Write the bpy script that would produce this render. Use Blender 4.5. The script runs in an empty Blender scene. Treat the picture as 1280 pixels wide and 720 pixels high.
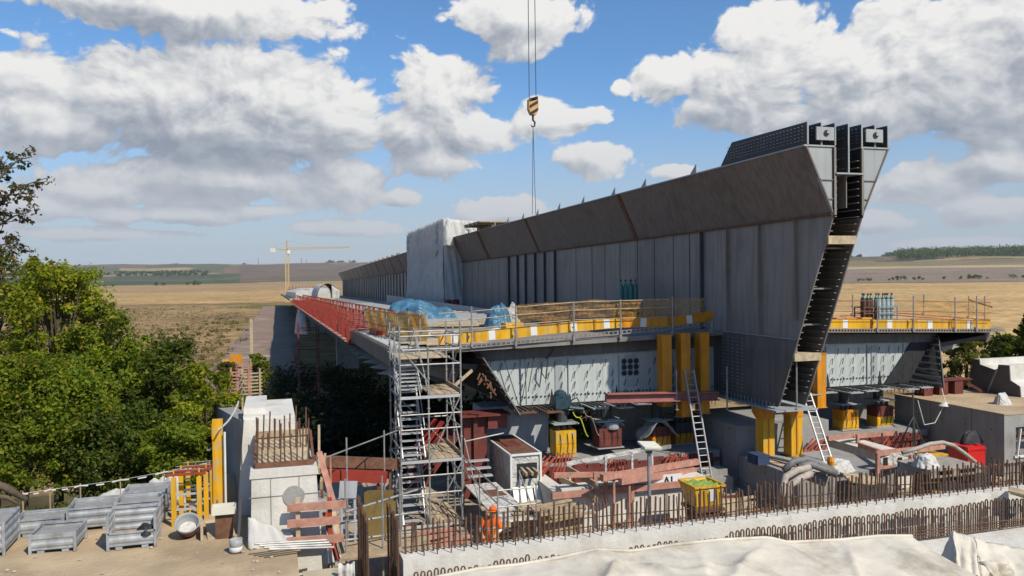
import bpy, bmesh, math, random
import numpy as np
from mathutils import Vector, Matrix, Euler
R = math.radians
rnd = random.Random(7)
scn = bpy.context.scene
COL = scn.collection

# ---------------------------------------------------------------- camera
CAM = Vector((0, 0, 6.2)); YAW, PITCH, ROLL = R(16.7), R(0.86), 0.012
r0 = Vector((math.cos(YAW), -math.sin(YAW), 0))
fh = Vector((math.sin(YAW), math.cos(YAW), 0))
F = fh * math.cos(PITCH) - Vector((0, 0, 1)) * math.sin(PITCH)
u0 = r0.cross(F)
RV = r0 * math.cos(ROLL) - u0 * math.sin(ROLL)
UV = u0 * math.cos(ROLL) + r0 * math.sin(ROLL)
cd = bpy.data.cameras.new('camera'); cam = bpy.data.objects.new('camera', cd); COL.objects.link(cam)
cd.sensor_width = 36; cd.lens = 36 * 1000 / 1280; cd.clip_end = 40000; cd.clip_start = 0.1
M = Matrix((RV, UV, -F)).transposed().to_4x4(); M.translation = CAM
cam.matrix_world = M
scn.camera = cam

def at(u, v, X=None, Y=None, Z=None, D=None):
    """the point of the place seen at photo pixel (u, v) on a known plane: used to survey positions"""
    d = F + RV * ((u - 640) / 1000) + UV * ((360 - v) / 1000)
    if X is not None: t = (X - CAM.x) / d.x
    elif Y is not None: t = (Y - CAM.y) / d.y
    elif Z is not None: t = (Z - CAM.z) / d.z
    else: t = D
    return CAM + d * t

# ---------------------------------------------------------------- materials
def Mt(op, *a, nt=None, clamp=False):
    nt = nt or NT
    n = nt.nodes.new('ShaderNodeMath'); n.operation = op; n.use_clamp = clamp
    for i, x in enumerate(a):
        if isinstance(x, (int, float)): n.inputs[i].default_value = x
        else: nt.links.new(x, n.inputs[i])
    return n.outputs[0]

def new_mat(name):
    m = bpy.data.materials.new(name); m.use_nodes = True
    nt = m.node_tree; nt.nodes.clear()
    return m, nt, nt.nodes, nt.links

def mat(name, col, rough=0.7, metal=0.0, var=0.18, scale=1.5, col2=None, patch=0.0, pscale=0.6, bump=0.0, bscale=20, streak=0.0, spec=0.4, trans=0.0, plate=0.0, pk=0.15, crease=0.0, cs=0.75):
    """paint / concrete / wood ...: base colour broken up by two noises, a second colour in patches, optional vertical streaks and bump"""
    m, nt, N, L = new_mat(name)
    out = N.new('ShaderNodeOutputMaterial'); b = N.new('ShaderNodeBsdfPrincipled')
    L.new(b.outputs[0], out.inputs[0])
    b.inputs['Roughness'].default_value = rough; b.inputs['Metallic'].default_value = metal
    b.inputs['Specular IOR Level'].default_value = spec
    g = N.new('ShaderNodeNewGeometry')
    n1 = N.new('ShaderNodeTexNoise'); n1.inputs['Scale'].default_value = scale; n1.inputs['Detail'].default_value = 6
    L.new(g.outputs['Position'], n1.inputs['Vector'])
    mr = N.new('ShaderNodeMapRange'); mr.inputs[1].default_value = 0.3; mr.inputs[2].default_value = 0.7
    mr.inputs[3].default_value = 1 - var; mr.inputs[4].default_value = 1 + var
    L.new(n1.outputs['Fac'], mr.inputs[0])
    mx = N.new('ShaderNodeVectorMath'); mx.operation = 'SCALE'
    mx.inputs[0].default_value = col[:3]
    L.new(mr.outputs[0], mx.inputs['Scale'])
    cur = mx.outputs[0]
    if col2 is not None:
        n2 = N.new('ShaderNodeTexNoise'); n2.inputs['Scale'].default_value = pscale; n2.inputs['Detail'].default_value = 8; n2.inputs['Roughness'].default_value = 0.65
        L.new(g.outputs['Position'], n2.inputs['Vector'])
        m2 = N.new('ShaderNodeMapRange'); m2.inputs[1].default_value = 0.62 - 0.25 * patch; m2.inputs[2].default_value = 0.78 - 0.25 * patch
        L.new(n2.outputs['Fac'], m2.inputs[0])
        mix = N.new('ShaderNodeMix'); mix.data_type = 'RGBA'
        L.new(m2.outputs[0], mix.inputs[0]); L.new(cur, mix.inputs[6]); mix.inputs[7].default_value = (*col2[:3], 1)
        cur = mix.outputs[2]
    if streak:
        mp = N.new('ShaderNodeMapping'); mp.inputs['Scale'].default_value = (3.5, 3.5, 0.25)
        L.new(g.outputs['Position'], mp.inputs[0])
        n3 = N.new('ShaderNodeTexNoise'); n3.inputs['Scale'].default_value = 1.6; n3.inputs['Detail'].default_value = 5
        L.new(mp.outputs[0], n3.inputs['Vector'])
        m3 = N.new('ShaderNodeMapRange'); m3.inputs[1].default_value = 0.42; m3.inputs[2].default_value = 0.68; m3.inputs[3].default_value = 1; m3.inputs[4].default_value = 1 - streak
        L.new(n3.outputs['Fac'], m3.inputs[0])
        s = N.new('ShaderNodeVectorMath'); s.operation = 'SCALE'; L.new(cur, s.inputs[0]); L.new(m3.outputs[0], s.inputs['Scale'])
        cur = s.outputs[0]
    if plate:
        sx = N.new('ShaderNodeSeparateXYZ'); L.new(g.outputs['Position'], sx.inputs[0])
        fl = Mt('FLOOR', Mt('DIVIDE', sx.outputs[1], plate, nt=nt), nt=nt); wn = N.new('ShaderNodeTexWhiteNoise'); wn.noise_dimensions = '1D'; L.new(fl, wn.inputs['W'])
        k_ = Mt('ADD', Mt('MULTIPLY', wn.outputs['Value'], 2 * pk, nt=nt), 1 - pk, nt=nt)
        s = N.new('ShaderNodeVectorMath'); s.operation = 'SCALE'; L.new(cur, s.inputs[0]); L.new(k_, s.inputs['Scale']); cur = s.outputs[0]
    L.new(cur, b.inputs['Base Color'])
    if bump:
        nb = N.new('ShaderNodeTexNoise'); nb.inputs['Scale'].default_value = bscale; nb.inputs['Detail'].default_value = 5
        L.new(g.outputs['Position'], nb.inputs['Vector'])
        bp = N.new('ShaderNodeBump'); bp.inputs['Strength'].default_value = bump; bp.inputs['Distance'].default_value = 0.05
        L.new(nb.outputs['Fac'], bp.inputs['Height']); L.new(bp.outputs[0], b.inputs['Normal'])
    if crease:
        nd = N.new('ShaderNodeTexNoise'); nd.inputs['Scale'].default_value = 1.1; nd.inputs['Detail'].default_value = 3; L.new(g.outputs['Position'], nd.inputs['Vector'])
        va = N.new('ShaderNodeVectorMath'); va.operation = 'MULTIPLY_ADD'; L.new(nd.outputs['Color'], va.inputs[0]); va.inputs[1].default_value = (0.9, 0.9, 0.9); L.new(g.outputs['Position'], va.inputs[2])
        hs = []
        for sc_, am_ in ((crease, 1.0), (crease * 2.7, 0.35)):
            vo = N.new('ShaderNodeTexVoronoi'); vo.feature = 'DISTANCE_TO_EDGE'; vo.inputs['Scale'].default_value = sc_; L.new(va.outputs[0], vo.inputs['Vector'])
            hs.append(Mt('MULTIPLY', Mt('MINIMUM', vo.outputs['Distance'], 0.3, nt=nt), am_, nt=nt))
        bp2 = N.new('ShaderNodeBump'); bp2.inputs['Strength'].default_value = cs; bp2.inputs['Distance'].default_value = 0.22
        L.new(Mt('ADD', hs[0], hs[1], nt=nt), bp2.inputs['Height'])
        if bump: L.new(bp.outputs[0], bp2.inputs['Normal'])
        L.new(bp2.outputs[0], b.inputs['Normal'])
    if trans:
        tr = N.new('ShaderNodeBsdfTranslucent'); L.new(cur, tr.inputs[0])
        ms = N.new('ShaderNodeMixShader'); ms.inputs[0].default_value = trans
        L.new(b.outputs[0], ms.inputs[1]); L.new(tr.outputs[0], ms.inputs[2]); L.new(ms.outputs[0], out.inputs[0])
    return m

def leaf_mat(name, c1, c2):
    m, nt, N, L = new_mat(name)
    out = N.new('ShaderNodeOutputMaterial')
    g = N.new('ShaderNodeNewGeometry')
    ramp = N.new('ShaderNodeMix'); ramp.data_type = 'RGBA'
    ramp.inputs[6].default_value = (*c1, 1); ramp.inputs[7].default_value = (*c2, 1)
    L.new(g.outputs['Random Per Island'], ramp.inputs[0])
    nz = N.new('ShaderNodeTexNoise'); nz.inputs['Scale'].default_value = 0.9; nz.inputs['Detail'].default_value = 4; L.new(g.outputs['Position'], nz.inputs['Vector'])
    nr_ = N.new('ShaderNodeMapRange'); nr_.inputs[1].default_value = 0.3; nr_.inputs[2].default_value = 0.7; nr_.inputs[3].default_value = 0.55; nr_.inputs[4].default_value = 1.4; L.new(nz.outputs['Fac'], nr_.inputs[0])
    sc_ = N.new('ShaderNodeVectorMath'); sc_.operation = 'SCALE'; L.new(ramp.outputs[2], sc_.inputs[0]); L.new(nr_.outputs[0], sc_.inputs['Scale'])
    dead = N.new('ShaderNodeMix'); dead.data_type = 'RGBA'; dead.inputs[7].default_value = (c2[0] * 1.25, c2[1] * .85, c2[2] * 1.2, 1); L.new(sc_.outputs[0], dead.inputs[6])
    L.new(Mt('GREATER_THAN', g.outputs['Random Per Island'], 0.93, nt=nt), dead.inputs[0]); ramp = dead
    d = N.new('ShaderNodeBsdfPrincipled'); d.inputs['Roughness'].default_value = 0.55; d.inputs['Specular IOR Level'].default_value = 0.25
    L.new(ramp.outputs[2], d.inputs['Base Color'])
    t = N.new('ShaderNodeBsdfTranslucent')
    br = N.new('ShaderNodeVectorMath'); br.operation = 'MULTIPLY'; br.inputs[1].default_value = (1.25, 1.35, 0.5)
    L.new(ramp.outputs[2], br.inputs[0]); L.new(br.outputs[0], t.inputs[0])
    ms = N.new('ShaderNodeMixShader'); ms.inputs[0].default_value = 0.48
    L.new(d.outputs[0], ms.inputs[1]); L.new(t.outputs[0], ms.inputs[2]); L.new(ms.outputs[0], out.inputs[0])
    return m

def net_mat(name, col, cover):
    """woven debris netting: fine open weave, the threads cover only part of the area"""
    m, nt, N, L = new_mat(name)
    out = N.new('ShaderNodeOutputMaterial')
    g = N.new('ShaderNodeNewGeometry')
    n = N.new('ShaderNodeTexNoise'); n.inputs['Scale'].default_value = 9; n.inputs['Detail'].default_value = 6
    L.new(g.outputs['Position'], n.inputs['Vector'])
    mr = N.new('ShaderNodeMapRange'); mr.inputs[1].default_value = 0.3; mr.inputs[2].default_value = 0.7
    mr.inputs[3].default_value = cover - 0.2; mr.inputs[4].default_value = cover + 0.2
    L.new(n.outputs['Fac'], mr.inputs[0])
    d = N.new('ShaderNodeBsdfDiffuse'); d.inputs[0].default_value = (*col, 1)
    tl = N.new('ShaderNodeBsdfTranslucent'); tl.inputs[0].default_value = (*col, 1)
    mm = N.new('ShaderNodeMixShader'); mm.inputs[0].default_value = 0.4
    L.new(d.outputs[0], mm.inputs[1]); L.new(tl.outputs[0], mm.inputs[2])
    t = N.new('ShaderNodeBsdfTransparent')
    ms = N.new('ShaderNodeMixShader')
    L.new(mr.outputs[0], ms.inputs[0]); L.new(t.outputs[0], ms.inputs[1]); L.new(mm.outputs[0], ms.inputs[2])
    L.new(ms.outputs[0], out.inputs[0])
    return m

MT = {}
MT['steel'] = mat('steel_primer', (0.235, 0.208, 0.180), 0.55, 0.0, 0.10, 0.5, (0.19, 0.162, 0.136), 0.3, 0.35, streak=0.28, plate=2.9, pk=0.10)
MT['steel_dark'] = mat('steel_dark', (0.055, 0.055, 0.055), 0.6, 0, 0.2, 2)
MT['steel_flare'] = mat('steel_flare', (0.165, 0.136, 0.118), 0.6, 0, 0.08, 0.4, (0.115, 0.092, 0.078), 0.3, 0.45, streak=0.3, plate=9.3, pk=0.08)  # same paint as the web; downward shade and brown bounce put into its colour
MT['steel_light'] = mat('steel_light', (0.33, 0.35, 0.35), 0.55, 0, 0.08, 0.8, (0.26, 0.25, 0.24), 0.2, 1.0, streak=0.12)
MT['steel_green'] = mat('steel_greenish', (0.46, 0.49, 0.465), 0.55, 0, 0.08, 0.8, (0.36, 0.375, 0.345), 0.2, 0.9, streak=0.18)
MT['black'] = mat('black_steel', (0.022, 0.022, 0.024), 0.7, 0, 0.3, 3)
MT['rust'] = mat('rusty_steel', (0.13, 0.062, 0.036), 0.85, 0, 0.35, 6, (0.20, 0.085, 0.04), 0.4, 9)
MT['rebar'] = mat('rebar_rust', (0.105, 0.058, 0.036), 0.85, 0, 0.35, 8, (0.17, 0.085, 0.045), 0.4, 6)
MT['oxide'] = mat('red_oxide', (0.14, 0.034, 0.025), 0.7, 0, 0.25, 2, (0.075, 0.028, 0.022), 0.3, 1.2)
MT['red'] = mat('red_paint', (0.235, 0.026, 0.014), 0.6, 0, 0.3, 2, (0.13, 0.028, 0.018), 0.3, 2.0)
MT['orange_red'] = mat('orange_red_paint', (0.30, 0.048, 0.018), 0.55, 0, 0.3, 3, (0.17, 0.038, 0.02), 0.4, 3)
MT['pink'] = mat('faded_red_timber', (0.42, 0.205, 0.148), 0.8, 0, 0.25, 5, (0.30, 0.19, 0.145), 0.4, 3)
MT['yellow'] = mat('yellow_paint', (0.68, 0.36, 0.012), 0.45, 0, 0.12, 2, (0.47, 0.38, 0.24), 0.42, 5, streak=0.25)
MT['orange'] = mat('orange_paint', (0.62, 0.24, 0.01), 0.45, 0, 0.12, 2, (0.42, 0.24, 0.10), 0.28, 3.5, streak=0.25)
MT['galv'] = mat('galvanised_tube', (0.29, 0.285, 0.272), 0.5, 0.3, 0.25, 4)
MT['crate'] = mat('galvanised_crate', (0.37, 0.385, 0.395), 0.5, 0.2, 0.25, 3, (0.26, 0.26, 0.255), 0.35, 4, streak=0.2)
MT['ladder'] = mat('worn_aluminium', (0.33, 0.33, 0.325), 0.5, 0.3, 0.15, 4)
MT['tuft_brown'] = leaf_mat('dry_tuft', (0.13, 0.085, 0.038), (0.27, 0.185, 0.085))
MT['leaf_shade'] = leaf_mat('leaf_shade_dark', (0.008, 0.016, 0.006), (0.020, 0.032, 0.010))  # leaf greens darkened to stand in for the black shade under the bridge
MT['steel_fascia'] = mat('steel_fascia', (0.135, 0.128, 0.118), 0.6, 0, 0.15, 0.8, (0.09, 0.082, 0.072), 0.35, 0.7, streak=0.25)
MT['table'] = mat('grey_timber_top', (0.30, 0.262, 0.215), 0.85, 0, 0.2, 3)
MT['alu'] = mat('aluminium', (0.55, 0.56, 0.56), 0.4, 0.4, 0.1, 4)
MT['wood'] = mat('weathered_wood', (0.36, 0.27, 0.17), 0.85, 0, 0.25, 5, (0.25, 0.18, 0.11), 0.4, 2)
MT['wood_pale'] = mat('pale_boards', (0.43, 0.34, 0.22), 0.85, 0, 0.25, 5, (0.30, 0.22, 0.13), 0.3, 2)
MT['ply'] = mat('plywood', (0.46, 0.38, 0.26), 0.75, 0, 0.15, 2, (0.34, 0.27, 0.17), 0.3, 1.5)
MT['ply_yellow'] = mat('yellow_plywood', (0.17, 0.115, 0.032), 0.7, 0, 0.3, 2, (0.09, 0.065, 0.03), 0.3, 2)
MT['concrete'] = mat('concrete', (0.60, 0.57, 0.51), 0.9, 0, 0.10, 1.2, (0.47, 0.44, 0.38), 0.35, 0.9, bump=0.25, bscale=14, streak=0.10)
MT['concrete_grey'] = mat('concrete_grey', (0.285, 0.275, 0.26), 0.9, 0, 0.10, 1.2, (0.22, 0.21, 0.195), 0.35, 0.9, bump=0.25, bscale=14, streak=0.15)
MT['concrete_blue'] = mat('concrete_bluish', (0.36, 0.38, 0.41), 0.8, 0, 0.08, 0.8, (0.29, 0.30, 0.33), 0.3, 1.0, streak=0.15)
MT['tarp_white'] = mat('white_tarpaulin', (0.82, 0.80, 0.76), 0.6, 0, 0.08, 1.0, (0.68, 0.66, 0.62), 0.3, 1.2, bump=0.4, bscale=2.2, trans=0.5, crease=0.6)
MT['tarp_cream'] = mat('cream_geotextile', (0.55, 0.50, 0.41), 0.9, 0, 0.10, 2.2, (0.36, 0.31, 0.235), 0.42, 0.9, bump=0.3, bscale=5, crease=0.42, cs=0.35)
MT['tarp_blue'] = mat('blue_tarpaulin', (0.055, 0.15, 0.235), 0.4, 0, 0.3, 2.0, (0.13, 0.23, 0.31), 0.3, 2.5, bump=0.4, bscale=5, crease=1.3)
MT['white'] = mat('white_paint', (0.66, 0.66, 0.64), 0.5, 0, 0.06, 2, (0.5, 0.49, 0.47), 0.2, 3)
MT['white_dirty'] = mat('dirty_white_sheet', (0.52, 0.50, 0.46), 0.7, 0, 0.12, 3, (0.38, 0.36, 0.32), 0.35, 3, bump=0.3, bscale=8, crease=1.6)
MT['plastic_grey'] = mat('grey_plastic', (0.30, 0.31, 0.31), 0.5, 0, 0.1, 3)
MT['hose'] = mat('ribbed_hose', (0.16, 0.155, 0.15), 0.6, 0, 0.2, 6)
MT['hose_tan'] = mat('dusty_hose', (0.36, 0.31, 0.26), 0.8, 0, 0.2, 6)
MT['asphalt_deck'] = mat('dusty_deck', (0.20, 0.19, 0.175), 0.85, 0, 0.2, 1.2, (0.30, 0.25, 0.19), 0.4, 0.5)
MT['glass_dark'] = mat('lamp_lens', (0.62, 0.60, 0.50), 0.3, 0, 0.05, 3)
MT['redtank'] = mat('red_tank', (0.55, 0.02, 0.018), 0.35, 0, 0.15, 3)
MT['blue'] = mat('blue_machine', (0.018, 0.045, 0.062), 0.5, 0, 0.35, 6, (0.06, 0.07, 0.07), 0.3, 5)
MT['teal'] = mat('teal_bottle', (0.06, 0.21, 0.19), 0.35, 0, 0.1, 4)
MT['bottle_grey'] = mat('grey_bottle', (0.33, 0.42, 0.40), 0.35, 0, 0.1, 4)
MT['bottle_brown'] = mat('brown_bottle', (0.09, 0.055, 0.04), 0.4, 0, 0.2, 4)
MT['navy'] = mat('navy_fabric', (0.03, 0.05, 0.10), 0.8, 0, 0.2, 4)
MT['cloth_grey'] = mat('grey_cloth', (0.26, 0.27, 0.28), 0.9, 0, 0.15, 4, bump=0.4, bscale=9)
MT['bark'] = mat('bark', (0.10, 0.075, 0.05), 0.9, 0, 0.3, 8)
MT['hivis'] = mat('orange_workwear', (0.70, 0.13, 0.015), 0.8, 0, 0.15, 6)
MT['skin'] = mat('skin', (0.45, 0.25, 0.17), 0.6, 0, 0.05, 6)
MT['hair'] = mat('dark_hair', (0.03, 0.02, 0.015), 0.7, 0, 0.2, 9)
MT['net'] = net_mat('orange_netting', (0.66, 0.37, 0.10), 0.36)
MT['net_dense'] = net_mat('orange_netting_dense', (0.74, 0.43, 0.08), 0.76)
MT['chain'] = mat('white_chain', (0.55, 0.54, 0.52), 0.5, 0.1, 0.1, 5)
MT['tape'] = mat('barrier_tape', (0.60, 0.58, 0.55), 0.6, 0, 0.1, 3)
MT['ink'] = mat('black_lettering', (0.02, 0.02, 0.02), 0.6)
MT['leaf_bright'] = leaf_mat('leaf_bright', (0.135, 0.180, 0.010), (0.330, 0.340, 0.022))
MT['leaf_mid'] = leaf_mat('leaf_mid', (0.088, 0.142, 0.010), (0.245, 0.280, 0.020))
MT['leaf_dark'] = leaf_mat('leaf_dark', (0.040, 0.072, 0.009), (0.130, 0.165, 0.018))
MT['leaf_olive'] = leaf_mat('leaf_olive', (0.080, 0.092, 0.016), (0.180, 0.170, 0.030))
MT['leaf_brown'] = leaf_mat('leaf_brown', (0.045, 0.050, 0.022), (0.100, 0.085, 0.035))
MT['sleeve'] = mat('green_topped_load', (0.22, 0.30, 0.06), 0.8, 0, 0.3, 8)

# ---------------------------------------------------------------- mesh helpers
class MB:
    def __init__(s): s.v = []; s.f = []
    def add(s, vs, fs):
        o = len(s.v); s.v += [tuple(p) for p in vs]; s.f += [tuple(i + o for i in q) for q in fs]; return s
    def box(s, c, size, rz=0.0, rot=None):
        c = Vector(c); x, y, z = (k / 2 for k in size)
        m = rot if rot is not None else Matrix.Rotation(rz, 3, 'Z')
        vs = [c + m @ Vector(p) for p in ((-x, -y, -z), (x, -y, -z), (x, y, -z), (-x, y, -z), (-x, -y, z), (x, -y, z), (x, y, z), (-x, y, z))]
        return s.add(vs, [(0, 3, 2, 1), (4, 5, 6, 7), (0, 1, 5, 4), (1, 2, 6, 5), (2, 3, 7, 6), (3, 0, 4, 7)])
    def bx(s, x0, x1, y0, y1, z0, z1):
        return s.box(((x0 + x1) / 2, (y0 + y1) / 2, (z0 + z1) / 2), (x1 - x0, y1 - y0, z1 - z0))
    def beam(s, p, q, w, h=None, up=(0, 0, 1)):
        p, q = Vector(p), Vector(q); d = q - p
        if d.length < 1e-6: return s
        d.normalize(); up = Vector(up); h = h or w
        a = d.cross(up)
        if a.length < 1e-3: a = d.cross(Vector((1, 0, 0)))
        a.normalize(); b = a.cross(d)
        a *= w / 2; b *= h / 2
        vs = [p - a - b, p + a - b, p + a + b, p - a + b, q - a - b, q + a - b, q + a + b, q - a + b]
        return s.add(vs, [(0, 1, 2, 3), (7, 6, 5, 4), (0, 4, 5, 1), (1, 5, 6, 2), (2, 6, 7, 3), (3, 7, 4, 0)])
    def tube(s, p, q, r, n=6, r2=None): return s.path([p, q], [r, r if r2 is None else r2], n)
    def path(s, pts, r, n=6):
        pts = [Vector(p) for p in pts]; rs = r if isinstance(r, (list, tuple)) else [r] * len(pts)
        vs = []; a = None
        for i, p in enumerate(pts):
            d = (pts[min(i + 1, len(pts) - 1)] - pts[max(i - 1, 0)])
            d = d.normalized() if d.length > 1e-9 else Vector((0, 0, 1))
            if a is None:
                a = d.cross(Vector((0, 0, 1)))
                if a.length < 1e-2: a = d.cross(Vector((1, 0, 0)))
            else:
                a = a - d * a.dot(d)
                if a.length < 1e-4: a = d.orthogonal()
            a.normalize(); b = d.cross(a)
            for k in range(n):
                t = 2 * math.pi * k / n
                vs.append(p + (a * math.cos(t) + b * math.sin(t)) * rs[i])
        m = len(pts); fs = []
        for i in range(m - 1):
            for k in range(n):
                k2 = (k + 1) % n
                fs.append((i * n + k, i * n + k2, (i + 1) * n + k2, (i + 1) * n + k))
        fs.append(tuple(range(n - 1, -1, -1))); fs.append(tuple(range((m - 1) * n, m * n)))
        return s.add(vs, fs)
    def lathe(s, c, prof, n=16, closed=False, axis=None):
        c = Vector(c); vs = []; fs = []
        m = axis or Matrix.Identity(3)
        for (r, z) in prof:
            for k in range(n):
                t = 2 * math.pi * k / n
                vs.append(c + m @ Vector((r * math.cos(t), r * math.sin(t), z)))
        for i in range(len(prof) - 1):
            for k in range(n):
                k2 = (k + 1) % n
                fs.append((i * n + k, i * n + k2, (i + 1) * n + k2, (i + 1) * n + k))
        if prof[0][0] > 1e-4: fs.append(tuple(range(n - 1, -1, -1)))
        if prof[-1][0] > 1e-4 and closed: fs.append(tuple(range((len(prof) - 1) * n, len(prof) * n)))
        return s.add(vs, fs)
    def prism(s, poly, d):
        """closed polygon of 3-D points extruded along d"""
        d = Vector(d); n = len(poly); P = [Vector(p) for p in poly]
        return s.add(P + [p + d for p in P], [tuple(range(n - 1, -1, -1)), tuple(range(n, 2 * n))] + [(i, (i + 1) % n, n + (i + 1) % n, n + i) for i in range(n)])
    def sweep(s, rings, close=True, caps=True):
        n = len(rings[0]); vs = [p for r in rings for p in r]; fs = []
        for i in range(len(rings) - 1):
            for k in range(n if close else n - 1):
                k2 = (k + 1) % n
                fs.append((i * n + k, i * n + k2, (i + 1) * n + k2, (i + 1) * n + k))
        if close and caps:
            fs.append(tuple(range(n - 1, -1, -1))); fs.append(tuple(range((len(rings) - 1) * n, len(rings) * n)))
        return s.add(vs, fs)
    def grid(s, fn, nu, nv, thick=0.0):
        vs = [fn(i / nu, j / nv) for j in range(nv + 1) for i in range(nu + 1)]
        fs = [(j * (nu + 1) + i, j * (nu + 1) + i + 1, (j + 1) * (nu + 1) + i + 1, (j + 1) * (nu + 1) + i) for j in range(nv) for i in range(nu)]
        return s.add(vs, fs)
    def build(s, name, m, parent=None, base=None, smooth=False, fix=False, solid=0.0):
        off = Vector((0, 0, 0))
        if parent is not None:
            q = parent
            while q is not None: off += q.location; q = q.parent
        else:
            if base is None:
                xs, ys, zs = zip(*s.v)
                base = ((min(xs) + max(xs)) / 2, (min(ys) + max(ys)) / 2, min(zs))
            off = Vector(base)
        me = bpy.data.meshes.new(name)
        me.from_pydata([(x - off.x, y - off.y, z - off.z) for x, y, z in s.v], [], s.f)
        if fix:
            bm = bmesh.new(); bm.from_mesh(me); bmesh.ops.recalc_face_normals(bm, faces=bm.faces); bm.to_mesh(me); bm.free()
        if smooth: me.polygons.foreach_set('use_smooth', [True] * len(me.polygons))
        me.materials.append(MT[m] if isinstance(m, str) else m)
        o = bpy.data.objects.new(name, me); COL.objects.link(o)
        if parent is not None: o.parent = parent
        else: o.location = off
        if solid:
            md = o.modifiers.new('thickness', 'SOLIDIFY'); md.thickness = solid; md.offset = 0
        return o

def tag(o, label=None, cat=None, group=None, kind=None):
    if label: o['label'] = label
    if cat: o['category'] = cat
    if group: o['group'] = group
    if kind: o['kind'] = kind
    elif cat: o['kind'] = 'thing'
    if label and len(label.split()) > 16: print('LONG LABEL', len(label.split()), label)
    return o
def thing(name, label, cat, loc=(0, 0, 0), group=None):
    o = bpy.data.objects.new(name, None); COL.objects.link(o); o.location = loc; o.empty_display_size = 0.2
    return tag(o, label, cat, group)
def dup(o, loc=None, rz=None, label=None, group=None, parent=None):
    c = o.copy(); COL.objects.link(c)
    if parent is not None: c.parent = parent
    if loc is not None: c.location = loc
    if rz is not None: c.rotation_euler = (0, 0, rz)
    if label: c['label'] = label
    if group: c['group'] = group
    for ch in list(o.children): dup(ch, parent=c)
    return c

# smooth value noise for geometry
def vnoise(x, y, seed=0):
    def h(i, j): return (math.sin(i * 127.1 + j * 311.7 + seed * 74.7) * 43758.5453) % 1.0
    i, j = math.floor(x), math.floor(y); fx, fy = x - i, y - j
    fx = fx * fx * (3 - 2 * fx); fy = fy * fy * (3 - 2 * fy)
    return (h(i, j) * (1 - fx) + h(i + 1, j) * fx) * (1 - fy) + (h(i, j + 1) * (1 - fx) + h(i + 1, j + 1) * fx) * fy
def fbm(x, y, o=4, seed=0):
    a, t, n = 0.5, 0.0, 0.0
    for k in range(o): t += a * vnoise(x, y, seed + k); n += a; a *= 0.5; x *= 2.03; y *= 2.03
    return t / n

# ---------------------------------------------------------------- light, sky with clouds
SUN = Vector((0.34, -0.67, 0.76)).normalized()
sl = bpy.data.lights.new('sun', 'SUN'); so = bpy.data.objects.new('sun', sl); COL.objects.link(so)
sl.energy = 5.0; sl.angle = R(0.55); sl.color = (1.0, 0.925, 0.79)
so.rotation_euler = (-SUN).to_track_quat('-Z', 'Y').to_euler(); so.location = (30, -20, 40)

w = bpy.data.worlds.new('World'); scn.world = w; w.use_nodes = True
NT = w.node_tree; NT.nodes.clear(); WN, WL = NT.nodes, NT.links
wout = WN.new('ShaderNodeOutputWorld'); bg = WN.new('ShaderNodeBackground'); bg.inputs[1].default_value = 0.1
WL.new(bg.outputs[0], wout.inputs[0])
sky = WN.new('ShaderNodeTexSky'); sky.sky_type = 'NISHITA'; sky.sun_disc = False
sky.sun_elevation = math.asin(SUN.z); sky.sun_rotation = math.atan2(SUN.x, SUN.y)
sky.air_density = 1.0; sky.dust_density = 0.6; sky.ozone_density = 2.0

def azel(u, v):
    d = at(u, v, D=1.0) - CAM; d.normalize()
    return math.atan2(d.x, d.y), math.asin(d.z)
# cloud banks: photo centre and half size, mapped to compass bearing and elevation
BLOBS = [(235, 12, 215, 40), (60, 92, 85, 34), (190, 110, 170, 62), (330, 120, 150, 72), (300, 175, 170, 55), (425, 150, 70, 62),
         (548, 120, 66, 50), (598, 165, 48, 36), (540, 205, 62, 26), (510, 165, 40, 40), (430, 225, 62, 34), (502, 246, 26, 15),
         (250, 226, 220, 44), (60, 160, 95, 52), (1205, 120, 130, 66), (1135, 228, 70, 24), (1240, 262, 70, 22), (1095, 278, 55, 14), (1190, 305, 90, 9), (140, 238, 110, 26), (40, 255, 80, 22), (300, 228, 130, 22), (225, 268, 150, 13), (420, 285, 70, 12), (330, 262, 60, 10), (120, 292, 120, 9), (650, 22, 88, 46), (732, 146, 38, 15), (741, 198, 42, 25), (630, 262, 60, 16),
         (690, 150, 60, 26), (925, 112, 120, 56), (842, 100, 66, 34), (958, 34, 80, 36), (776, 110, 16, 14), (845, 214, 30, 12),
         (1075, 95, 110, 70), (1180, 60, 150, 90), (1260, 140, 90, 60), (1090, 135, 75, 40), (1255, 205, 60, 30), (1330, 60, 150, 160), (-90, 280, 120, 80)]
DARK = [(280, 192, 170, 34, 0.95), (170, 22, 150, 26, 0.55), (1210, 150, 130, 40, 0.45), (930, 150, 70, 22, 0.35), (640, 40, 50, 18, 0.3), (560, 180, 40, 16, 0.25), (1130, 220, 150, 30, 0.25)]
G = bpy.data.node_groups.new('cloud_density', 'ShaderNodeTree')
G.interface.new_socket('P', in_out='INPUT', socket_type='NodeSocketVector'); G.interface.new_socket('D', in_out='OUTPUT', socket_type='NodeSocketFloat')
gi = G.nodes.new('NodeGroupInput'); go = G.nodes.new('NodeGroupOutput')
cur = None
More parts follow.
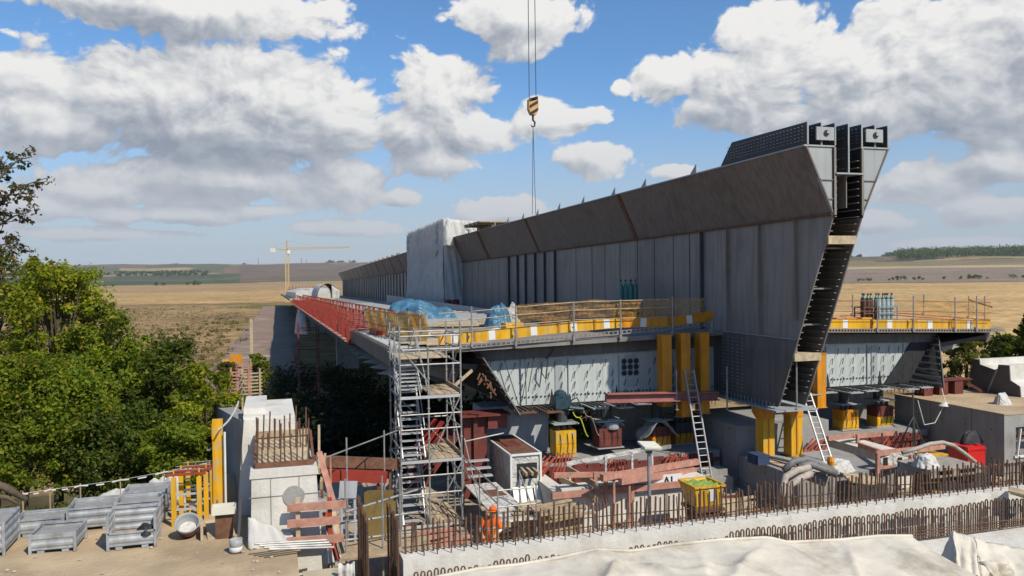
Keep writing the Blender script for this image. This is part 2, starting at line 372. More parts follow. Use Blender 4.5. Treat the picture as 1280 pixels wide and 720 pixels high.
for (u, v, ru, rv) in BLOBS:
    a, e = azel(u, v); a2, e2 = azel(u + ru, v); a3, e3 = azel(u, v - rv)
    sa, se = 1 / max(abs(a2 - a), 1e-3), 1 / max(abs(e3 - e), 1e-3)
    n = G.nodes.new('ShaderNodeVectorMath'); n.operation = 'MULTIPLY_ADD'
    G.links.new(gi.outputs[0], n.inputs[0]); n.inputs[1].default_value = (sa, se, 0); n.inputs[2].default_value = (-a * sa, -e * se, 0)
    d = G.nodes.new('ShaderNodeVectorMath'); d.operation = 'DOT_PRODUCT'
    G.links.new(n.outputs[0], d.inputs[0]); G.links.new(n.outputs[0], d.inputs[1])
    cur = d.outputs['Value'] if cur is None else Mt('SMOOTH_MIN', cur, d.outputs['Value'], 0.35, nt=G)
blob = Mt('SUBTRACT', 1.0, Mt('POWER', Mt('MAXIMUM', cur, 0.0, nt=G), 0.5, nt=G), nt=G)
blob = Mt('MAXIMUM', blob, -0.40, nt=G)
wn_ = G.nodes.new('ShaderNodeTexNoise'); wn_.inputs['Scale'].default_value = 7.0; wn_.inputs['Detail'].default_value = 3; G.links.new(gi.outputs[0], wn_.inputs['Vector'])
wv = G.nodes.new('ShaderNodeVectorMath'); wv.operation = 'MULTIPLY_ADD'; G.links.new(wn_.outputs['Color'], wv.inputs[0]); wv.inputs[1].default_value = (0.10, 0.07, 0.0); G.links.new(gi.outputs[0], wv.inputs[2])
def gnoise(scale, det, rough, mul, lac=2.1):
    mp = G.nodes.new('ShaderNodeVectorMath'); mp.operation = 'MULTIPLY'; mp.inputs[1].default_value = mul
    G.links.new(wv.outputs[0], mp.inputs[0])
    n = G.nodes.new('ShaderNodeTexNoise'); n.inputs['Scale'].default_value = scale; n.inputs['Detail'].default_value = det; n.noise_dimensions = '2D'
    n.inputs['Roughness'].default_value = rough; n.inputs['Lacunarity'].default_value = lac
    G.links.new(mp.outputs[0], n.inputs['Vector']); return n.outputs['Fac']
nA = gnoise(10.0, 8, 0.60, (1, 1.5, 1)); nB = gnoise(40.0, 6, 0.6, (1, 1.25, 1))
def puff(scale, det, mul):
    mp = G.nodes.new('ShaderNodeVectorMath'); mp.operation = 'MULTIPLY'; mp.inputs[1].default_value = mul; G.links.new(wv.outputs[0], mp.inputs[0])
    n = G.nodes.new('ShaderNodeTexVoronoi'); n.voronoi_dimensions = '2D'; n.feature = 'F1'; n.inputs['Scale'].default_value = scale
    n.inputs['Detail'].default_value = det; n.inputs['Roughness'].default_value = 0.55; n.inputs['Lacunarity'].default_value = 2.2; n.normalize = True
    G.links.new(mp.outputs[0], n.inputs['Vector']); return n.outputs['Distance']
pA = puff(19.0, 2, (1, 1.3, 1))
den = Mt('ADD', Mt('MULTIPLY', Mt('SUBTRACT', nA, 0.5, nt=G), 2.3, nt=G), Mt('MULTIPLY', Mt('SUBTRACT', 0.30, pA, nt=G), 1.7, nt=G), nt=G)
den = Mt('ADD', den, Mt('MULTIPLY', Mt('SUBTRACT', nB, 0.5, nt=G), 0.5, nt=G), nt=G)
den = Mt('ADD', Mt('MULTIPLY', blob, 1.6, nt=G), den, nt=G)
den = Mt('ADD', den, 0.10, nt=G)
G.links.new(den, go.inputs[0])

tc = WN.new('ShaderNodeTexCoord'); sp = WN.new('ShaderNodeSeparateXYZ'); WL.new(tc.outputs['Generated'], sp.inputs[0])
AZ = Mt('ARCTAN2', sp.outputs[0], sp.outputs[1]); EL = Mt('ARCSINE', sp.outputs[2])
cb = WN.new('ShaderNodeCombineXYZ'); WL.new(AZ, cb.inputs[0]); WL.new(EL, cb.inputs[1])
def density(off):
    ad = WN.new('ShaderNodeVectorMath'); ad.operation = 'ADD'; WL.new(cb.outputs[0], ad.inputs[0]); ad.inputs[1].default_value = off
    g = WN.new('ShaderNodeGroup'); g.node_tree = G; WL.new(ad.outputs[0], g.inputs[0]); return g.outputs[0]
d0 = density((0, 0, 0)); d1 = density((0.008, 0.012, 0)); d2 = density((0.03, 0.06, 0))
mrc = WN.new('ShaderNodeMapRange'); mrc.interpolation_type = 'SMOOTHSTEP'; mrc.inputs[1].default_value = -0.02; mrc.inputs[2].default_value = 0.34
WL.new(d0, mrc.inputs[0]); mask = mrc.outputs[0]
# light on the clouds: edges that thin out towards the sun are bright, thick undersides grey
lit = Mt('ADD', Mt('MULTIPLY', Mt('SUBTRACT', d0, d1), 0.36), Mt('MULTIPLY', Mt('SUBTRACT', d0, d2), 0.13))
lit = Mt('ADD', lit, 0.78)
thick = Mt('MULTIPLY', Mt('MAXIMUM', Mt('SUBTRACT', d0, 0.55), 0.0), 0.10)
lit = Mt('SUBTRACT', lit, thick)
for (u, v, ru, rv, k) in DARK:
    a, e = azel(u, v); a2, _ = azel(u + ru, v); _, e3 = azel(u, v - rv)
    x = Mt('MULTIPLY', Mt('SUBTRACT', AZ, a), 1 / abs(a2 - a)); y = Mt('MULTIPLY', Mt('SUBTRACT', EL, e), 1 / abs(e3 - e))
    q = Mt('ADD', Mt('MULTIPLY', x, x), Mt('MULTIPLY', y, y))
    gq = Mt('EXPONENT', Mt('MULTIPLY', q, -1.0))
    lit = Mt('SUBTRACT', lit, Mt('MULTIPLY', gq, 0.42 * k))
lit = Mt('MAXIMUM', Mt('MINIMUM', lit, 1.0), 0.18)
cr = WN.new('ShaderNodeValToRGB'); e = cr.color_ramp.elements
e[0].position = 0.18; e[0].color = (0.24, 0.285, 0.37, 1); e[1].position = 1.0; e[1].color = (0.97, 0.96, 0.94, 1)
k = e.new(0.55); k.color = (0.475, 0.51, 0.57, 1); k = e.new(0.8); k.color = (0.76, 0.77, 0.785, 1)
WL.new(lit, cr.inputs[0])
csc = WN.new('ShaderNodeVectorMath'); csc.operation = 'SCALE'; csc.inputs['Scale'].default_value = 9.0; WL.new(cr.outputs[0], csc.inputs[0])
# blue air: the sky model, slightly deepened as a phone camera records it
skm = WN.new('ShaderNodeVectorMath'); skm.operation = 'MULTIPLY'; skm.inputs[1].default_value = (0.78, 1.12, 1.42); WL.new(sky.outputs[0], skm.inputs[0])
mixc = WN.new('ShaderNodeMix'); mixc.data_type = 'RGBA'
WL.new(mask, mixc.inputs[0]); WL.new(skm.outputs[0], mixc.inputs[6]); WL.new(csc.outputs[0], mixc.inputs[7])
# low haze layer of distant cloud near the horizon
mh = WN.new('ShaderNodeMapRange'); mh.interpolation_type = 'SMOOTHSTEP'; mh.inputs[1].default_value = 0.0; mh.inputs[2].default_value = 0.25; mh.inputs[3].default_value = 0.88; mh.inputs[4].default_value = 0.0
WL.new(EL, mh.inputs[0])
mixh = WN.new('ShaderNodeMix'); mixh.data_type = 'RGBA'; mixh.inputs[7].default_value = (4.6, 5.0, 5.6, 1)
WL.new(mh.outputs[0], mixh.inputs[0]); WL.new(mixc.outputs[2], mixh.inputs[6])
WL.new(mixh.outputs[2], bg.inputs[0])
try: w.cycles.sampling_method = 'MANUAL'; w.cycles.sample_map_resolution = 512
except Exception: pass

vs = scn.view_settings; vs.view_transform = 'Standard'; vs.look = 'None'; vs.exposure = 0.0; vs.gamma = 1.0; vs.use_curve_mapping = False
scn.render.engine = 'CYCLES'
cy = scn.cycles; cy.max_bounces = 6; cy.diffuse_bounces = 2; cy.glossy_bounces = 3; cy.transparent_max_bounces = 12; cy.volume_bounces = 0
cy.use_denoising = True; cy.caustics_reflective = False; cy.caustics_refractive = False
# ================================================================ LAND
def npn(x, y, seed):
    i = np.floor(x); j = np.floor(y); fx = x - i; fy = y - j
    fx = fx * fx * (3 - 2 * fx); fy = fy * fy * (3 - 2 * fy)
    h = lambda a, b: np.mod(np.sin(a * 127.1 + b * 311.7 + seed * 74.7) * 43758.5453, 1.0)
    return (h(i, j) * (1 - fx) + h(i + 1, j) * fx) * (1 - fy) + (h(i, j + 1) * (1 - fx) + h(i + 1, j + 1) * fx) * fy
def npf(x, y, o=4, seed=0):
    t = 0; n = 0; a = 0.5
    for k in range(o): t = t + a * npn(x, y, seed + k); n += a; a *= 0.5; x = x * 2.03; y = y * 2.03
    return t / n
def ss(a, b, x):
    t = np.clip((x - a) / (b - a), 0, 1); return t * t * (3 - 2 * t)
def land(X, Y):
    X = np.asarray(X, float); Y = np.asarray(Y, float)
    D = np.hypot(X, Y); az = np.degrees(np.arctan2(X, Y)); ahead = ss(-4, 6, Y)
    near = np.where(X < -0.8, -0.06, -0.06 - 2.54 * ss(-0.8, 0.2, X))
    near = np.where((X > -0.8) & (Y < 11), -0.06 - 2.54 * ss(-0.8, 0.2, X) * ss(8, 11, Y), near)
    s0 = np.where(X < 0.3, 23.0, 33.0); s1 = np.where(X < 0.3, 46.0, 52.0)
    t = ss(0, 1, (Y - s0) / (s1 - s0))
    z = near * (1 - t) + -8.0 * t
    wR = ss(19, 27, az) * (1 - ss(120, 140, az)); wL = 1 - wR
    rid = (npf(X / 900 + 7, Y / 900, 4, 3) - 0.5)
    far = wL * (118 * ss(2600, 6400, D) + 50 * rid * ss(2200, 5000, D)) + wR * (21 * ss(1120, 2250, D) + 58 * ss(2200, 3700, D) + 26 * rid * ss(1900, 3500, D))
    rough = (npf(X / 14, Y / 14, 3, 9) - 0.5) * 0.9 * ss(46, 80, D) * (1 - ss(500, 900, D))
    mid = (npf(X / 300, Y / 300, 3, 5) - 0.5) * 3.0 * ss(150, 500, D)
    return z + far + rough + mid
def land_colour(X, Y):
    D = np.hypot(X, Y); az = np.degrees(np.arctan2(X, Y))
    n1 = npf(X / 60, Y / 60, 4, 11); n2 = npf(X / 700, Y / 350, 3, 21); n3 = npf(X / 420 + 3, Y / 420, 3, 31)
    Dw = D + (n2 - 0.5) * 160
    c = np.zeros(X.shape + (3,)); c[...] = (0.270, 0.205, 0.118)
    def put(mask, col, k=1.0):
        m = (np.asarray(mask, float) * k)[..., None]; c[...] = c * (1 - m) + np.array(col) * m
    put(ss(0.50, 0.66, n1) * ss(60, 130, D), (0.205, 0.185, 0.085), 0.7)
    put(ss(0.60, 0.72, n1) * (D < 470), (0.095, 0.115, 0.040), 0.8)
    put((np.abs(np.mod(Y * 0.97 + X * .24 + 6 * n1, 46) - 20) < 1.2) * (D > 90) * (D < 470), (0.18, 0.135, 0.075), 0.55)
    put((D < 62) & (Y > 24), (0.115, 0.105, 0.06))
    left = az < 10 + (n3 - 0.5) * 4
    gold = ss(478, 500, D + (n3 - .5) * 30) * (1 - ss(1000, 1150, Dw))
    put(left * gold, (0.385, 0.29, 0.155))
    put(left * ss(455, 463, D + (n3 - .5) * 30) * (1 - ss(478, 490, D + (n3 - .5) * 30)), (0.17, 0.13, 0.07), 0.7)
    put(left * ss(1050, 1180, Dw), (0.33, 0.245, 0.150))
    put(left * ss(2150, 2250, Dw), (0.28, 0.225, 0.12))
    # hills: mosaic of fields
    k = np.floor(npf(X / 520, Y / 900, 2, 41) * 9) % 4
    cols = [(0.062, 0.085, 0.045), (0.30, 0.25, 0.16), (0.10, 0.115, 0.07), (0.17, 0.13, 0.10)]
    hill = ss(2650, 2750, Dw) * (az < 22)
    for i, q in enumerate(cols): put(hill * (k == i), q)
    put(hill * (Dw < 3900) * (az < -2), (0.055, 0.080, 0.040), 0.85)
    put(hill * (az > -2) * (Dw > 3200) * (Dw < 5600), (0.135, 0.105, 0.085), 0.9)
    # right of the bridge
    wR = ss(19, 23, az)
    put(wR * (D > 110), (0.43, 0.325, 0.175))
    put(wR * (np.mod(D + 3 * n3, 62) < 4) * (D > 180), (0.35, 0.26, 0.14), 0.6)
    put(wR * ss(1080, 1095, D + (n3 - .5) * 14), (0.15, 0.115, 0.085))
    put(wR * ss(1130, 1160, D + (n3 - .5) * 30), (0.215, 0.190, 0.165))
    put(wR * ss(2200, 2280, Dw + 100), (0.40, 0.33, 0.21))
    put(wR * ss(2450, 2520, Dw), (0.20, 0.18, 0.11))
    for i, q in enumerate(cols): put(wR * (Dw > 2900) * (k == i), q)
    return c

az_list = np.concatenate([np.linspace(-180, -40, 36)[:-1], np.linspace(-40, -20, 30)[:-1], np.linspace(-20, 56, 520)[:-1], np.linspace(56, 180, 36)[:-1]])
rad = np.concatenate([np.linspace(1.5, 70, 90)[:-1], np.exp(np.linspace(math.log(70), math.log(9500), 250))])
A, Rr = np.meshgrid(np.radians(az_list), rad)
GX, GY = Rr * np.sin(A), Rr * np.cos(A); GZ = land(GX, GY); GC = land_colour(GX, GY)
na, nr = len(az_list), len(rad)
vs_ = np.stack([GX, GY, GZ], -1).reshape(-1, 3)
idx = np.arange(na * nr).reshape(nr, na); nx = np.roll(idx, -1, 1)
fs_ = np.stack([idx[:-1], nx[:-1], nx[1:], idx[1:]], -1).reshape(-1, 4)[:, ::-1]
me = bpy.data.meshes.new('ground'); me.from_pydata(vs_.tolist() + [(0, 0, float(land(0, 0)))], [], fs_.tolist() + [(na * nr, (i + 1) % na, i) for i in range(na)])
ca = me.color_attributes.new('field', 'FLOAT_COLOR', 'POINT')
flat = np.ones((na * nr + 1, 4)); flat[:-1, :3] = GC.reshape(-1, 3); flat[-1, :3] = GC[0, 0]
ca.data.foreach_set('color', flat.ravel())
me.polygons.foreach_set('use_smooth', [True] * len(me.polygons))
m, nt, N, L = new_mat('fields')
out = N.new('ShaderNodeOutputMaterial'); b = N.new('ShaderNodeBsdfPrincipled'); b.inputs['Roughness'].default_value = 0.95; b.inputs['Specular IOR Level'].default_value = 0.1
L.new(b.outputs[0], out.inputs[0])
vc = N.new('ShaderNodeVertexColor'); vc.layer_name = 'field'
g = N.new('ShaderNodeNewGeometry')
def tn(sc, det, rough=0.6, stretch=(1, 1, 1)):
    mp = N.new('ShaderNodeMapping'); mp.inputs['Scale'].default_value = stretch; L.new(g.outputs['Position'], mp.inputs[0])
    n = N.new('ShaderNodeTexNoise'); n.inputs['Scale'].default_value = sc; n.inputs['Detail'].default_value = det; n.inputs['Roughness'].default_value = rough
    L.new(mp.outputs[0], n.inputs['Vector']); return n.outputs['Fac']
a1 = tn(0.22, 8, 0.68); a2 = tn(0.018, 6, 0.6); a3 = tn(0.004, 5, 0.6)
v = Mt('ADD', Mt('ADD', Mt('MULTIPLY', Mt('SUBTRACT', a1, 0.5, nt=nt), 2.8, nt=nt), Mt('MULTIPLY', Mt('SUBTRACT', a2, 0.5, nt=nt), 1.0, nt=nt), nt=nt), Mt('MULTIPLY', Mt('SUBTRACT', a3, 0.5, nt=nt), 0.6, nt=nt), nt=nt)
v = Mt('MAXIMUM', Mt('ADD', v, 1.0, nt=nt), 0.35, nt=nt)
wm = N.new('ShaderNodeVectorMath'); wm.operation = 'MULTIPLY'; wm.inputs[1].default_value = (1.0, 0.875, 0.72); L.new(vc.outputs[0], wm.inputs[0])
s = N.new('ShaderNodeVectorMath'); s.operation = 'SCALE'; L.new(wm.outputs[0], s.inputs[0]); L.new(v, s.inputs['Scale']); L.new(s.outputs[0], b.inputs['Base Color'])
bp = N.new('ShaderNodeBump'); bp.inputs['Strength'].default_value = 0.6; bp.inputs['Distance'].default_value = 0.5; L.new(a1, bp.inputs['Height']); L.new(bp.outputs[0], b.inputs['Normal'])
me.materials.append(m)
ground = bpy.data.objects.new('ground', me); COL.objects.link(ground); tag(ground, kind='structure')

MT['sand'] = mat('sandy_gravel', (0.42, 0.315, 0.195), 0.95, 0, 0.16, 0.9, (0.31, 0.225, 0.138), 0.55, 0.35, bump=0.55, bscale=9)
MT['dirt'] = mat('reddish_dirt', (0.22, 0.155, 0.115), 0.95, 0, 0.15, 0.3, (0.36, 0.29, 0.21), 0.3, 0.12, bump=0.3, bscale=3)
MT['pitdirt'] = mat('pit_dirt', (0.36, 0.29, 0.215), 0.95, 0, 0.25, 1.2, (0.22, 0.17, 0.125), 0.45, 0.9, bump=0.6, bscale=7)

def struct(name, mb, m, **k): return tag(mb.build(name, m, **k), kind='structure')
# sandy yard, a slab with its own thickness and a slightly rough top
mb = MB()
def yf(s, t):
    x = -34 + 34.45 * s; y = -12 + 36.2 * t
    if t > 0.99: y += 0.5 * math.sin(x * 1.3) + 0.35 * math.sin(x * 3.1)
    return (x, y, 0.05 * (fbm(x * 0.9, y * 0.9, 4, 3) - 0.5) + 0.01)
mb.grid(yf, 150, 150)
mb.bx(-34, 0.449, -12, 23.2, -3, -0.05)
struct('yard', mb, 'sand', base=(0, 0, 0))
struct('pit_floor', MB().grid(lambda s, t: (0.2 + 40 * s, 17.6 + 16 * t, -2.2 + 0.22 * (fbm(s * 40, t * 16, 4, 8) - 0.5)), 120, 60), 'pitdirt', base=(0, 0, -2.2))
# reddish dirt track down in the valley beside the bridge
trk = [(-6.0, 96), (-5.5, 120), (-4.4, 150), (-3.5, 200), (-2.6, 260), (-1.0, 330), (0.5, 420)]
def trf(s, t):
    k = t * (len(trk) - 1); i = min(int(k), len(trk) - 2); q = k - i
    x = trk[i][0] * (1 - q) + trk[i + 1][0] * q; y = trk[i][1] * (1 - q) + trk[i + 1][1] * q
    xx = x + (s - 0.35) * (13 + 1.5 * math.sin(y * 0.11) + 4 * (fbm(y * 0.2, s, 3, 5) - 0.5)); return (xx, y, float(land(xx, y)) + 0.14)
struct('dirt_track', MB().grid(trf, 10, 160), 'dirt', base=(0, 100, -8))
# loose stones and litter of the yard
mb = MB(); rr = random.Random(3)
for i in range(420):
    x = rr.uniform(-12, 0.3); y = rr.uniform(14.5, 23.2); q = rr.choice([0.012, 0.018, 0.03, 0.045])
    mb.lathe((x, y, 0.03), [(q * 0.6, -0.02), (q, q * 0.3), (q * 0.5, q * 0.8), (0, q * 0.9)], 5)
tag(mb.build('gravel', mat('stones', (0.40, 0.35, 0.28), 0.9, 0, 0.3, 9), base=(0, 0, 0)), 'scattered pale stones on the sandy yard', 'gravel', kind='stuff')

# ================================================================ TREES
def leaf_cloud(seed, clumps, per, ln, wd, shell=0.55, up=0.5, drop=0.0):
    """many leaf-sized folded quads round clump centres; clumps: (x, y, z, r)"""
    g_ = np.random.default_rng(seed); C = np.array(clumps, float); n = per * len(C)
    ci = np.repeat(np.arange(len(C)), per)
    d = g_.normal(size=(n, 3)); d /= np.linalg.norm(d, axis=1)[:, None] + 1e-9
    rr_ = C[ci, 3] * (shell + (1 - shell) * g_.random(n) ** 0.5) * (0.45 + 0.75 * g_.random(n))
    p = C[ci, :3] + d * rr_[:, None] * np.array([1, 1, 0.78]); p[:, 2] -= drop * g_.random(n) * C[ci, 3]
    nrm = d * 0.55 + g_.normal(size=(n, 3)) * 0.55 + np.array([0, 0, up]); nrm /= np.linalg.norm(nrm, axis=1)[:, None] + 1e-9
    t = np.cross(nrm, g_.normal(size=(n, 3))); t /= np.linalg.norm(t, axis=1)[:, None] + 1e-9
    bt = np.cross(nrm, t); s_ = (0.65 + 0.7 * g_.random(n))[:, None]
    a = p - t * ln * 0.5 * s_; c = p + t * ln * 0.5 * s_; b1 = p + bt * wd * 0.5 * s_ + nrm * wd * 0.18; b2 = p - bt * wd * 0.5 * s_ + nrm * wd * 0.18
    V = np.stack([a, b1, c, b2], 1).reshape(-1, 3); Fq = np.arange(4 * n).reshape(-1, 4)
    return V, Fq
def mesh_obj(name, V, Fq, m, parent, off):
    me = bpy.data.meshes.new(name); me.from_pydata((V - np.array(off)).tolist(), [], Fq.tolist()); me.materials.append(MT[m])
    o = bpy.data.objects.new(name, me); COL.objects.link(o)
    if parent is not None: o.parent = parent
    else: o.location = off
    return o
def tree(name, label, cat, c, rx, rz, m, seed, nclump, per, ln, wd=None, group=None, cr=0.34, low=0.9, gz=None, flat=0.0):
    """c: crown centre (world); crown of uneven clumps, tapered trunk with limbs"""
    q = random.Random(seed); c = Vector(c); gz = float(land(c.x, c.y)) if gz is None else gz
    root = thing(name, label, cat, (c.x, c.y, gz), group); cl = []
    for i in range(nclump):
        th = q.uniform(0, 2 * math.pi); zz = q.uniform(-low, 1.0); rr = math.sqrt(max(0.05, 1 - zz * zz * 0.85)) * q.uniform(0.35, 1.0) * (1.05 + 0.3 * math.sin(3 * th + seed))
        if zz < 0: rr = max(rr, 0.6 * q.random() + 0.3)
        cl.append((c.x + rx * rr * math.cos(th), c.y + rx * rr * math.sin(th) * 0.9, c.z + rz * zz * q.uniform(0.85, 1.1), rx * cr * q.uniform(0.6, 1.25)))
    for i in range(max(8, nclump // 3)):                       # stray sprays beyond the main outline
        th = q.uniform(0, 2 * math.pi); zz = q.uniform(-.5, 1.0); rr = math.sqrt(max(.05, 1 - zz * zz)) * q.uniform(1.0, 1.28)
        cl.append((c.x + rx * rr * math.cos(th), c.y + rx * rr * math.sin(th) * .9, c.z + rz * zz * q.uniform(1.0, 1.22), rx * cr * q.uniform(.22, .42)))
    tb = MB(); top = c + Vector((0, 0, rz * 0.3)); b0 = Vector((c.x + q.uniform(-.2, .2), c.y, gz - 0.2))
    r_ = max(0.05, 0.019 * (top.z - gz))
    mid = b0.lerp(top, 0.5) + Vector((q.uniform(-.15, .15) * rx, q.uniform(-.15, .15) * rx, 0))
    tb.path([b0, b0.lerp(mid, .5), mid, top], [r_ * 1.3, r_, r_ * .8, r_ * .35], 7)
    for (x, y, z, rr) in cl[::2]:
        s_ = b0.lerp(top, q.uniform(0.35, 0.9)); e_ = Vector((x, y, z)); k_ = s_.lerp(e_, 0.5) + Vector((0, 0, 0.12 * (e_ - s_).length))
        tb.path([s_, k_, e_], [r_ * .38, r_ * .22, r_ * .07], 5)
    tb.build('trunk', 'bark', root)
    V, Fq = leaf_cloud(seed, cl, per, ln, wd or ln * 0.55)
    mesh_obj('crown', V, Fq, m, root, root.location)
    return root
def tree_px(label, u, v, ru, rv, D, m, seed, nclump, per, ln, name='broadleaf_tree', cat='tree', group='trees and bushes on the slope behind the yard', **k):
    c = at(u, v, D=D); return tree(name, label, cat, c, ru * D / 1000, rv * D / 1000, m, seed, nclump, per, ln, group=group, **k)

tree_px('bright yellow-green tree crown highest at the left, in front of the far field', 72, 420, 62, 82, 31, 'leaf_bright', 1, 90, 150, 0.17)
tree_px('dark olive tree at the left edge of the photo behind the bright yellow-green one', -12, 408, 60, 92, 34, 'leaf_olive', 2, 60, 150, 0.17)
tree_px('mid-green tree right of the bright yellow-green crown, behind the dark bush', 135, 468, 52, 66, 31, 'leaf_mid', 3, 56, 150, 0.16)
tree_px('slender sapling standing up alone against the brown field above the trees', 133, 415, 17, 34, 33, 'leaf_olive', 4, 22, 60, 0.14, name='sapling', cr=0.5)
tree_px('broad dark-green tree low in the left clump above the crates', 70, 520, 74, 66, 26, 'leaf_mid', 5, 80, 165, 0.15)
tree_px('very dark bushy tree in the middle of the clump with a rounded peak', 212, 498, 42, 66, 31, 'leaf_dark', 6, 60, 165, 0.15)
tree_px('dark tree behind and left of the rounded dark peak', 172, 505, 50, 62, 33, 'leaf_mid', 7, 60, 150, 0.16)
tree_px('yellowish-green tree at the right end of the clump beside the yellow post', 252, 540, 38, 78, 28, 'leaf_bright', 8, 66, 150, 0.14)
tree_px('deep green bush right behind the stacked crates at the yard edge', 150, 562, 62, 44, 25.5, 'leaf_dark', 9, 70, 165, 0.14, name='bush', cat='bush')
tree_px('fresh green bush at the yard edge behind the leftmost crates', 36, 572, 58, 46, 24.8, 'leaf_mid', 10, 66, 165, 0.13, name='bush', cat='bush')
tree_px('green bush at the yard edge behind the white sacks and yellow frames', 226, 575, 46, 44, 25.2, 'leaf_mid', 12, 56, 165, 0.13, name='bush', cat='bush')
tree_px('light green bush at the left photo edge in front of the broad dark tree', -10, 500, 46, 60, 25.5, 'leaf_mid', 13, 56, 150, 0.14, name='bush', cat='bush')

# low weeds along the edge of the yard
cl = []; q = random.Random(77)
for i in range(230):
    x = q.uniform(-16, 0.0); y = 24.2 + q.uniform(-0.35, 1.6) + 0.35 * math.sin(x * 1.7); cl.append((x, y, max(-0.9, -0.3 * (y - 23.6)) + 0.18, q.uniform(0.18, 0.42)))
V, Fq = leaf_cloud(70, cl, 60, 0.11, 0.05)
o = mesh_obj('undergrowth', V, Fq, 'leaf_olive', None, (-8, 24.5, 0)); tag(o, 'weeds and low scrub along the back edge of the yard', 'undergrowth', kind='stuff')
# scrub under the bridge, its deep shade put into the leaf colour
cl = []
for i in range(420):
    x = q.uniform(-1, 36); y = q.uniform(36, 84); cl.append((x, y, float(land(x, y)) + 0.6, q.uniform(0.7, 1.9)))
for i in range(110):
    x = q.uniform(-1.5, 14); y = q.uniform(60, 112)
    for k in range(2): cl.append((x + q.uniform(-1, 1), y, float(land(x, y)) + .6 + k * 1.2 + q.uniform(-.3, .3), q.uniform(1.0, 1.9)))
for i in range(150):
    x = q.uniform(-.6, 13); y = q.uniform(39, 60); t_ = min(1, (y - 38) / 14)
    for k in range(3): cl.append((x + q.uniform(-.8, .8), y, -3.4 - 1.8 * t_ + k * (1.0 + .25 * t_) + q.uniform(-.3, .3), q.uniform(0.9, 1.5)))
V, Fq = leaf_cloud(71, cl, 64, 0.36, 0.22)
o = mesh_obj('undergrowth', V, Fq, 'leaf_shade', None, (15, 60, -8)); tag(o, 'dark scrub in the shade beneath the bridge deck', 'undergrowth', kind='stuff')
cl = []
for i in range(130):
    x = q.uniform(-9, 1.5); y = q.uniform(36, 110); cl.append((x, y, float(land(x, y)) + 0.5, q.uniform(0.6, 1.5)))
for i in range(120):
    x = q.uniform(-30, -6); y = q.uniform(90, 300); cl.append((x, y, float(land(x, y)) + 0.3, q.uniform(0.5, 1.6)))
V, Fq = leaf_cloud(72, cl, 70, 0.30, 0.18)
o = mesh_obj('undergrowth', V, Fq, 'leaf_olive', None, (-8, 70, -8)); tag(o, 'green scrub at the field edge between the trees and the dirt track', 'undergrowth', kind='stuff')

# tufts of dry grass and thistle over the rough field
cl = []; cl2 = []
for i in range(9000):
    a_ = q.uniform(-24, 3.5) if i % 9 else q.uniform(22, 36); d_ = 85 * (5.2 ** q.random()); x, y = d_ * math.sin(R(a_)), d_ * math.cos(R(a_))
    if fbm(x / 30, y / 30, 3, 4) < .42 or -11 < x < 40 and y < 430: continue
    (cl if i % 4 else cl2).append((x, y, float(land(x, y)) + .15, q.uniform(.12, .42)))
V, Fq = leaf_cloud(73, cl, 8, 0.42, 0.17); o = mesh_obj('dry_grass', V, Fq, 'tuft_brown', None, (-30, 200, -8)); tag(o, 'brown tufts of dry grass on the rough field left of the bridge', 'grass', kind='stuff')
V, Fq = leaf_cloud(74, cl2, 8, 0.42, 0.18); o = mesh_obj('weeds', V, Fq, 'leaf_olive', None, (-30, 200, -8)); tag(o, 'green weeds between the dry tufts on the rough field', 'weeds', kind='stuff')

# thin-leaved tree leaning in at the left, trunk outside the picture
c = at(-74, 330, D=13)
root = thing('overhanging_tree', 'thin-leaved tree with bare twigs reaching in against the clouds at the far left', 'tree', (c.x, c.y, 0))
tb = MB(); b0 = Vector((c.x - 0.4, c.y, -0.1)); r_ = 0.11
tb.path([b0, (c.x - 0.3, c.y, 3.5), at(-72, 300, D=13), at(-58, 165, D=13)], [r_, r_ * .85, r_ * .6, r_ * .15], 7)
cl = []; q = random.Random(5)
arms = [[(-72, 310), (-115, 255), (-160, 232)], [(-70, 270), (-105, 205), (-125, 170)], [(-66, 225), (-55, 175), (-40, 150)], [(-72, 330), (-120, 300), (-150, 305)], [(-70, 320), (-5, 262), (20, 235), (60, 222)], [(-68, 280), (0, 222), (22, 200), (40, 196)], [(-66, 250), (-5, 212), (4, 195)], [(-72, 330), (-10, 287), (18, 270), (34, 266)],
        [(-72, 350), (-12, 310), (12, 304), (36, 308)], [(-70, 290), (-5, 245), (20, 243), (44, 240)]]
for k, arm in enumerate(arms):
    pts = [at(u, v, D=13 + 0.5 * math.sin(k * 2 + i)) for i, (u, v) in enumerate(arm)]
    tb.path(pts, [r_ * .35, r_ * .2, r_ * .11, r_ * .05][:len(pts)], 5)
    for i in range(1, len(pts)):
        for j in range(7):
            p = pts[i - 1].lerp(pts[i], q.random()) + Vector((q.uniform(-.14, .14), q.uniform(-.2, .2), q.uniform(-.14, .14)))
            cl.append((p.x, p.y, p.z, q.uniform(0.06, 0.14)))
            tb.path([pts[i - 1].lerp(pts[i], q.random()), p], [0.008, 0.004], 4)
tb.build('trunk', 'bark', root)
V, Fq = leaf_cloud(50, cl, 13, 0.075, 0.042); mesh_obj('crown', V, Fq, 'leaf_brown', root, root.location)

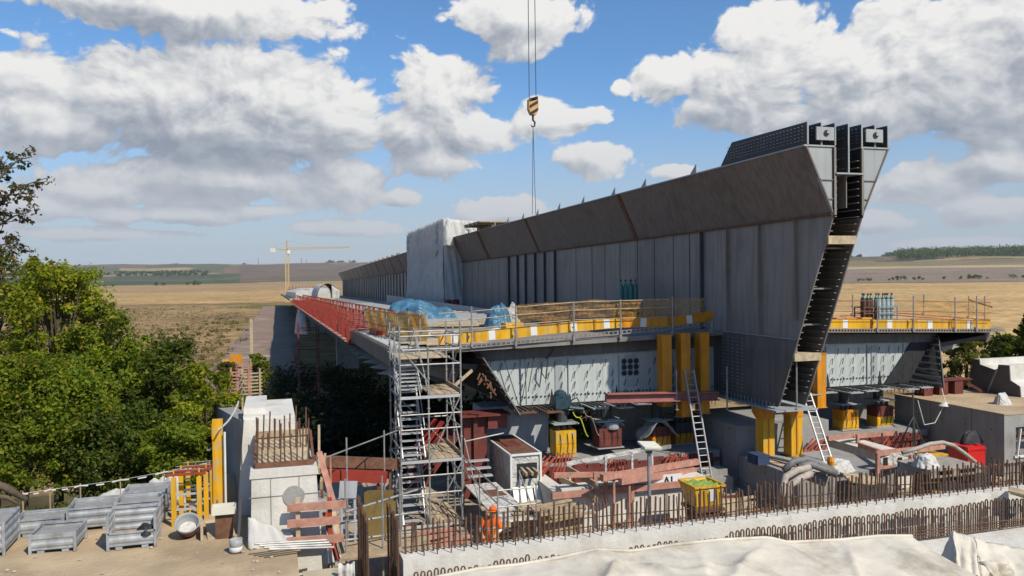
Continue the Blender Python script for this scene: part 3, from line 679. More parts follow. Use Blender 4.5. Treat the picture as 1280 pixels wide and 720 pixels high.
# right side bushes
G2 = 'bushes at the field edge right of the bridge'
tree_px('rounded dark-green bush behind the white concrete block at the right', 1266, 458, 36, 34, 60, 'leaf_dark', 21, 70, 110, 0.28, name='bush', cat='bush', group=G2, low=0.6)
tree_px('ragged green bush under the tip of the right deck', 1208, 466, 24, 44, 52, 'leaf_olive', 22, 60, 100, 0.24, name='bush', cat='bush', group=G2)
tree_px('leafy branch tips showing at the right edge beside the golden field', 1292, 418, 16, 24, 30, 'leaf_dark', 23, 26, 50, 0.16, group=G2, cr=0.5)
tree_px('bush growing between the dirt track and the shade of the bridge', 322, 474, 14, 30, 62, 'leaf_mid', 24, 34, 90, 0.26, name='bush', cat='bush', group='bushes in the valley')
tree_px('green bush by the track beyond the grey wing wall', 283, 468, 16, 12, 66, 'leaf_olive', 25, 30, 90, 0.26, name='bush', cat='bush', group='bushes in the valley')
# trees seen through under the deck
tree_px('bright-leaved green bush seen through the gap under the left deck', 725, 535, 50, 34, 36.5, 'leaf_bright', 26, 60, 110, 0.22, name='bush', cat='bush', group='bushes in the valley')  # brighter leaf colour replaces the sun that never reaches this bush

# far tree rows: each crown its own thing
def far_bush(label, u, v, h, wpx, D, seed, group, m='leaf_dark'):
    p = at(u, v, D=D); z = float(land(p.x, p.y)); hh = h * D / 1000; ww = wpx * D / 1000
    q = random.Random(seed); cl = [(p.x + q.uniform(-.4, .4) * ww, p.y + q.uniform(-.4, .4) * ww, z + hh * q.uniform(0.25, 0.8), max(ww, hh) * 0.26) for _ in range(9)]
    V, Fq = leaf_cloud(seed, cl, 26, hh * 0.16, hh * 0.11); o = mesh_obj('tree', V, Fq, m, None, (p.x, p.y, z)); tag(o, label, 'tree', group)
gA = 'small dark trees on the far left field'
for i, (u, v, h, wp) in enumerate([(124, 352, 5, 6), (132, 353, 4, 7), (195, 352, 6, 5), (204, 353, 5, 5), (235, 353, 5, 5), (243, 352, 7, 7), (249, 353, 5, 5)]):
    far_bush('small dark tree in the row on the far left field', u, v, h, wp, 1900, 200 + i, gA)
gB = 'row of trees at the foot of the ploughed slope'
for i, (u, v, h, wp) in enumerate([(1073, 347, 4, 6), (1079, 346, 4, 6), (1086, 346, 6, 8), (1111, 346, 4, 2), (1116, 345, 5, 4), (1122, 344, 7, 6), (1130, 344, 7, 8), (1142, 345, 5, 4), (1149, 344, 6, 4), (1154, 345, 4, 3), (1180, 345, 5, 3), (1201, 344, 5, 4), (1211, 344, 7, 5), (1217, 343, 8, 7), (1224, 344, 6, 6), (1234, 346, 3, 5), (1265, 343, 6, 8), (1279, 344, 5, 5)]):
    far_bush('small dark tree in the row at the foot of the ploughed slope', u, v, h, wp, 1125, 230 + i, gB)
# woods on the hills: one mass
def wood(label, spans, D, seed, dens=1.0):
    q = random.Random(seed); cl = []
    for (u0_, u1_, hpx) in spans:
        n = int((u1_ - u0_) * 1.5 * dens)
        for i in range(n):
            u = q.uniform(u0_, u1_); p = at(u, 335, D=D * q.uniform(0.96, 1.14)); z = float(land(p.x, p.y)); h = hpx * D / 1000 * q.uniform(.55, 1.0)
            cl.append((p.x, p.y, z + h * 0.5, h * 0.5))
    V, Fq = leaf_cloud(seed, cl, 26, D * 0.0022, D * 0.0015, shell=0.7); p = at((spans[0][0] + spans[0][1]) / 2, 335, D=D)
    o = mesh_obj('woods', V, Fq, 'leaf_dark', None, (p.x, p.y, float(land(p.x, p.y)))); tag(o, label, 'woods', kind='stuff')
wood('dark wood across the slope at the right horizon', [(1122, 1300, 15)], 2750, 301, 2.2)
wood('dark wood on the crest at the right horizon', [(1104, 1160, 9), (1195, 1262, 11), (1062, 1080, 4)], 3500, 302)
wood('dark trees along the crest left of the bridge', [(-20, 60, 4), (215, 225, 4), (300, 312, 4), (405, 445, 5)], 6300, 303, 0.8)
wood('green wooded band below the left horizon', [(20, 260, 4)], 3600, 304, 0.7)
# ================================================================ THE BRIDGE
CX = 18.5                                   # bridge axis, the bridge runs along +Y
SL = -0.0125
def dz(y): return SL * (y - 30)
def deckz(x, y): return 3.85 - 0.028 * abs(x - CX) + dz(y)
bridge = thing('bridge', 'grey steel road bridge under construction with a tall central spine girder', 'bridge', (CX, 30, -2.2))
YS = [30, 44, 60, 80, 100, 130, 160, 200, 250, 310, 380, 430]
# deck plate (both cantilevers)
mb = MB()
rings = []
for y in [29.2] + YS:
    z = lambda x: deckz(x, y)
    rings.append([(4.2, y, z(4.2)), (CX, y, z(CX)), (32.8, y, z(32.8)), (32.8, y, z(32.8) - 0.14), (CX, y, z(CX) - 0.2), (4.2, y, z(4.2) - 0.14)])
mb.sweep(rings); mb.build('deck_plate', 'asphalt_deck', bridge)
# edge fascias and cantilever soffits
def side(sgn):
    X = lambda a: CX + sgn * a
    fa = MB()
    fa.sweep([[(X(14.32), y, deckz(4.2, y) + 0.02), (X(14.30), y, deckz(4.2, y) - 0.62), (X(14.05), y, deckz(4.2, y) - 0.66), (X(14.0), y, deckz(4.2, y) - 0.16)] for y in YS])
    fa.build('edge_beam', 'steel_fascia', bridge)
    so_ = MB()
    so_.sweep([[(X(14.0), y, deckz(4.2, y) - 0.50), (X(11.0), y, deckz(7.5, y) - 0.95), (X(10.9), y, deckz(7.5, y) - 0.75), (X(14.0), y, deckz(4.2, y) - 0.34)] for y in YS])
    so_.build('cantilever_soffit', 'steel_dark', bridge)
    box = MB()
    box.sweep([[(X(11.1), y, deckz(7.4, y) - 0.2), (X(9.5), y, 1.05 + dz(y)), (X(9.42), y, 1.05 + dz(y)), (X(11.0), y, deckz(7.4, y) - 0.2)] for y in YS])
    # raked front edge of the outer web, ahead of the cross frame
    box.prism([(X(11.1), 30.0, 3.35), (X(9.5), 30.0, 1.05), (X(9.8), 28.2, 1.05), (X(10.9), 29.6, 3.2)], (-0.06 * sgn, 0, 0))
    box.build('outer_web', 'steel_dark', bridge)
    bt = MB()
    bt.sweep([[(X(9.5), y, 1.05 + dz(y)), (X(0.6), y, 1.05 + dz(y)), (X(0.6), y, 1.0 + dz(y)), (X(9.5), y, 1.0 + dz(y))] for y in YS])
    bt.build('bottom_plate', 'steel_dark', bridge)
    for i in range(52 if sgn < 0 else 20):
        y = 32 + i * 2.6; s1 = dz(y); rb = MB()
        rb.prism([(X(14.2), y, deckz(4.2, y) - 0.66), (X(11.4), y, deckz(7, y) - 1.6), (X(11.0), y, deckz(7, y) - 0.9), (X(14.0), y, deckz(4.2, y) - 0.45)], (0, 0.05, 0))
        rb.prism([(X(14.55), y, deckz(4.2, y) - 1.05), (X(13.4), y, deckz(4.2, y) - 0.72), (X(13.4), y, deckz(4.2, y) - 1.25)], (0, .06, 0)); rb.build('cantilever_rib', 'steel_light', bridge)
side(-1); side(1)
# white end brackets under the left corner
for k, y in enumerate((29.95, 31.2)):
    z = deckz(4.2, y); mb = MB()
    mb.prism([(4.15, y, z - 0.05), (5.6, y, z - 0.05), (4.5, y, z - 0.95)], (0, 0.04, 0)); mb.build('end_bracket', 'steel_light', bridge)
# cross frame at the bridge end: plate with stiffeners, bolt row, cable duct plate
def frame(sgn):
    X = lambda a: CX + sgn * a
    top = lambda a: deckz(X(a), 30) - 0.25
    p = MB(); p.prism([(X(0.6), 30, top(0.6)), (X(11.05), 30, top(11.05)), (X(9.45), 30, 1.1), (X(0.6), 30, 1.1)], (0, 0.06, 0))
    fr = p.build('cross_frame', 'steel_green', bridge, fix=True)
    b = MB()
    b.prism([(X(0.6), 29.88, top(0.6)), (X(11.05), 29.88, top(11.05)), (X(10.75), 29.88, top(11.05) - 0.38), (X(0.6), 29.88, top(0.6) - 0.46)], (0, 0.11, 0))
    b.build('edge_girder', 'steel_fascia', fr, fix=True)  # darker steel, partly the deck overhang's shade put into its colour
    h = MB(); rw = 4; rr_ = random.Random(5 + sgn)
    for r in range(rw):
        a = 0.9 if r else 1.2
        while a < 10.9 - 0.36 * r - 0.35:
            z0 = 2.62 - r * 0.42 + 0.004 * a; x = X(a)
            if not (3.9 < a < 5.1 and r < 2):
                h.beam((x + 0.06, 29.98, z0 + 0.13), (x + 0.02, 29.9, z0 + 0.12), 0.022); h.beam((x + 0.02, 29.9, z0 + 0.12), (x - 0.06, 29.88, z0 - 0.14), 0.024)
            a += 0.55
    h.build('shear_hook', 'steel_dark', fr)['kind'] = 'stuff'
    bo = MB()
    a = 0.7
    while a < 9.6: bo.lathe((X(a), 29.99, 1.42), [(0.035, 0), (0.035, 0.03), (0.0, 0.035)], 6, axis=Matrix.Rotation(math.pi / 2, 3, 'X')); a += 0.17
    bo.build('bolt_row', 'black', fr)['kind'] = 'stuff'
    du = MB()
    for i in range(3):
        for j in range(3):
            du.lathe((X(4.5) + (i - 1) * 0.27, 29.945, 2.42 - (j - 1) * 0.24), [(0.11, 0), (0.11, 0.012), (0.0, 0.012)], 14, axis=Matrix.Rotation(math.pi / 2, 3, 'X'))
    du.build('duct_opening', 'black', fr)
    for a in (2.6, 5.0, 7.2, 9.2):
        st = MB(); st.bx(X(a) - 0.012, X(a) + 0.012, 29.94, 30.0, 1.1, 2.9); st.build('weld_seam', 'steel_light', fr)
    st = MB(); st.bx(X(7.6) - 0.16, X(7.6) + 0.16, 29.965, 30.0, 1.1, 2.85); st.build('weld_seam', 'steel_light', fr); st = MB(); st.bx(X(4.5) - 0.20, X(4.5) + 0.20, 29.97, 30.0, 1.6, 2.9)
    st.build('weld_seam', 'steel_light', fr)
    # finger plates standing out below the frame, with studs
    for i in range(9 if sgn < 0 else 8):
        a = 9.3 - i * 0.98
        if sgn < 0 and a < 1.2: continue
        f = MB(); ln_ = 1.35 + 0.25 * math.sin(i * 2.1)
        f.bx(X(a) - 0.33, X(a) + 0.33, 30 - ln_, 30.2, 1.0, 1.04)
        fp = f.build('finger_plate', 'rust' if (sgn < 0 and i < 2) else 'steel_light', fr)
        g_ = MB()
        for k in range(5):
            for e_ in (-1, 1):
                yy = 30.05 - ln_ + k * 0.26
                g_.tube((X(a) + e_ * 0.26, yy, 0.82), (X(a) + e_ * 0.26, yy, 1.16), 0.014, 5)
        for k in range(3): g_.bx(X(a) - 0.02 + (k - 1) * .2, X(a) + 0.02 + (k - 1) * .2, 30 - ln_ + 0.25, 30, 1.04, 1.1)
        g_.build('stud', 'steel_dark', fp)['kind'] = 'stuff'
    # small black fins on the lower edge
    for a in (2.0, 2.25, 5.1, 7.9):
        g_ = MB(); g_.prism([(X(a) - 0.1, 29.97, 1.1), (X(a) + 0.1, 29.97, 1.1), (X(a), 29.97, 1.7)], (0, 0.02, 0)); g_.build('fin', 'black', fr)
frame(-1); frame(1)
# inside ribs on the right outer web, dark
for k in range(8):
    z = 1.2 + k * 0.27; t = (z - 1.05) / 2.3
    mb = MB(); mb.beam((CX + 9.5 + 1.6 * t - 0.1, 29.98, z), (CX + 9.8 + 1.1 * t - 0.1, 28.3 + 1.3 * t, z), 0.03, 0.05); mb.build('web_rib', 'steel', bridge)
    mb = MB(); mb.beam((CX - (9.55 + 1.6 * t), 30, z), (CX - (9.86 + 1.1 * t), 28.3 + 1.3 * t, z), 0.03, 0.05); mb.build('web_rib', 'steel', bridge)
mb = MB(); mb.prism([(CX + 8.1, 29.9, 1.1), (CX + 9.45, 29.9, 1.1), (CX + 10.9, 29.9, 3.1), (CX + 9.6, 29.9, 2.9)], (0, 0.05, 0)); mb.build('shadow_plate', 'black', bridge, fix=True)  # black sheet added as the shade on the web's inner face

# ---------------------------------------------------------------- central spine
TOPZ = lambda y: np.interp(y, [22.4, 76, 108, 216], [10.35, 9.97, 9.35, 7.55])
KNZ = lambda y: np.interp(y, [22.4, 76, 108, 216], [8.12, 7.60, 6.95, 5.45])
BSZ = lambda y: 3.83 + dz(y)
SY = [22.4, 26, 30, 40, 52, 64, 76, 92, 108, 135, 165, 195, 216]
def ymin(z):                                  # the raked bow: vertical above the knuckle, raking back to the bottom
    return 22.4 if z >= 8.1 else 22.4 + (8.1 - z) * 3.1 / 6.9
HW, TW = 0.6, 1.66
def spine(sgn):
    X = lambda a: CX + sgn * a
    # web from bottom plate to knuckle, a sheet of real thickness with the raked front edge
    mb = MB(); rings = []
    zl = lambda y, t: (1.2 + dz(y)) * (1 - t) + float(KNZ(y)) * t
    nz = 8
    for k in range(nz + 1):
        t = k / nz; row = []
        for i, y in enumerate(SY):
            z = zl(y, t); yy = y + (ymin(z) - 22.4) * max(0, 1 - (y - 22.4) / 7.0); row.append((yy, z))
        rings.append(row)
    vo = [(X(HW), yy, z) for row in rings for (yy, z) in row]; vi = [(X(HW - 0.05), yy, z) for row in rings for (yy, z) in row]
    n = len(SY); fs = []
    for k in range(nz):
        for i in range(n - 1): fs.append((k * n + i, k * n + i + 1, (k + 1) * n + i + 1, (k + 1) * n + i))
    o_ = len(vo); f2 = [tuple(q + o_ for q in reversed(f)) for f in fs]
    edge = [(k * n, (k + 1) * n, (k + 1) * n + o_, k * n + o_) for k in range(nz)] + [(k * n + n - 1, k * n + n - 1 + o_, (k + 1) * n + n - 1 + o_, (k + 1) * n + n - 1) for k in range(nz)]
    edge += [(i, i + o_, i + 1 + o_, i + 1) for i in range(n - 1)] + [(nz * n + i, nz * n + i + 1, nz * n + i + 1 + o_, nz * n + i + o_) for i in range(n - 1)]
    mb.add(vo + vi, fs + f2 + edge); web = mb.build('spine_web', 'steel', bridge, fix=True)
    # flared upper plate
    mb = MB(); mb.sweep([[(X(HW), y, float(KNZ(y))), (X(HW + 0.42), y, float(KNZ(y)) + 0.72 * (float(TOPZ(y)) - float(KNZ(y))) * 0.55), (X(TW), y, float(TOPZ(y))), (X(TW - 0.06), y, float(TOPZ(y))), (X(HW + 0.36), y, float(KNZ(y)) + 0.72 * (float(TOPZ(y)) - float(KNZ(y))) * 0.55), (X(HW - 0.05), y, float(KNZ(y)))] for y in SY])
    flare = mb.build('flared_plate', 'steel_flare', bridge, fix=True)
    # top flange and inner wall
    mb = MB(); mb.sweep([[(X(TW + 0.07), y, float(TOPZ(y))), (X(TW + 0.07), y, float(TOPZ(y)) + 0.05), (X(HW - 0.08), y, float(TOPZ(y)) + 0.05), (X(HW - 0.08), y, float(TOPZ(y)))] for y in SY]); mb.build('top_flange', 'steel_light', bridge, fix=True)
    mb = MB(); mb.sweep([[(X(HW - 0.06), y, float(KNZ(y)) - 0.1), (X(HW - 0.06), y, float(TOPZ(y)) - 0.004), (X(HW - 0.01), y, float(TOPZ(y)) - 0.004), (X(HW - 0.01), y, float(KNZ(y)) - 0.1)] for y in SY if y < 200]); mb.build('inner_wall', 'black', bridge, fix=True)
    # light end plate of the flared cell
    mb = MB(); mb.prism([(X(HW), 22.44, 8.12), (X(HW + 0.44), 22.44, 9.0), (X(TW - 0.06), 22.44, 10.345), (X(HW - 0.0), 22.44, 10.345)], (0, 0.04, 0)); ep = mb.build('end_plate', 'steel_light', bridge, fix=True)
    mb = MB(); mb.bx(min(X(HW), X(HW + 0.22)), max(X(HW), X(HW + 0.22)), 22.40, 22.44, 8.62, 8.65); mb.bx(min(X(HW), X(HW + 0.56)), max(X(HW), X(HW + 0.56)), 22.40, 22.44, 9.25, 9.28)
    mb.bx(min(X(HW - .09), X(HW - .01)), max(X(HW - .09), X(HW - .01)), 22.36, 22.42, 8.1, 10.34); mb.build('edge_flat', 'steel', ep)
    # inner ribs seen in the slot
    mb = MB(); z = 1.7
    while z < 10.1:
        y0 = ymin(z); mb.bx(min(X(HW - 0.05), X(HW - 0.2)), max(X(HW - 0.05), X(HW - 0.2)), y0 + 0.06, y0 + 7.0, z, z + 0.025); z += 0.235
    mb.build('inner_rib', 'steel', web)
    return web, flare
webL, flareL = spine(-1); webR, flareR = spine(1)
# thing seen through the slot: closing plate deep inside, cross bars, timber packers
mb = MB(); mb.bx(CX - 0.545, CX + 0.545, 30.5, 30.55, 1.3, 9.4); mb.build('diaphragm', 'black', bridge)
mb = MB(); mb.bx(CX - 0.545, CX + 0.545, 22.3, 27.4, 9.45, 9.5); mb.build('slot_plate', 'steel_light', bridge)
mb = MB(); mb.bx(CX - 0.015, CX + 0.015, 22.5, 27, 8.35, 9.45); mb.build('slot_divider', 'steel', bridge)
mb = MB()
for z in (7.0, 5.6, 4.3): y0 = ymin(z); mb.bx(CX - 0.54, CX + 0.54, y0 + 0.35, y0 + 0.5, z, z + 0.05)
mb.build('cross_bar', 'steel', bridge)
for (u, v) in ((1047, 301), (1001, 452)):
    z = at(u, v, Y=23.4).z; y0 = ymin(z); mb = MB(); mb.bx(CX - 0.56, CX + 0.56, y0 - 0.06, y0 + 0.5, z - 0.14, z + 0.14); o = mb.build('timber_platform', 'wood_pale'); tag(o, ('pale timber working platform wedged across the upper slot of the spine end' if v < 400 else 'pale timber working platform wedged across the lower slot of the spine end'), 'platform', 'platforms in the spine slot')
# connection fins on top of the end
for i in range(7):
    x = CX - 1.60 + i * 0.533; low = 9.52 if i in (3,) else 10.405
    mb = MB(); mb.prism([(x, 22.42, low), (x, 22.42, 11.15), (x, 26.9, 11.2), (x, 27.7, low + (0.0))], (0.03, 0, 0)); fin = mb.build('connection_fin', 'steel_dark', bridge, fix=True)
    g_ = MB()
    for r in range(5):
        for k in range(24):
            y = 22.6 + k * 0.195; g_.box((x - 0.04, y, low + 0.16 + r * (11.02 - low - .16) / 4), (0.07, 0.028, 0.028))
    for k in range(6): g_.box((x - 0.002, 22.40, low + 0.1 + k * 0.11), (0.05, 0.03, 0.02))
    g_.build('dowel', 'steel_light' if i == 0 else 'steel', fin)['kind'] = 'stuff'
    f2 = MB(); f2.bx(x - 0.012, x + 0.042, 22.39, 22.419, low, 11.15); f2.build('front_edge', 'steel_light', fin)
for sgn in (-1, 1):
    x = CX + sgn * 0.98; mb = MB(); mb.bx(x - 0.34, x + 0.34, 22.30, 22.36, 10.55, 10.98); lug = mb.build('lifting_lug', 'steel_light', bridge)
    g_ = MB(); g_.lathe((x + 0.03, 22.29, 10.78), [(0.10, 0), (0.10, 0.02), (0, 0.02)], 14, axis=Matrix.Rotation(math.pi / 2, 3, 'X')); g_.build('lug_hole', 'black', lug)
    g_ = MB(); g_.lathe((x + 0.06, 22.26, 10.80), [(0.045, 0), (0.045, 0.02), (0, 0.02)], 10, axis=Matrix.Rotation(math.pi / 2, 3, 'X')); g_.build('lug_pin', 'steel_light', lug)
# vertical stiffener flats and dark joints on the left web
YOF = lambda u, v=330: at(u, v, X=CX - HW).y
for u in (590, 598, 606, 615, 624, 633, 720, 740, 756, 775, 797, 818, 842, 862):
    y = YOF(u); mb = MB(); mb.bx(CX - HW - 0.012, CX - HW - 0.002, y - 0.03, y + 0.03, float(BSZ(y)), float(KNZ(y)) - 0.05); mb.build('web_seam', 'steel_dark', webL)
for u in (637, 648, 658, 670, 682, 695, 879):
    y = YOF(u); mb = MB(); mb.bx(CX - HW - 0.16, CX - HW, y - 0.04, y + 0.04, float(BSZ(y)), float(KNZ(y)) - 0.04); mb.build('web_stiffener', 'steel_dark', webL)
for u in (911, 951, 996):
    y = YOF(u); mb = MB(); mb.bx(CX - HW - 0.14, CX - HW, y - 0.02, y + 0.02, float(BSZ(y)) + (0.0 if u < 990 else 0.6), float(KNZ(y)) - 0.04); mb.build('web_stiffener', 'steel', webL)
for i in range(34):
    y = 110 + i * 3.1; mb = MB(); mb.bx(CX - HW - 0.12, CX - HW, y - 0.05, y + 0.05, float(BSZ(y)), float(KNZ(y)) - 0.04); mb.build('web_stiffener', 'steel_dark', webL)
# knuckle flat (rusty weld line) along the fold, and thin ledge where the deck joins
mb = MB(); mb.sweep([[(CX - HW - 0.02, y, float(KNZ(y)) - 0.03), (CX - HW - 0.02, y, float(KNZ(y)) + 0.02), (CX - HW - 0.1, y, float(KNZ(y)) + 0.02), (CX - HW - 0.1, y, float(KNZ(y)) - 0.03)] for y in SY]); mb.build('weld_line', 'rust', flareL, fix=True)
mb = MB(); mb.prism([(CX - HW - 0.004, ymin(3.78) + .02, 3.78), (CX - HW - 0.004, ymin(1.2) + .02, 1.22), (CX - HW - 0.004, 31.0, 1.22), (CX - HW - 0.004, 31.0, 3.78)], (-0.008, 0, 0)); mb.build('lower_web', 'steel_fascia', webL, fix=True)
mb = MB(); mb.bx(CX - HW - 0.06, CX - HW, 24.4, 30, 3.80, 3.83); mb.build('ledge', 'steel_light', webL)
# rusty splice bands and lifting fins on the flared plate
def flare_band(y, w_, m='rust'):
    k, t = float(KNZ(y)), float(TOPZ(y)); mz = k + 0.396 * (t - k); mb = MB()
    P = [(HW + 0.0, k + 0.02), (HW + 0.42, mz), (TW, t)]
    for (a, b) in zip(P, P[1:]): mb.beam((CX - a[0] - 0.02, y, a[1]), (CX - b[0] - 0.02, y, b[1]), w_, 0.05, up=(-1, 0, 0.4))
    return mb.build('splice_band', m, flareL)
YF = lambda u, v: at(u, v, X=CX - 1.2).y
for (u, v) in ((783, 270), (664, 295)): flare_band(YF(u, v), 0.34)
flare_band(YF(603, 313), 0.7)
for i in range(12): flare_band(112 + i * 8.4, 0.25, 'steel_dark')
for u in (583, 596, 615, 632, 651, 669, 696, 726, 764, 802, 864):
    y = at(u, 200, X=CX - TW).y; z = float(TOPZ(y)) + 0.05; mb = MB()
    mb.prism([(CX - TW + 0.1, y - 0.22, z), (CX - TW + 0.1, y + 0.35, z), (CX - TW + 0.1, y - 0.22, z + 0.42)], (0.05, 0, 0)); mb.build('lifting_fin', 'steel_light', bridge)
for i in range(20):
    y = 112 + i * 5.2; z = float(TOPZ(y)) + 0.05; mb = MB(); mb.bx(CX - TW, CX - TW + 0.4, y, y + 0.5, z, z + 0.3); mb.build('lifting_fin', 'steel', bridge)
# studs on the lower inner web, below deck level
mb = MB()
for r in range(16):
    for k in range(5):
        y = 26.2 + k * 0.34 + 1.6; mb.box((CX - HW - 0.05, y, 1.5 + r * 0.14), (0.1, 0.02, 0.02))
for k in range(20): mb.tube((CX - HW - 0.12, 25.6 + k * 0.24, 1.15), (CX - HW - 0.12, 25.6 + k * 0.24, 1.38), 0.014, 5)
mb.build('stud', 'steel_light', webL)['kind'] = 'stuff'
mb = MB(); mb.bx(CX - HW - 0.3, CX + HW + 0.3, 25.2, 32, 1.08, 1.14); mb.build('sole_plate', 'steel_light', bridge)

# ---------------------------------------------------------------- things standing on / hanging from the bridge
# red formwork brackets along the left edge
def bracket():
    t = thing('formwork_bracket', 'red steel formwork bracket clamped over the left deck edge, one of a long row', 'formwork bracket', (0, 0, 0), 'red formwork brackets along the left deck edge')
    mb = MB(); mb.prism([(-0.34, 0, -0.62), (-0.46, 0, 0.46), (-0.26, 0, 0.52), (-0.14, 0, -0.62)], (0, 0.13, 0)); mb.build('outer_post', 'red', t, fix=True)
    mb = MB(); mb.bx(-0.3, 3.6, 0.04, 0.12, 0.03, 0.13); mb.build('sill_beam', 'red', t)
    for a, h in ((0.9, 0.95), (2.2, 1.0), (3.3, 0.85)):
        mb = MB(); mb.bx(a - 0.045, a + 0.045, 0.04, 0.12, 0.13, h); mb.bx(a - 0.09, a + 0.09, 0.0, 0.16, h, h + 0.05); mb.build('inner_post', 'orange_red' if a > 2 else 'red', t)
    mb = MB(); mb.beam((-0.3, 0.08, 0.4), (0.9, 0.08, 0.14), 0.05); mb.build('diagonal_strut', 'red', t)
    mb = MB(); mb.beam((0.9, 0.08, 0.8), (2.2, 0.08, 0.14), 0.045); mb.build('diagonal_strut', 'orange_red', t)
    mb = MB(); mb.bx(-0.3, 0.5, -0.02, 0.16, -0.72, -0.63); mb.build('clamp', 'red', t)
    return t
b0 = bracket(); b0.location = (4.2, 44, deckz(4.2, 44))
for i in range(1, 47):
    y = 44 + i * 2.95; dup(b0, (4.2 + 0.04 * math.sin(i * 3.7), y, deckz(4.2, y)), 0.02 * math.sin(i * 2.3))
def rail_along(name, x, zo, y0, y1, m, label, cat, r=0.04):
    mb = MB(); n = 30; mb.path([(x, y0 + (y1 - y0) * i / n, deckz(x, y0 + (y1 - y0) * i / n) + zo) for i in range(n + 1)], r, 5); o = mb.build(name, m); tag(o, label, cat)
rail_along('guard_rail', 5.1, 0.97, 44, 180, 'orange_red', 'red tube rail joining the formwork brackets nearer the deck edge', 'rail')
rail_along('guard_rail', 6.4, 1.03, 44, 180, 'orange_red', 'red tube rail joining the inner posts of the formwork brackets', 'rail')
mb = MB(); mb.sweep([[(3.72, y, deckz(4.2, y) - 0.52), (3.72, y, deckz(4.2, y) - 0.44), (3.98, y, deckz(4.2, y) - 0.44), (3.98, y, deckz(4.2, y) - 0.52)] for y in (44, 90, 130, 182)])
tag(mb.build('walkway_board', 'pink'), 'long pale red timber running below the red formwork brackets', 'timber')

# yellow kick boards with posts along the front edge
def yellow_board(p, q, label, grp, m='yellow'):
    p, q = Vector(p), Vector(q); mb = MB(); mb.beam(p, q, 0.07, 0.40); o = thing('barrier_board', label, 'barrier board', tuple(p), grp); o.location = p
    mb.build('board', m, o)
    d = (q - p).normalized(); a = p.lerp(q, 0.45); mb = MB(); mb.beam(a - d * 0.13 + Vector((0, -0.038, 0)), a + d * 0.13 + Vector((0, -0.038, 0)), 0.012, 0.36); mb.build('white_label', 'white', o)
    mb = MB(); e = p.lerp(q, 0.04); mb.beam(e - d * .03 + Vector((0, -0.03, 0)), e + d * .03 + Vector((0, -0.03, 0)), 0.05, 0.42); mb.build('end_clip', 'orange', o)
ub = [(548, 424), (592, 421), (643, 416), (697, 410), (742, 406), (778, 403), (836, 403), (893, 394)]
names = ['yellow kick board nearest the scaffold tower on the left deck front', 'second yellow kick board from the scaffold tower', 'third yellow kick board from the scaffold tower', 'yellow kick board below the fine orange netting, before the gas bottles', 'short yellow kick board in front of the green gas bottles', 'shaded yellow kick board above the first orange column', 'shaded rising yellow kick board ending at the spine wall']
for i in range(7):
    a = at(*ub[i], Y=29.35); c = at(*ub[i + 1], Y=29.35); yellow_board(a, c - (c - a) * 0.025, names[i], 'yellow kick boards on the left deck edge', 'yellow' if i < 5 else 'orange')  # orange stands in for the yellow of the last two boards in shade
ubr = [(1030, 405), (1088, 405), (1140, 406), (1189, 406), (1238, 406)]
names = ['yellow kick board on the right deck next to the spine', 'yellow kick board in front of the right-hand gas bottles', 'yellow kick board in the middle of the right deck front', 'yellow kick board at the outer end of the right deck']
for i in range(4):
    a = at(*ubr[i], Y=29.35); c = at(*ubr[i + 1], Y=29.35); yellow_board(a, c - (c - a) * 0.02, names[i], 'yellow kick boards on the right deck edge')
# grey beam with drain slots under the yellow boards
for (ua, va, uc, vcc, lab) in ((548, 437, 893, 405, 'slotted grey edge rail under the yellow boards of the left deck'), (1030, 413.5, 1240, 413.5, 'slotted grey edge rail under the yellow boards of the right deck')):
    a, c = at(ua, va, Y=29.14), at(uc, vcc, Y=29.14); n = 60; mb = MB(); mb.beam(a - Vector((0, 0, .05)), c - Vector((0, 0, .05)), 0.05, 0.04); mb.beam(a + Vector((0, 0, .08)), c + Vector((0, 0, .08)), 0.03, 0.03)
    for i in range(n): p = a.lerp(c, (i + .5) / n); mb.box((p.x, p.y, p.z + 0.015), (0.06, 0.04, 0.12))
    tag(mb.build('edge_rail', 'steel'), lab, 'rail')
# guard posts
def post(u, v0, v1, label, Y=29.08, m='galv'):
    a, c = at(u, v1, Y=Y), at(u, v0, Y=Y); mb = MB(); mb.tube(a, Vector((a.x, a.y, c.z)), 0.03, 6); mb.box(a + Vector((0, 0.05, .1)), (0.09, 0.14, 0.16)); mb.box(a + Vector((0, 0.05, .55)), (0.08, 0.1, 0.05))
    tag(mb.build('guard_post', m), label, 'guard post', 'guard posts on the deck edges')
for u, v0, v1, lab in ((590, 383, 434, 'guard post on the left deck nearest the scaffold tower'), (645, 382, 433, 'guard post at the corner of the fine orange netting'), (717.5, 378, 427, 'tall guard post midway along the left deck front'), (776, 374, 424, 'guard post in front of the green gas bottles'), (841, 370, 420, 'guard post above the first orange column'), (890, 396, 417, 'stub post where the yellow boards meet the spine wall'),
    (1097, 372, 415, 'guard post left of the right-hand gas bottles'), (1142, 370, 415, 'guard post with a tied knot in the middle of the right deck'), (1194, 371, 414, 'guard post two from the outer end of the right deck'), (1221, 370, 414, 'guard post with a dark slanting bar at the outer right deck end')): post(u, v0, v1, lab)
for u, v0, v1, lab in ((1066, 368, 396, 'rear guard post between spine and gas bottles'), (1155, 368, 395, 'rear guard post behind the right deck middle'), (1211, 370, 399, 'rear guard post near the right deck end'), (1231, 370, 405, 'rear guard post at the far right deck corner')): post(u, v0, v1, lab, Y=36)
mb = MB(); mb.tube(at(1212, 375, Y=33), at(1240, 384, Y=31), 0.035, 6); tag(mb.build('slanting_bar', 'steel_dark'), 'dark slanting bar across the guard posts at the outer right deck end', 'bar')
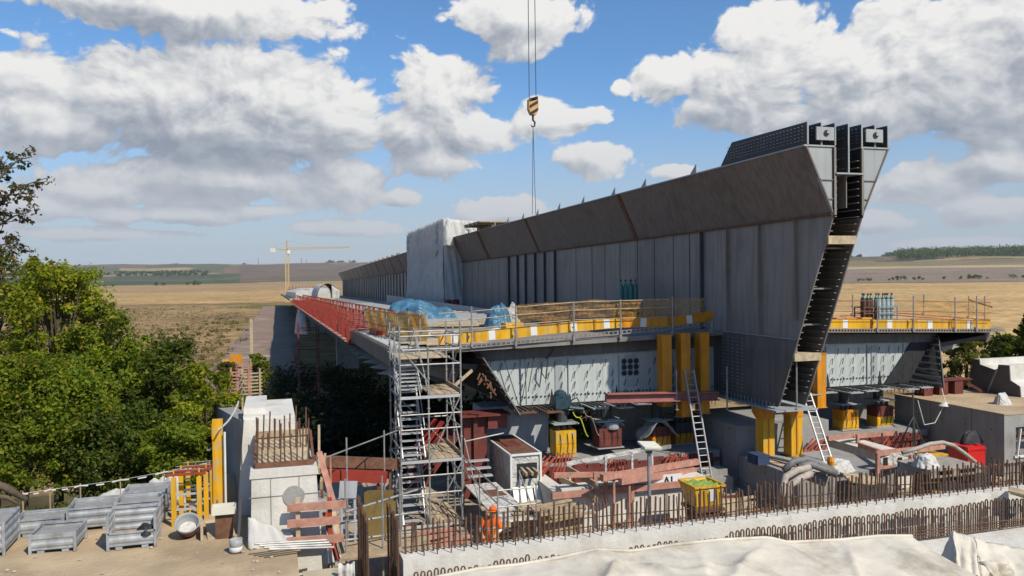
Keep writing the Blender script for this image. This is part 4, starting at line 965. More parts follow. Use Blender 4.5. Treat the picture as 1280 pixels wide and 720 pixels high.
# rails and netting
def rails(pts, Y, label, hs, m='wood_pale', r=0.018):
    mb = MB()
    for h in hs: mb.path([at(u, v - h, Y=Y) for u, v in pts], r, 5)
    tag(mb.build('guard_rail', m), label, 'rail')
rails([(548, 414), (592, 411), (645, 406), (717, 400), (776, 398), (836, 396)], 29.2, 'thin pale guard rails on the left deck front', (0, 12, 22), 'wood_pale')
rails([(836, 384), (888, 372)], 29.2, 'single guard wire rising to the spine wall', (0,), 'wood_pale', 0.01)
rails([(1037, 399), (1097, 399), (1142, 399), (1194, 400), (1238, 401)], 29.2, 'thin orange guard rails on the right deck front', (0, 10, 23), 'orange_red', 0.014)
rails([(1050, 398), (1120, 394), (1238, 403)], 35.5, 'low orange rail crossing the back of the right deck', (0, 3), 'orange_red', 0.03)
def netp(pts, Y, hpx, m, label):
    mb = MB()
    P = []
    for i in range(len(pts) - 1):
        for k in range(6): t = k / 6; P.append((pts[i][0] * (1 - t) + pts[i + 1][0] * t, pts[i][1] * (1 - t) + pts[i + 1][1] * t))
    P.append(pts[-1]); rows = 5
    vs = []
    for j in range(rows + 1):
        for i, (u, v) in enumerate(P):
            p = at(u, v - hpx * j / rows, Y=Y); vs.append((p.x, p.y + 0.05 * math.sin(i * 1.3 + j * 1.7), p.z + 0.03 * math.sin(i * .9)))
    n = len(P); mb.add(vs, [(j * n + i, j * n + i + 1, (j + 1) * n + i + 1, (j + 1) * n + i) for j in range(rows) for i in range(n - 1)])
    tag(mb.build('safety_net', m), label, 'safety net')
netp([(643, 404), (717, 398), (776, 397), (880, 394)], 29.26, 22, 'net', 'fine orange netting behind the left deck guard posts')
netp([(1142, 400), (1194, 400), (1238, 401)], 29.24, 24, 'net', 'fine orange netting at the outer right deck end')
# dense orange netting on posts at the left edge, near the scaffold
pts = [(4.9, 44, 0), (5.0, 40, 0), (5.15, 37.2, 0), (5.6, 33.6, 0), (5.9, 31.5, 0)]
mb = MB(); vs = []; NN = 28; rows = 6
for j in range(rows + 1):
    for i in range(NN + 1):
        k = i / NN * 4; a = min(int(k), 3); t = k - a; x = pts[a][0] * (1 - t) + pts[a + 1][0] * t; y = pts[a][1] * (1 - t) + pts[a + 1][1] * t
        vs.append((x + 0.06 * math.sin(i * 1.1 + j), y, deckz(x, y) + 0.12 + 1.15 * j / rows + 0.04 * math.sin(i * .7)))
n = NN + 1; mb.add(vs, [(j * n + i, j * n + i + 1, (j + 1) * n + i + 1, (j + 1) * n + i) for j in range(rows) for i in range(NN)])
t = thing('safety_net', 'dense orange debris netting on posts along the left deck corner', 'safety net', (5.3, 37, deckz(5.3, 37)))
mb.build('netting', 'net_dense', t)
for i, y in enumerate((43.6, 41.2, 39, 37, 35.2, 33.4, 31.8)):
    x = np.interp(y, [31.5, 33.6, 37.2, 40, 44], [5.8, 5.55, 5.1, 4.95, 4.85]); mb = MB(); mb.tube((x - .1, y, deckz(x, y) - 0.3), (x - .1, y, deckz(x, y) + 1.35), 0.035, 6); mb.build('post', 'galv', t)
mb = MB()
for h in (0.55, 1.2): mb.path([(np.interp(y, [31.5, 33.6, 37.2, 40, 44], [5.72, 5.47, 5.02, 4.87, 4.77]), y, deckz(5, y) + h) for y in (31.5, 33.6, 37.2, 40, 44)], 0.022, 5)
mb.build('rail', 'orange_red', t)
mb = MB(); mb.bx(4.7, 5.4, 38.5, 41, deckz(5, 40) + 0.02, deckz(5, 40) + 0.3); tag(mb.build('orange_kick_board', 'orange_red'), 'orange boards at the foot of the dense orange netting', 'board')
# tube ladder frames lying along the left edge in front of the net
mb = MB()
for i in range(30): y = 30.2 + i * 0.45; mb.tube((4.25, y, deckz(4.3, y) + 0.05), (5.2, y, deckz(5, y) + 0.05), 0.025, 5)
for x in (4.3, 5.15): mb.tube((x, 30.1, deckz(x, 30.1) + 0.08), (x, 43.6, deckz(x, 43.6) + 0.08), 0.03, 5)
tag(mb.build('edge_grating', 'galv'), 'open tube grating along the left deck corner outside the orange netting', 'grating')
# transverse ribs behind the net (deck panels waiting for concrete)
mb = MB()
for i in range(26): y = 46 + i * 2.2; mb.bx(7.6, 14.2, y, y + 0.2, deckz(10, y) + 0.02, deckz(10, y) + 0.34)
mb.bx(14.2, 14.4, 46, 104, deckz(14.3, 104) + 0.02, deckz(14.3, 46) + 0.4)
tag(mb.build('deck_ribs', 'steel_light'), 'rows of grey transverse ribs on the left deck inside the red brackets', 'deck ribs')

# boards and clutter on the left deck
def boards(name, label, x, y, n, ln, wd, rz, m, z0=0.0, seed=0, cat='boards'):
    q = random.Random(seed); mb = MB()
    for i in range(n):
        a = rz + q.uniform(-.12, .12); xx = x + q.uniform(-.5, .5) * (1 if n > 3 else .2); yy = y + (i - n / 2) * wd * 0.85 + q.uniform(-.1, .1)
        mb.box((xx, yy, deckz(xx, yy) + z0 + 0.03 + 0.035 * (i % 3)), (ln * q.uniform(.75, 1.05), wd, 0.035), a)
    tag(mb.build(name, m), label, cat)
boards('board_platform', 'pale boards laid at the deck corner beside the scaffold tower', 6.6, 32.2, 7, 3.0, 0.5, 0.06, 'wood_pale', 0.02, 1)
boards('board_pile', 'loose grey-brown planks spread on the left deck behind the yellow boards', 9.0, 36, 8, 3.6, 0.34, 0.12, 'wood', 0, 2)
boards('board_pile', 'planks stacked in front of the big blue tarpaulin', 10.5, 43, 9, 4.2, 0.32, -0.08, 'wood_pale', 0.05, 3)
boards('board_pile', 'dark plank heap between the two blue tarpaulins', 13.2, 44, 6, 4.0, 0.3, 0.1, 'wood', 0.0, 4)
boards('board_pile', 'long board lying towards the orange netting', 12.6, 33.6, 2, 3.4, 0.2, -0.12, 'wood_pale', 0.12, 5)
boards('board_pile', 'sheets of plywood lying flat on the deck left of the stub posts', 7.2, 38.5, 4, 2.6, 0.9, 0.3, 'ply', 0, 6)
def drape(name, label, cat, c, sx, sy, sz, m, seed):
    # sheet thrown over stacked gear: peaks, straight fold lines, scalloped hem
    mb = MB(); c = Vector(c); qq = random.Random(seed)
    pk = [(qq.uniform(-.45, .45), qq.uniform(-.4, .4), qq.uniform(.75, 1.0)) for _ in range(4)] + [(qq.uniform(-.7, .7), qq.uniform(-.6, .6), qq.uniform(.4, .7)) for _ in range(6)]
    def fn(s, t):
        a = 2 * math.pi * s; r = t; x = r * math.cos(a); y = r * math.sin(a)
        h = max(ph * (1 - ((x - px) ** 2 + ((y - py) * 1.1) ** 2) / .62) for px, py, ph in pk)
        h = max(h, 0.42 * (1 - r ** 3)) * min(1, (1 - r) * 4 + .0)
        f = abs(math.sin(a * 9 + seed + 3 * fbm(x * 2 + 5, y * 2 + 5, 2, seed))) * r
        rr = 1 + .12 * math.sin(2 * a + seed) + .09 * f
        return (c.x + sx / 2 * x * rr, c.y + sy / 2 * y * rr, c.z + sz * max(0, h + .22 * (fbm(x * 3.5 + 9, y * 3.5 + 9, 3, seed) - .5) * (1 - r * .4) - .10 * abs(fbm(x * 2.2 + 3, y * 2.2, 2, seed + 4) - .5) - .07 * f * (1 - r)) + (.0 if t == 1 else .02))
    mb.grid(fn, 72, 30); o = mb.build(name, m, base=tuple(c), smooth=True); tag(o, label, cat); return o
def crumple(name, label, cat, c, sx, sy, sz, m, seed, nu=34, nv=26, jag=0.25):
    """a draped sheet over a load: dome with folds"""
    mb = MB(); c = Vector(c)
    def fn(s, t):
        a = 2 * math.pi * s; r = t
        rr = 1 + 0.16 * math.sin(2 * a + seed) + 0.10 * math.sin(3 * a + seed * 2) + 0.05 * math.sin(6 * a + seed * 3) * r
        h = (1 - r ** 2.6) * (0.8 + 0.35 * fbm(3 + math.cos(a) * r * 2 + seed, 3 + math.sin(a) * r * 2, 3, seed)) + 0.55 * jag * (fbm(9 + math.cos(a) * r * 3.2, 9 + math.sin(a) * r * 3.2 + seed, 3, seed + 5) - 0.5) * (1 - 0.5 * r) - 0.22 * jag * abs(fbm(5 + math.cos(a) * r * 2.4, 4 + math.sin(a) * r * 2.4 + seed, 2, seed + 8) - 0.5)
        return (c.x + sx / 2 * r * rr * math.cos(a), c.y + sy / 2 * r * rr * math.sin(a), c.z + max(0.0, sz * h) + (0.03 if t < 1 else 0))
    mb.grid(fn, nu, nv); o = mb.build(name, m, base=tuple(c), smooth=True); tag(o, label, cat); return o
p = at(528, 404, X=9.3); P = at(527, 405, Y=48); drape('tarpaulin', 'large blue tarpaulin draped over equipment on the left deck', 'tarpaulin', (P.x, 48, deckz(P.x, 48)), 4.4, 3.4, 1.75, 'tarp_blue', 3)
P = at(623, 402, Y=41); drape('tarpaulin', 'small pale blue tarpaulin over a machine near the web wall', 'tarpaulin', (P.x, 41, deckz(P.x, 41)), 1.6, 1.4, 1.3, 'tarp_blue', 6)
P = at(641, 398, Y=42); crumple('plastic_sheet', 'translucent grey sheet hung beside the small blue tarpaulin', 'plastic sheet', (P.x, 42, deckz(P.x, 42)), 0.9, 0.7, 1.05, 'white_dirty', 9, jag=0.7)
P = at(622, 412, Y=34); crumple('cream_sheets', 'crumpled cream sheets lying on the deck behind the yellow boards', 'sheets', (P.x, 34, deckz(P.x, 34)), 2.0, 1.0, 0.28, 'tarp_cream', 12, jag=1.2)
for (u, v, lab) in ((512, 398, 'red machine base showing under the left of the big blue tarpaulin'), (524, 401, 'red machine base showing under the middle of the big blue tarpaulin')):
    P = at(u, v, Y=46.2); mb = MB(); mb.box((P.x, 46.2, deckz(P.x, 46.2) + 0.26), (0.55, 0.5, 0.44)); mb.box((P.x, 46.2, deckz(P.x, 46.2) + 0.52), (0.4, 0.3, 0.1)); mb.tube((P.x - .2, 45.9, deckz(P.x, 46) + 0.12), (P.x + .2, 45.9, deckz(P.x, 46) + 0.12), 0.1, 8); tag(mb.build('machine', 'oxide'), lab, 'machine')
P = at(682, 402, Y=36); mb = MB(); mb.lathe((P.x, 36, deckz(P.x, 36)), [(0.24, 0), (0.28, 0.2), (0.24, 0.42), (0.1, 0.5), (0, 0.5)], 12); tag(mb.build('drum', 'oxide'), 'dark red drum on the left deck behind the orange netting', 'drum')
P = at(640, 405, Y=35); mb = MB(); mb.box((P.x, 35, deckz(P.x, 35) + 0.35), (0.9, 0.5, 0.3), 0.2); mb.beam((P.x - .4, 35, deckz(P.x, 35)), (P.x - .4, 35, deckz(P.x, 35) + 0.3), 0.08); mb.beam((P.x + .4, 35, deckz(P.x, 35)), (P.x + .4, 35, deckz(P.x, 35) + 0.3), 0.08); tag(mb.build('yellow_trestle', 'yellow'), 'yellow trestle on the left deck beside the cream sheets', 'trestle')
P = at(655, 393, Y=42); mb = MB(); mb.box((P.x, 42, deckz(P.x, 42) + 0.55), (0.9, 0.7, 0.5)); mb.box((P.x, 42, deckz(P.x, 42) + 0.9), (0.7, 0.5, 0.16)); mb.bx(P.x - .35, P.x + .35, 41.75, 42.2, deckz(P.x, 42), deckz(P.x, 42) + .3); tag(mb.build('welding_set', 'steel_dark'), 'dark welding set on the left deck against the web wall', 'machine')

# gas bottles
def bottle(m, cap='teal'):
    t = thing('gas_bottle', 'x', 'gas bottle', (0, 0, 0)); mb = MB(); mb.lathe((0, 0, 0), [(0.105, 0), (0.115, 0.03), (0.115, 1.12), (0.10, 1.22)], 14); mb.build('cylinder', m, t, smooth=True)
    mb = MB(); mb.lathe((0, 0, 1.22), [(0.10, 0), (0.07, 0.09), (0.035, 0.13), (0.03, 0.2), (0.0, 0.2)], 12); mb.build('shoulder', cap, t, smooth=True)
    mb = MB(); mb.box((0, 0, 1.46), (0.07, 0.07, 0.09)); mb.tube((0, 0, 1.48), (0.07, 0, 1.5), 0.018, 6); mb.build('valve', 'steel_dark', t); return t
bt_ = bottle('teal'); bg_ = bottle('bottle_grey'); bb_ = bottle('bottle_brown')
P = at(785, 392, Y=36)
grp = 'gas bottles in the pallet on the left deck'; labs = ['teal gas bottle on the left deck, front left of its pallet', 'teal gas bottle on the left deck, second in the front row', 'teal gas bottle on the left deck, third in the front row', 'teal gas bottle on the left deck, front right of its pallet', 'teal gas bottle on the left deck, rear left of its pallet', 'teal gas bottle on the left deck, rear right of its pallet']
for i, (dx, dy) in enumerate([(-.38, 0), (-.12, 0), (.14, 0), (.4, 0), (-.26, .27), (.3, .27)]):
    o = bt_ if i == 0 else dup(bt_); o.location = (P.x + dx, 36 + dy, deckz(P.x, 36) + 0.72); o['label'] = labs[i]; o['group'] = grp
def bpallet(label, x, y, z, w_, d_, h, m, nb=3):
    t = thing('bottle_pallet', label, 'bottle pallet', (x, y, z)); mb = MB(); mb.bx(x - w_ / 2, x + w_ / 2, y - d_ / 2, y + d_ / 2, z, z + 0.08); mb.build('base', m, t)
    for sx in (-1, 1):
        for sy in (-1, 1): mb = MB(); mb.bx(x + sx * w_ / 2 - .025, x + sx * w_ / 2 + .025, y + sy * d_ / 2 - .025, y + sy * d_ / 2 + .025, z, z + h); mb.build('corner_post', m, t)
    for k in range(nb):
        zz = z + h * (k + 1) / nb - 0.03; mb = MB()
        for sy in (-1, 1): mb.bx(x - w_ / 2, x + w_ / 2, y + sy * d_ / 2 - .015, y + sy * d_ / 2 + .015, zz, zz + .05)
        for sx in (-1, 1): mb.bx(x + sx * w_ / 2 - .015, x + sx * w_ / 2 + .015, y - d_ / 2, y + d_ / 2, zz + 0.001, zz + .049)
        mb.build('hoop', m, t)
bpallet('rusty pallet frame holding the teal gas bottles on the left deck', P.x, 36.12, deckz(P.x, 36), 1.25, 0.75, 1.2, 'rust', 4)
mb = MB(); mb.bx(P.x - .5, P.x + .5, 35.8, 36.4, deckz(P.x, 36) + 0.09, deckz(P.x, 36) + 0.70); tag(mb.build('bottle_stand', 'rust'), 'rusty crate block under the teal gas bottles', 'crate')
P = at(1106, 404, Y=33.0); z = deckz(P.x, 33)
labs = ['grey-green gas bottle in the front row of the right rack, at its left', 'grey-green gas bottle in the front row of the right rack, second', 'grey-green gas bottle in the front row of the right rack, third', 'grey-green gas bottle in the front row of the right rack, at its right end', 'grey-green gas bottle behind the left one of the right rack', 'grey-green gas bottle behind the right one of the right rack']
for i, (dx, dy) in enumerate([(-.36, 0), (-.1, 0), (.16, 0), (.42, 0), (-.25, .3), (.3, .3)]):
    o = bg_ if i == 0 else dup(bg_); o.location = (P.x + dx, 33 + dy, z + 0.1); o['label'] = labs[i]; o['group'] = 'grey-green gas bottles on the right deck'
bpallet('light grey rack round the grey-green gas bottles on the right deck', P.x + .03, 33.15, z, 1.1, 0.72, 0.95, 'galv')
labs = ['dark brown gas bottle on the right deck nearest the spine', 'dark brown gas bottle on the right deck between its two neighbours', 'dark brown gas bottle on the right deck next to the grey-green ones', 'dark brown gas bottle in the second row on the right deck']
for i, (dx, dy) in enumerate([(-1.08, .2), (-.84, .2), (-.62, .25), (-.9, .5)]):
    o = bb_ if i == 0 else dup(bb_); o.location = (P.x + dx, 33 + dy, z + 0.1); o['label'] = labs[i]; o['group'] = 'brown gas bottles on the right deck'
bpallet('rusty rack round the brown gas bottles on the right deck', P.x - .85, 33.34, z, 0.8, 0.66, 0.92, 'rust')
for (u, v, lab, m) in ((1062, 402, 'orange tool box on the right deck beside the spine', 'orange'), (1050, 404, 'pinkish boards piled on the right deck beside the spine', 'pink'), (1082, 400, 'yellow trestle left of the brown gas bottles on the right deck', 'yellow')):
    P2 = at(u, v, Y=32); mb = MB(); mb.box((P2.x, 32, deckz(P2.x, 32) + 0.2), (0.8, 0.5, 0.2), 0.2); mb.box((P2.x, 32.05, deckz(P2.x, 32) + 0.36), (0.6, 0.3, 0.10), 0.1); mb.box((P2.x, 32, deckz(P2.x, 32) + 0.06), (0.7, 0.1, 0.12), 0.2); tag(mb.build('deck_load', m), lab, 'load')

# white enclosure wrapped round the spine
def sheet(fn, nu, nv, name, m, parent=None, solid=0.03, base=None):
    mb = MB(); mb.grid(fn, nu, nv); return mb.build(name, m, parent, base=base, smooth=True, solid=solid)
tent = thing('white_enclosure', 'tall white sheeted enclosure wrapped round the spine girder', 'enclosure', (15.6, 77, deckz(15.6, 77)))
Y0, Y1, XL, XR = 76.5, 97, 16.05, 21.6
zt = lambda y: 11.85 - 0.012 * (y - 77)
def left(s, t):
    y = Y0 + (Y1 - Y0) * s; z = deckz(XL, y) * (1 - t) + zt(y) * t
    return (XL - 0.42 * abs(math.sin(s * 30 + 0.6 * math.sin(t * 4))) ** 2.5 * (1 - 0.45 * t) - 0.3 * math.exp(-((s - .55) / .02) ** 2) - 0.12 * (fbm(s * 14, t * 9, 3, 2) - .5), y, z)
sheet(left, 160, 24, 'side_sheet', 'tarp_white', tent)
def front(s, t):
    x = XL + (XR - XL) * s; lowz = deckz(x, Y0) if s < 0.38 else float(TOPZ(Y0)) + 0.3
    z = lowz * (1 - t) + (zt(Y0) - 0.5 * s) * t
    return (x, Y0 - 0.25 * (fbm(s * 9, t * 4 + s * 3, 3, 7) - 0.3) - 0.10 * abs(math.sin(s * 26 + t * 5)) - 0.5 * (1 - t) * max(0, 0.35 - s), z)
sheet(front, 70, 30, 'front_sheet', 'tarp_white', tent)
sheet(lambda s, t: (XL + (XR - XL) * s, Y0 + (Y1 - Y0) * t, zt(Y0 + (Y1 - Y0) * t) - 0.5 * s + 0.16 * (fbm(s * 8, t * 12, 3, 3) - .5)), 24, 40, 'roof_sheet', 'tarp_white', tent)
sheet(lambda s, t: (XR, Y0 + (Y1 - Y0) * s, (deckz(XR, 80)) * (1 - t) + (zt(80) - .5) * t), 10, 6, 'side_sheet', 'tarp_white', tent)
sheet(lambda s, t: (XL + (XR - XL) * s, Y1, deckz(XL, Y1) * (1 - t) + (zt(Y1) - .5 * s) * t), 8, 6, 'back_sheet', 'tarp_white', tent)
mb = MB()
for y in (78, 84, 90, 96):
    for x in (16.0, 21): mb.tube((x, y, deckz(x, y)), (x, y, zt(y) - .6), 0.05, 6)
mb.build('frame', 'galv', tent)
crumple('fallen_sheet', 'loose white flap hanging from the upper corner of the white enclosure', 'sheet', (16.3, 75.6, 9.2), 1.2, 1.0, 2.4, 'tarp_white', 4, jag=.8)
for i, (dx, lab) in enumerate(((0, 'left dark red drum at the foot of the white enclosure'), (1.1, 'right dark red drum at the foot of the white enclosure'))):
    P = at(560 + dx * 9, 386, Y=70); mb = MB(); mb.lathe((P.x, 70, deckz(P.x, 70)), [(0.3, 0), (0.34, .1), (0.34, .8), (.28, .9), (0, .92)], 12); tag(mb.build('drum', 'oxide'), lab, 'drum')
for k, (y, x, z0_, z1_, rr) in enumerate(((88.5, 15.75, 6.6, 11.6, .26), (79.0, 15.85, 8.2, 11.5, .18), (95.5, 15.8, 9.4, 11.5, .2))):
    n = 14; mb = MB(); mb.path([(x + .15 * math.sin(i * 1.3 + k), y + .25 * math.sin(i * .9 + k), z1_ + (z0_ - z1_) * i / n) for i in range(n + 1)], [rr * (.35 + .65 * abs(math.sin(i * 1.1 + k))) for i in range(n + 1)], 9); mb.build('loose_strip', 'tarp_white', tent, smooth=True)
# platform on top of the spine
P = at(612, 289, X=17.6); mb = MB(); y = P.y
mb.box((18.2, y, float(TOPZ(y)) + 0.55), (4.4, 5.5, 0.09)); 
for k in (-2, -.7, .7, 2): mb.box((18.2, y + k, float(TOPZ(y)) + 0.42), (4.6, 0.14, 0.16))
for sx in (-1.2, 1.2): mb.box((18.4 + sx, y, float(TOPZ(y)) + 0.2), (0.14, 5.0, 0.3))
tag(mb.build('timber_platform', 'wood'), 'timber platform on top of the spine beside the white enclosure', 'platform')

# far end of the deck: white covers, tunnel tent
mb = MB(); mb.grid(lambda s, t: (5.2 + 9.5 * s, 190 + 130 * t, deckz(5.2 + 9.5 * s, 190 + 130 * t) + 1.5 + 0.9 * math.sin(math.pi * s) + 0.4 * (fbm(s * 6, t * 20, 3, 3) - .5)), 14, 30); mb.sweep([[(5.2, y, deckz(5, y)), (5.2, y, deckz(5, y) + 1.5), (5.3, y, deckz(5, y) + 1.5), (5.3, y, deckz(5, y))] for y in (190, 320)]); mb.bx(5.2, 14.7, 189.9, 190, deckz(8, 190), deckz(8, 190) + 1.9)
tag(mb.build('white_cover', 'tarp_white', solid=0.0), 'long white weather cover on the far deck beyond the red brackets', 'cover')
P = at(400, 372, Y=165); t = thing('arch_tent', 'arched white tunnel tent open at the near end on the far deck', 'tent', (P.x + .5, 165, deckz(P.x, 165)))
def arch(s, t_, r=2.15):
    a = math.pi * s; return (P.x + 1.5 - r * 1.0 * math.cos(a), 165 + 22 * t_, deckz(P.x, 165 + 22 * t_) + (r + 1.1) * math.sin(a) ** 0.8)
mb = MB(); mb.grid(arch, 20, 8); mb.build('cover', 'white_dirty', t, smooth=True, solid=0.06)
for yy in (165, 172, 179):
    mb = MB(); mb.path([arch(i / 14, (yy - 165) / 22, 2.1) for i in range(15)], 0.08, 5); mb.build('hoop', 'steel_dark', t)
mb = MB(); mb.grid(lambda s, q: (P.x + 2.3 + 1.5 * s, 164.7 - .1 * math.sin(9 * s), deckz(P.x, 165) + (2.9 - 1.2 * s) * q), 8, 6); mb.build('flap', 'tarp_white', t, smooth=True, solid=0.04)
mb = MB(); mb.bx(P.x - 6, P.x + 2.2, 160, 160.4, deckz(P.x, 160), deckz(P.x, 160) + 0.4); tag(mb.build('timber_beam', 'wood_pale'), 'pale timber beam lying before the arched tent', 'timber')
for i in range(9):
    q = random.Random(i); x = 6.5 + 1.3 * i; mb = MB(); mb.bx(x, x + .2, 332, 332.3, deckz(x, 332), deckz(x, 332) + 3.2); mb.bx(x - .6, x + .8, 332, 332.2, deckz(x, 332) + 1.2 + q.random(), deckz(x, 332) + 1.5 + q.random()); tag(mb.build('red_formwork', 'oxide'), 'small red formwork frame on the far deck behind the white cover', 'formwork frame', 'red frames on the far deck')
crumple('hanging_sheet', 'grey white sheet hanging from the left deck edge halfway along the bridge', 'sheet', (4.1, 126, deckz(4.2, 126) - 4.2), 1.6, 14, 4.0, 'tarp_white', 8, jag=.4)

# piers with scaffolds in the shade
for i, (y, lab) in enumerate(((128, 'nearest concrete pier in the shade under the bridge'), (215, 'middle concrete pier in the shade under the bridge'), (310, 'far concrete pier under the bridge'))):
    mb = MB(); zb = float(land(9, y)) - .3; mb.bx(9.6, 13, y, y + 2.2, zb, 0.98 + dz(y)); mb.bx(24, 27.4, y, y + 2.2, zb, 0.98 + dz(y)); mb.bx(9.4, 27.6, y + .2, y + 2, 0.2 + dz(y), 0.97 + dz(y)); tag(mb.build('bridge_pier', 'concrete_grey'), lab, 'pier', 'bridge piers')
mb = MB()
for (y, h) in ((86, 1), (90, 1)):
    for x in (2.6, 4.6): mb.tube((x, y, float(land(x, y)) - .1), (x, y, 1.4), 0.06, 5)
for k in range(5):
    z = -7.2 + k * 2
    for y in (86, 90): mb.tube((2.6, y, z), (4.6, y, z), 0.05, 5)
    for x in (2.6, 4.6): mb.tube((x, 86, z), (x, 90, z), 0.05, 5); mb.tube((x, 86, z), (x, 90, z + 2), 0.04, 5)
tag(mb.build('pier_scaffold', 'oxide'), 'reddish scaffold standing by the pier in the shade of the left deck edge', 'scaffold')

# crane hook over the bridge and far tower crane
P = at(666, 133, Y=62); z0 = P.z; hk = thing('crane_hook', 'yellow and black striped crane hook block hanging on two cables', 'crane hook', (P.x, 62, z0))
hp = at(668, 268, Y=62).z
mb = MB(); mb.prism([(P.x - .40, 61.75, z0 + .55), (P.x + .40, 61.75, z0 + .55), (P.x + .42, 61.75, z0 - .25), (P.x + .22, 61.75, z0 - .7), (P.x - .22, 61.75, z0 - .7), (P.x - .42, 61.75, z0 - .25)], (0, 0.5, 0)); blk = mb.build('block', mat('hook_yellow', (0.55, 0.32, 0.10), 0.5, 0, .1, 3), hk, fix=True)
mb = MB()
for k in (-0.55, 0.05, .6):
    mb.prism([(P.x - .36, 61.73, z0 + k - .28), (P.x + .36, 61.73, z0 + k + .18), (P.x + .36, 61.73, z0 + k + .42 if k < .5 else z0 + .54), (P.x - .36, 61.73, z0 + k - .02)], (0, -0.012, 0))
mb.build('black_stripe', 'black', blk, fix=True)
mb = MB(); mb.tube((P.x, 62, z0 - .7), (P.x, 62, z0 - 1.15), .09, 8); mb.path([(P.x, 62, z0 - 1.1), (P.x + .17, 62, z0 - 1.3), (P.x + .12, 62, z0 - 1.6), (P.x - .1, 62, z0 - 1.66), (P.x - .19, 62, z0 - 1.46)], [.08, .08, .075, .06, .03], 7); mb.build('hook', 'steel_dark', hk)
for dx in (-.29, .29): mb = MB(); mb.tube((P.x + dx, 62, z0 + .5), (P.x + dx * .9, 62, z0 + 34), .035, 5); mb.build('hoist_rope', 'steel_dark', hk)
for dx in (-.07, .07): mb = MB(); mb.tube((P.x, 62, z0 - 1.6), (P.x + dx * 2, 62, hp), .025, 5); mb.build('chain_leg', 'steel_dark', hk)
P = at(359, 345, D=470); gx, gy = P.x, P.y; gz = float(land(gx, gy)); sc = 0.47
cr_ = thing('tower_crane', 'distant yellow tower crane with a long horizontal jib above the far bridge end', 'tower crane', (gx, gy, gz))
ztop = at(359, 310, D=470).z
mb = MB(); hw = 0.9
for sx in (-1, 1):
    for sy in (-1, 1): mb.beam((gx + sx * hw, gy + sy * hw, gz), (gx + sx * hw, gy + sy * hw, ztop), .42)
zz = gz
while zz < ztop - 2:
    mb.beam((gx - hw, gy - hw, zz), (gx + hw, gy - hw, zz + 2), .26); mb.beam((gx + hw, gy - hw, zz + 2), (gx - hw, gy - hw, zz + 2), .22); mb.beam((gx - hw, gy + hw, zz), (gx + hw, gy + hw, zz + 2), .2); zz += 2
mcr = mat('crane_paint', (0.50, 0.36, 0.16), .6, 0, .1, 1); mb.build('mast', mcr, cr_)
J = lambda u, v: at(u, v, D=470)
mb = MB(); a, c = J(359, 312.5), J(437, 309.5); d = c - a
mb.beam(a, c, .30); mb.beam(a + Vector((0, 0, 1.3)), c + Vector((0, 0, .5)), .24)
for i in range(26): mb.beam(a + d * (i / 26), a + d * ((i + .5) / 26) + Vector((0, 0, 1.2 - .03 * i)), .16); mb.beam(a + d * ((i + .5) / 26) + Vector((0, 0, 1.2 - .03 * i)), a + d * ((i + 1) / 26), .16)
mb.build('jib', mcr, cr_)
mb = MB(); c2 = J(338, 310.5); mb.beam(a, c2, .5, .6); mb.build('counter_jib', mcr, cr_)
mb = MB(); mb.box(c2 + (a - c2) * .15 - Vector((0, 0, 1)), (3, 1.4, 2.4)); mb.build('counterweight', 'concrete', cr_)
mb = MB(); e_ = J(359, 301); mb.beam(a, e_, .6); mb.beam(e_, c2, .12); mb.beam(e_, a + d * .55 + Vector((0, 0, .8)), .12); mb.build('tower_head', mcr, cr_)
mb = MB(); mb.box(a + Vector((.8, -1.2, -1.2)), (1.6, 1.6, 2.0)); mb.build('cab', 'white', cr_)
# slim masts on the horizon
for i, (u, h) in enumerate(((323, 8), (377, 8), (383, 6))):
    P = at(u, 336, D=5200); z = float(land(P.x, P.y)); mb = MB(); mb.tube((P.x, P.y, z), (P.x, P.y, z + h * 5.2), 3, 5, 1.6); mb.box((P.x, P.y, z + h * 5.2), (5, 5, 4)); tag(mb.build('mast', 'steel'), 'faint radio mast on the far horizon behind the tower crane', 'mast', 'masts on the horizon')
# ================================================================ SCAFFOLD STAIR TOWER
XA, XB, YA, YB = 3.98, 6.02, 26.2, 28.5; XM = 4.92
tw = thing('scaffold_tower', 'grey tube scaffold stair tower with wooden landings at the left deck corner', 'scaffold', (XA, YA, -2.25))
L_ = [-2.05, 0.10, 2.24]
def tubes(name, lst, r, m, par):
    for p, q in lst:
        mb = MB(); mb.tube(p, q, r, 6); mb.build(name, m, par)
for (x, y, zt_) in ((XA, YA, 4.6), (XM, YA, 3.9), (XB, YA, 4.7), (XA, YB, 4.6), (XM, YB, 4.2), (XB, YB, 4.6), (XA, (YA + YB) / 2, 4.5), (XB, (YA + YB) / 2, 4.5)):
    mb = MB(); mb.tube((x, y, -2.25), (x, y, zt_), 0.032, 7)
    for z in (-1.2, -0.2, .8, 1.8, 2.8, 3.8): mb.lathe((x, y, z), [(0.05, 0), (0.055, .03), (0.05, .06)], 8, closed=True)
    mb.box((x, y, -2.24), (.16, .16, .02)); mb.build('standard', 'galv', tw)
led = []
for z in (-2.05, -1.0, 0.10, 1.15, 2.24, 3.3, 4.25):
    led += [((XA, YA, z), (XB, YA, z)), ((XA, YB, z), (XB, YB, z)), ((XA, YA, z), (XA, YB, z)), ((XB, YA, z), (XB, YB, z))]
for z in (1.65, 3.8, -0.4): led += [((XA, YA - .01, z), (XB, YA - .01, z)), ((XB + .01, YA, z), (XB + .01, YB, z))]
tubes('ledger', led, 0.026, 'galv', tw)
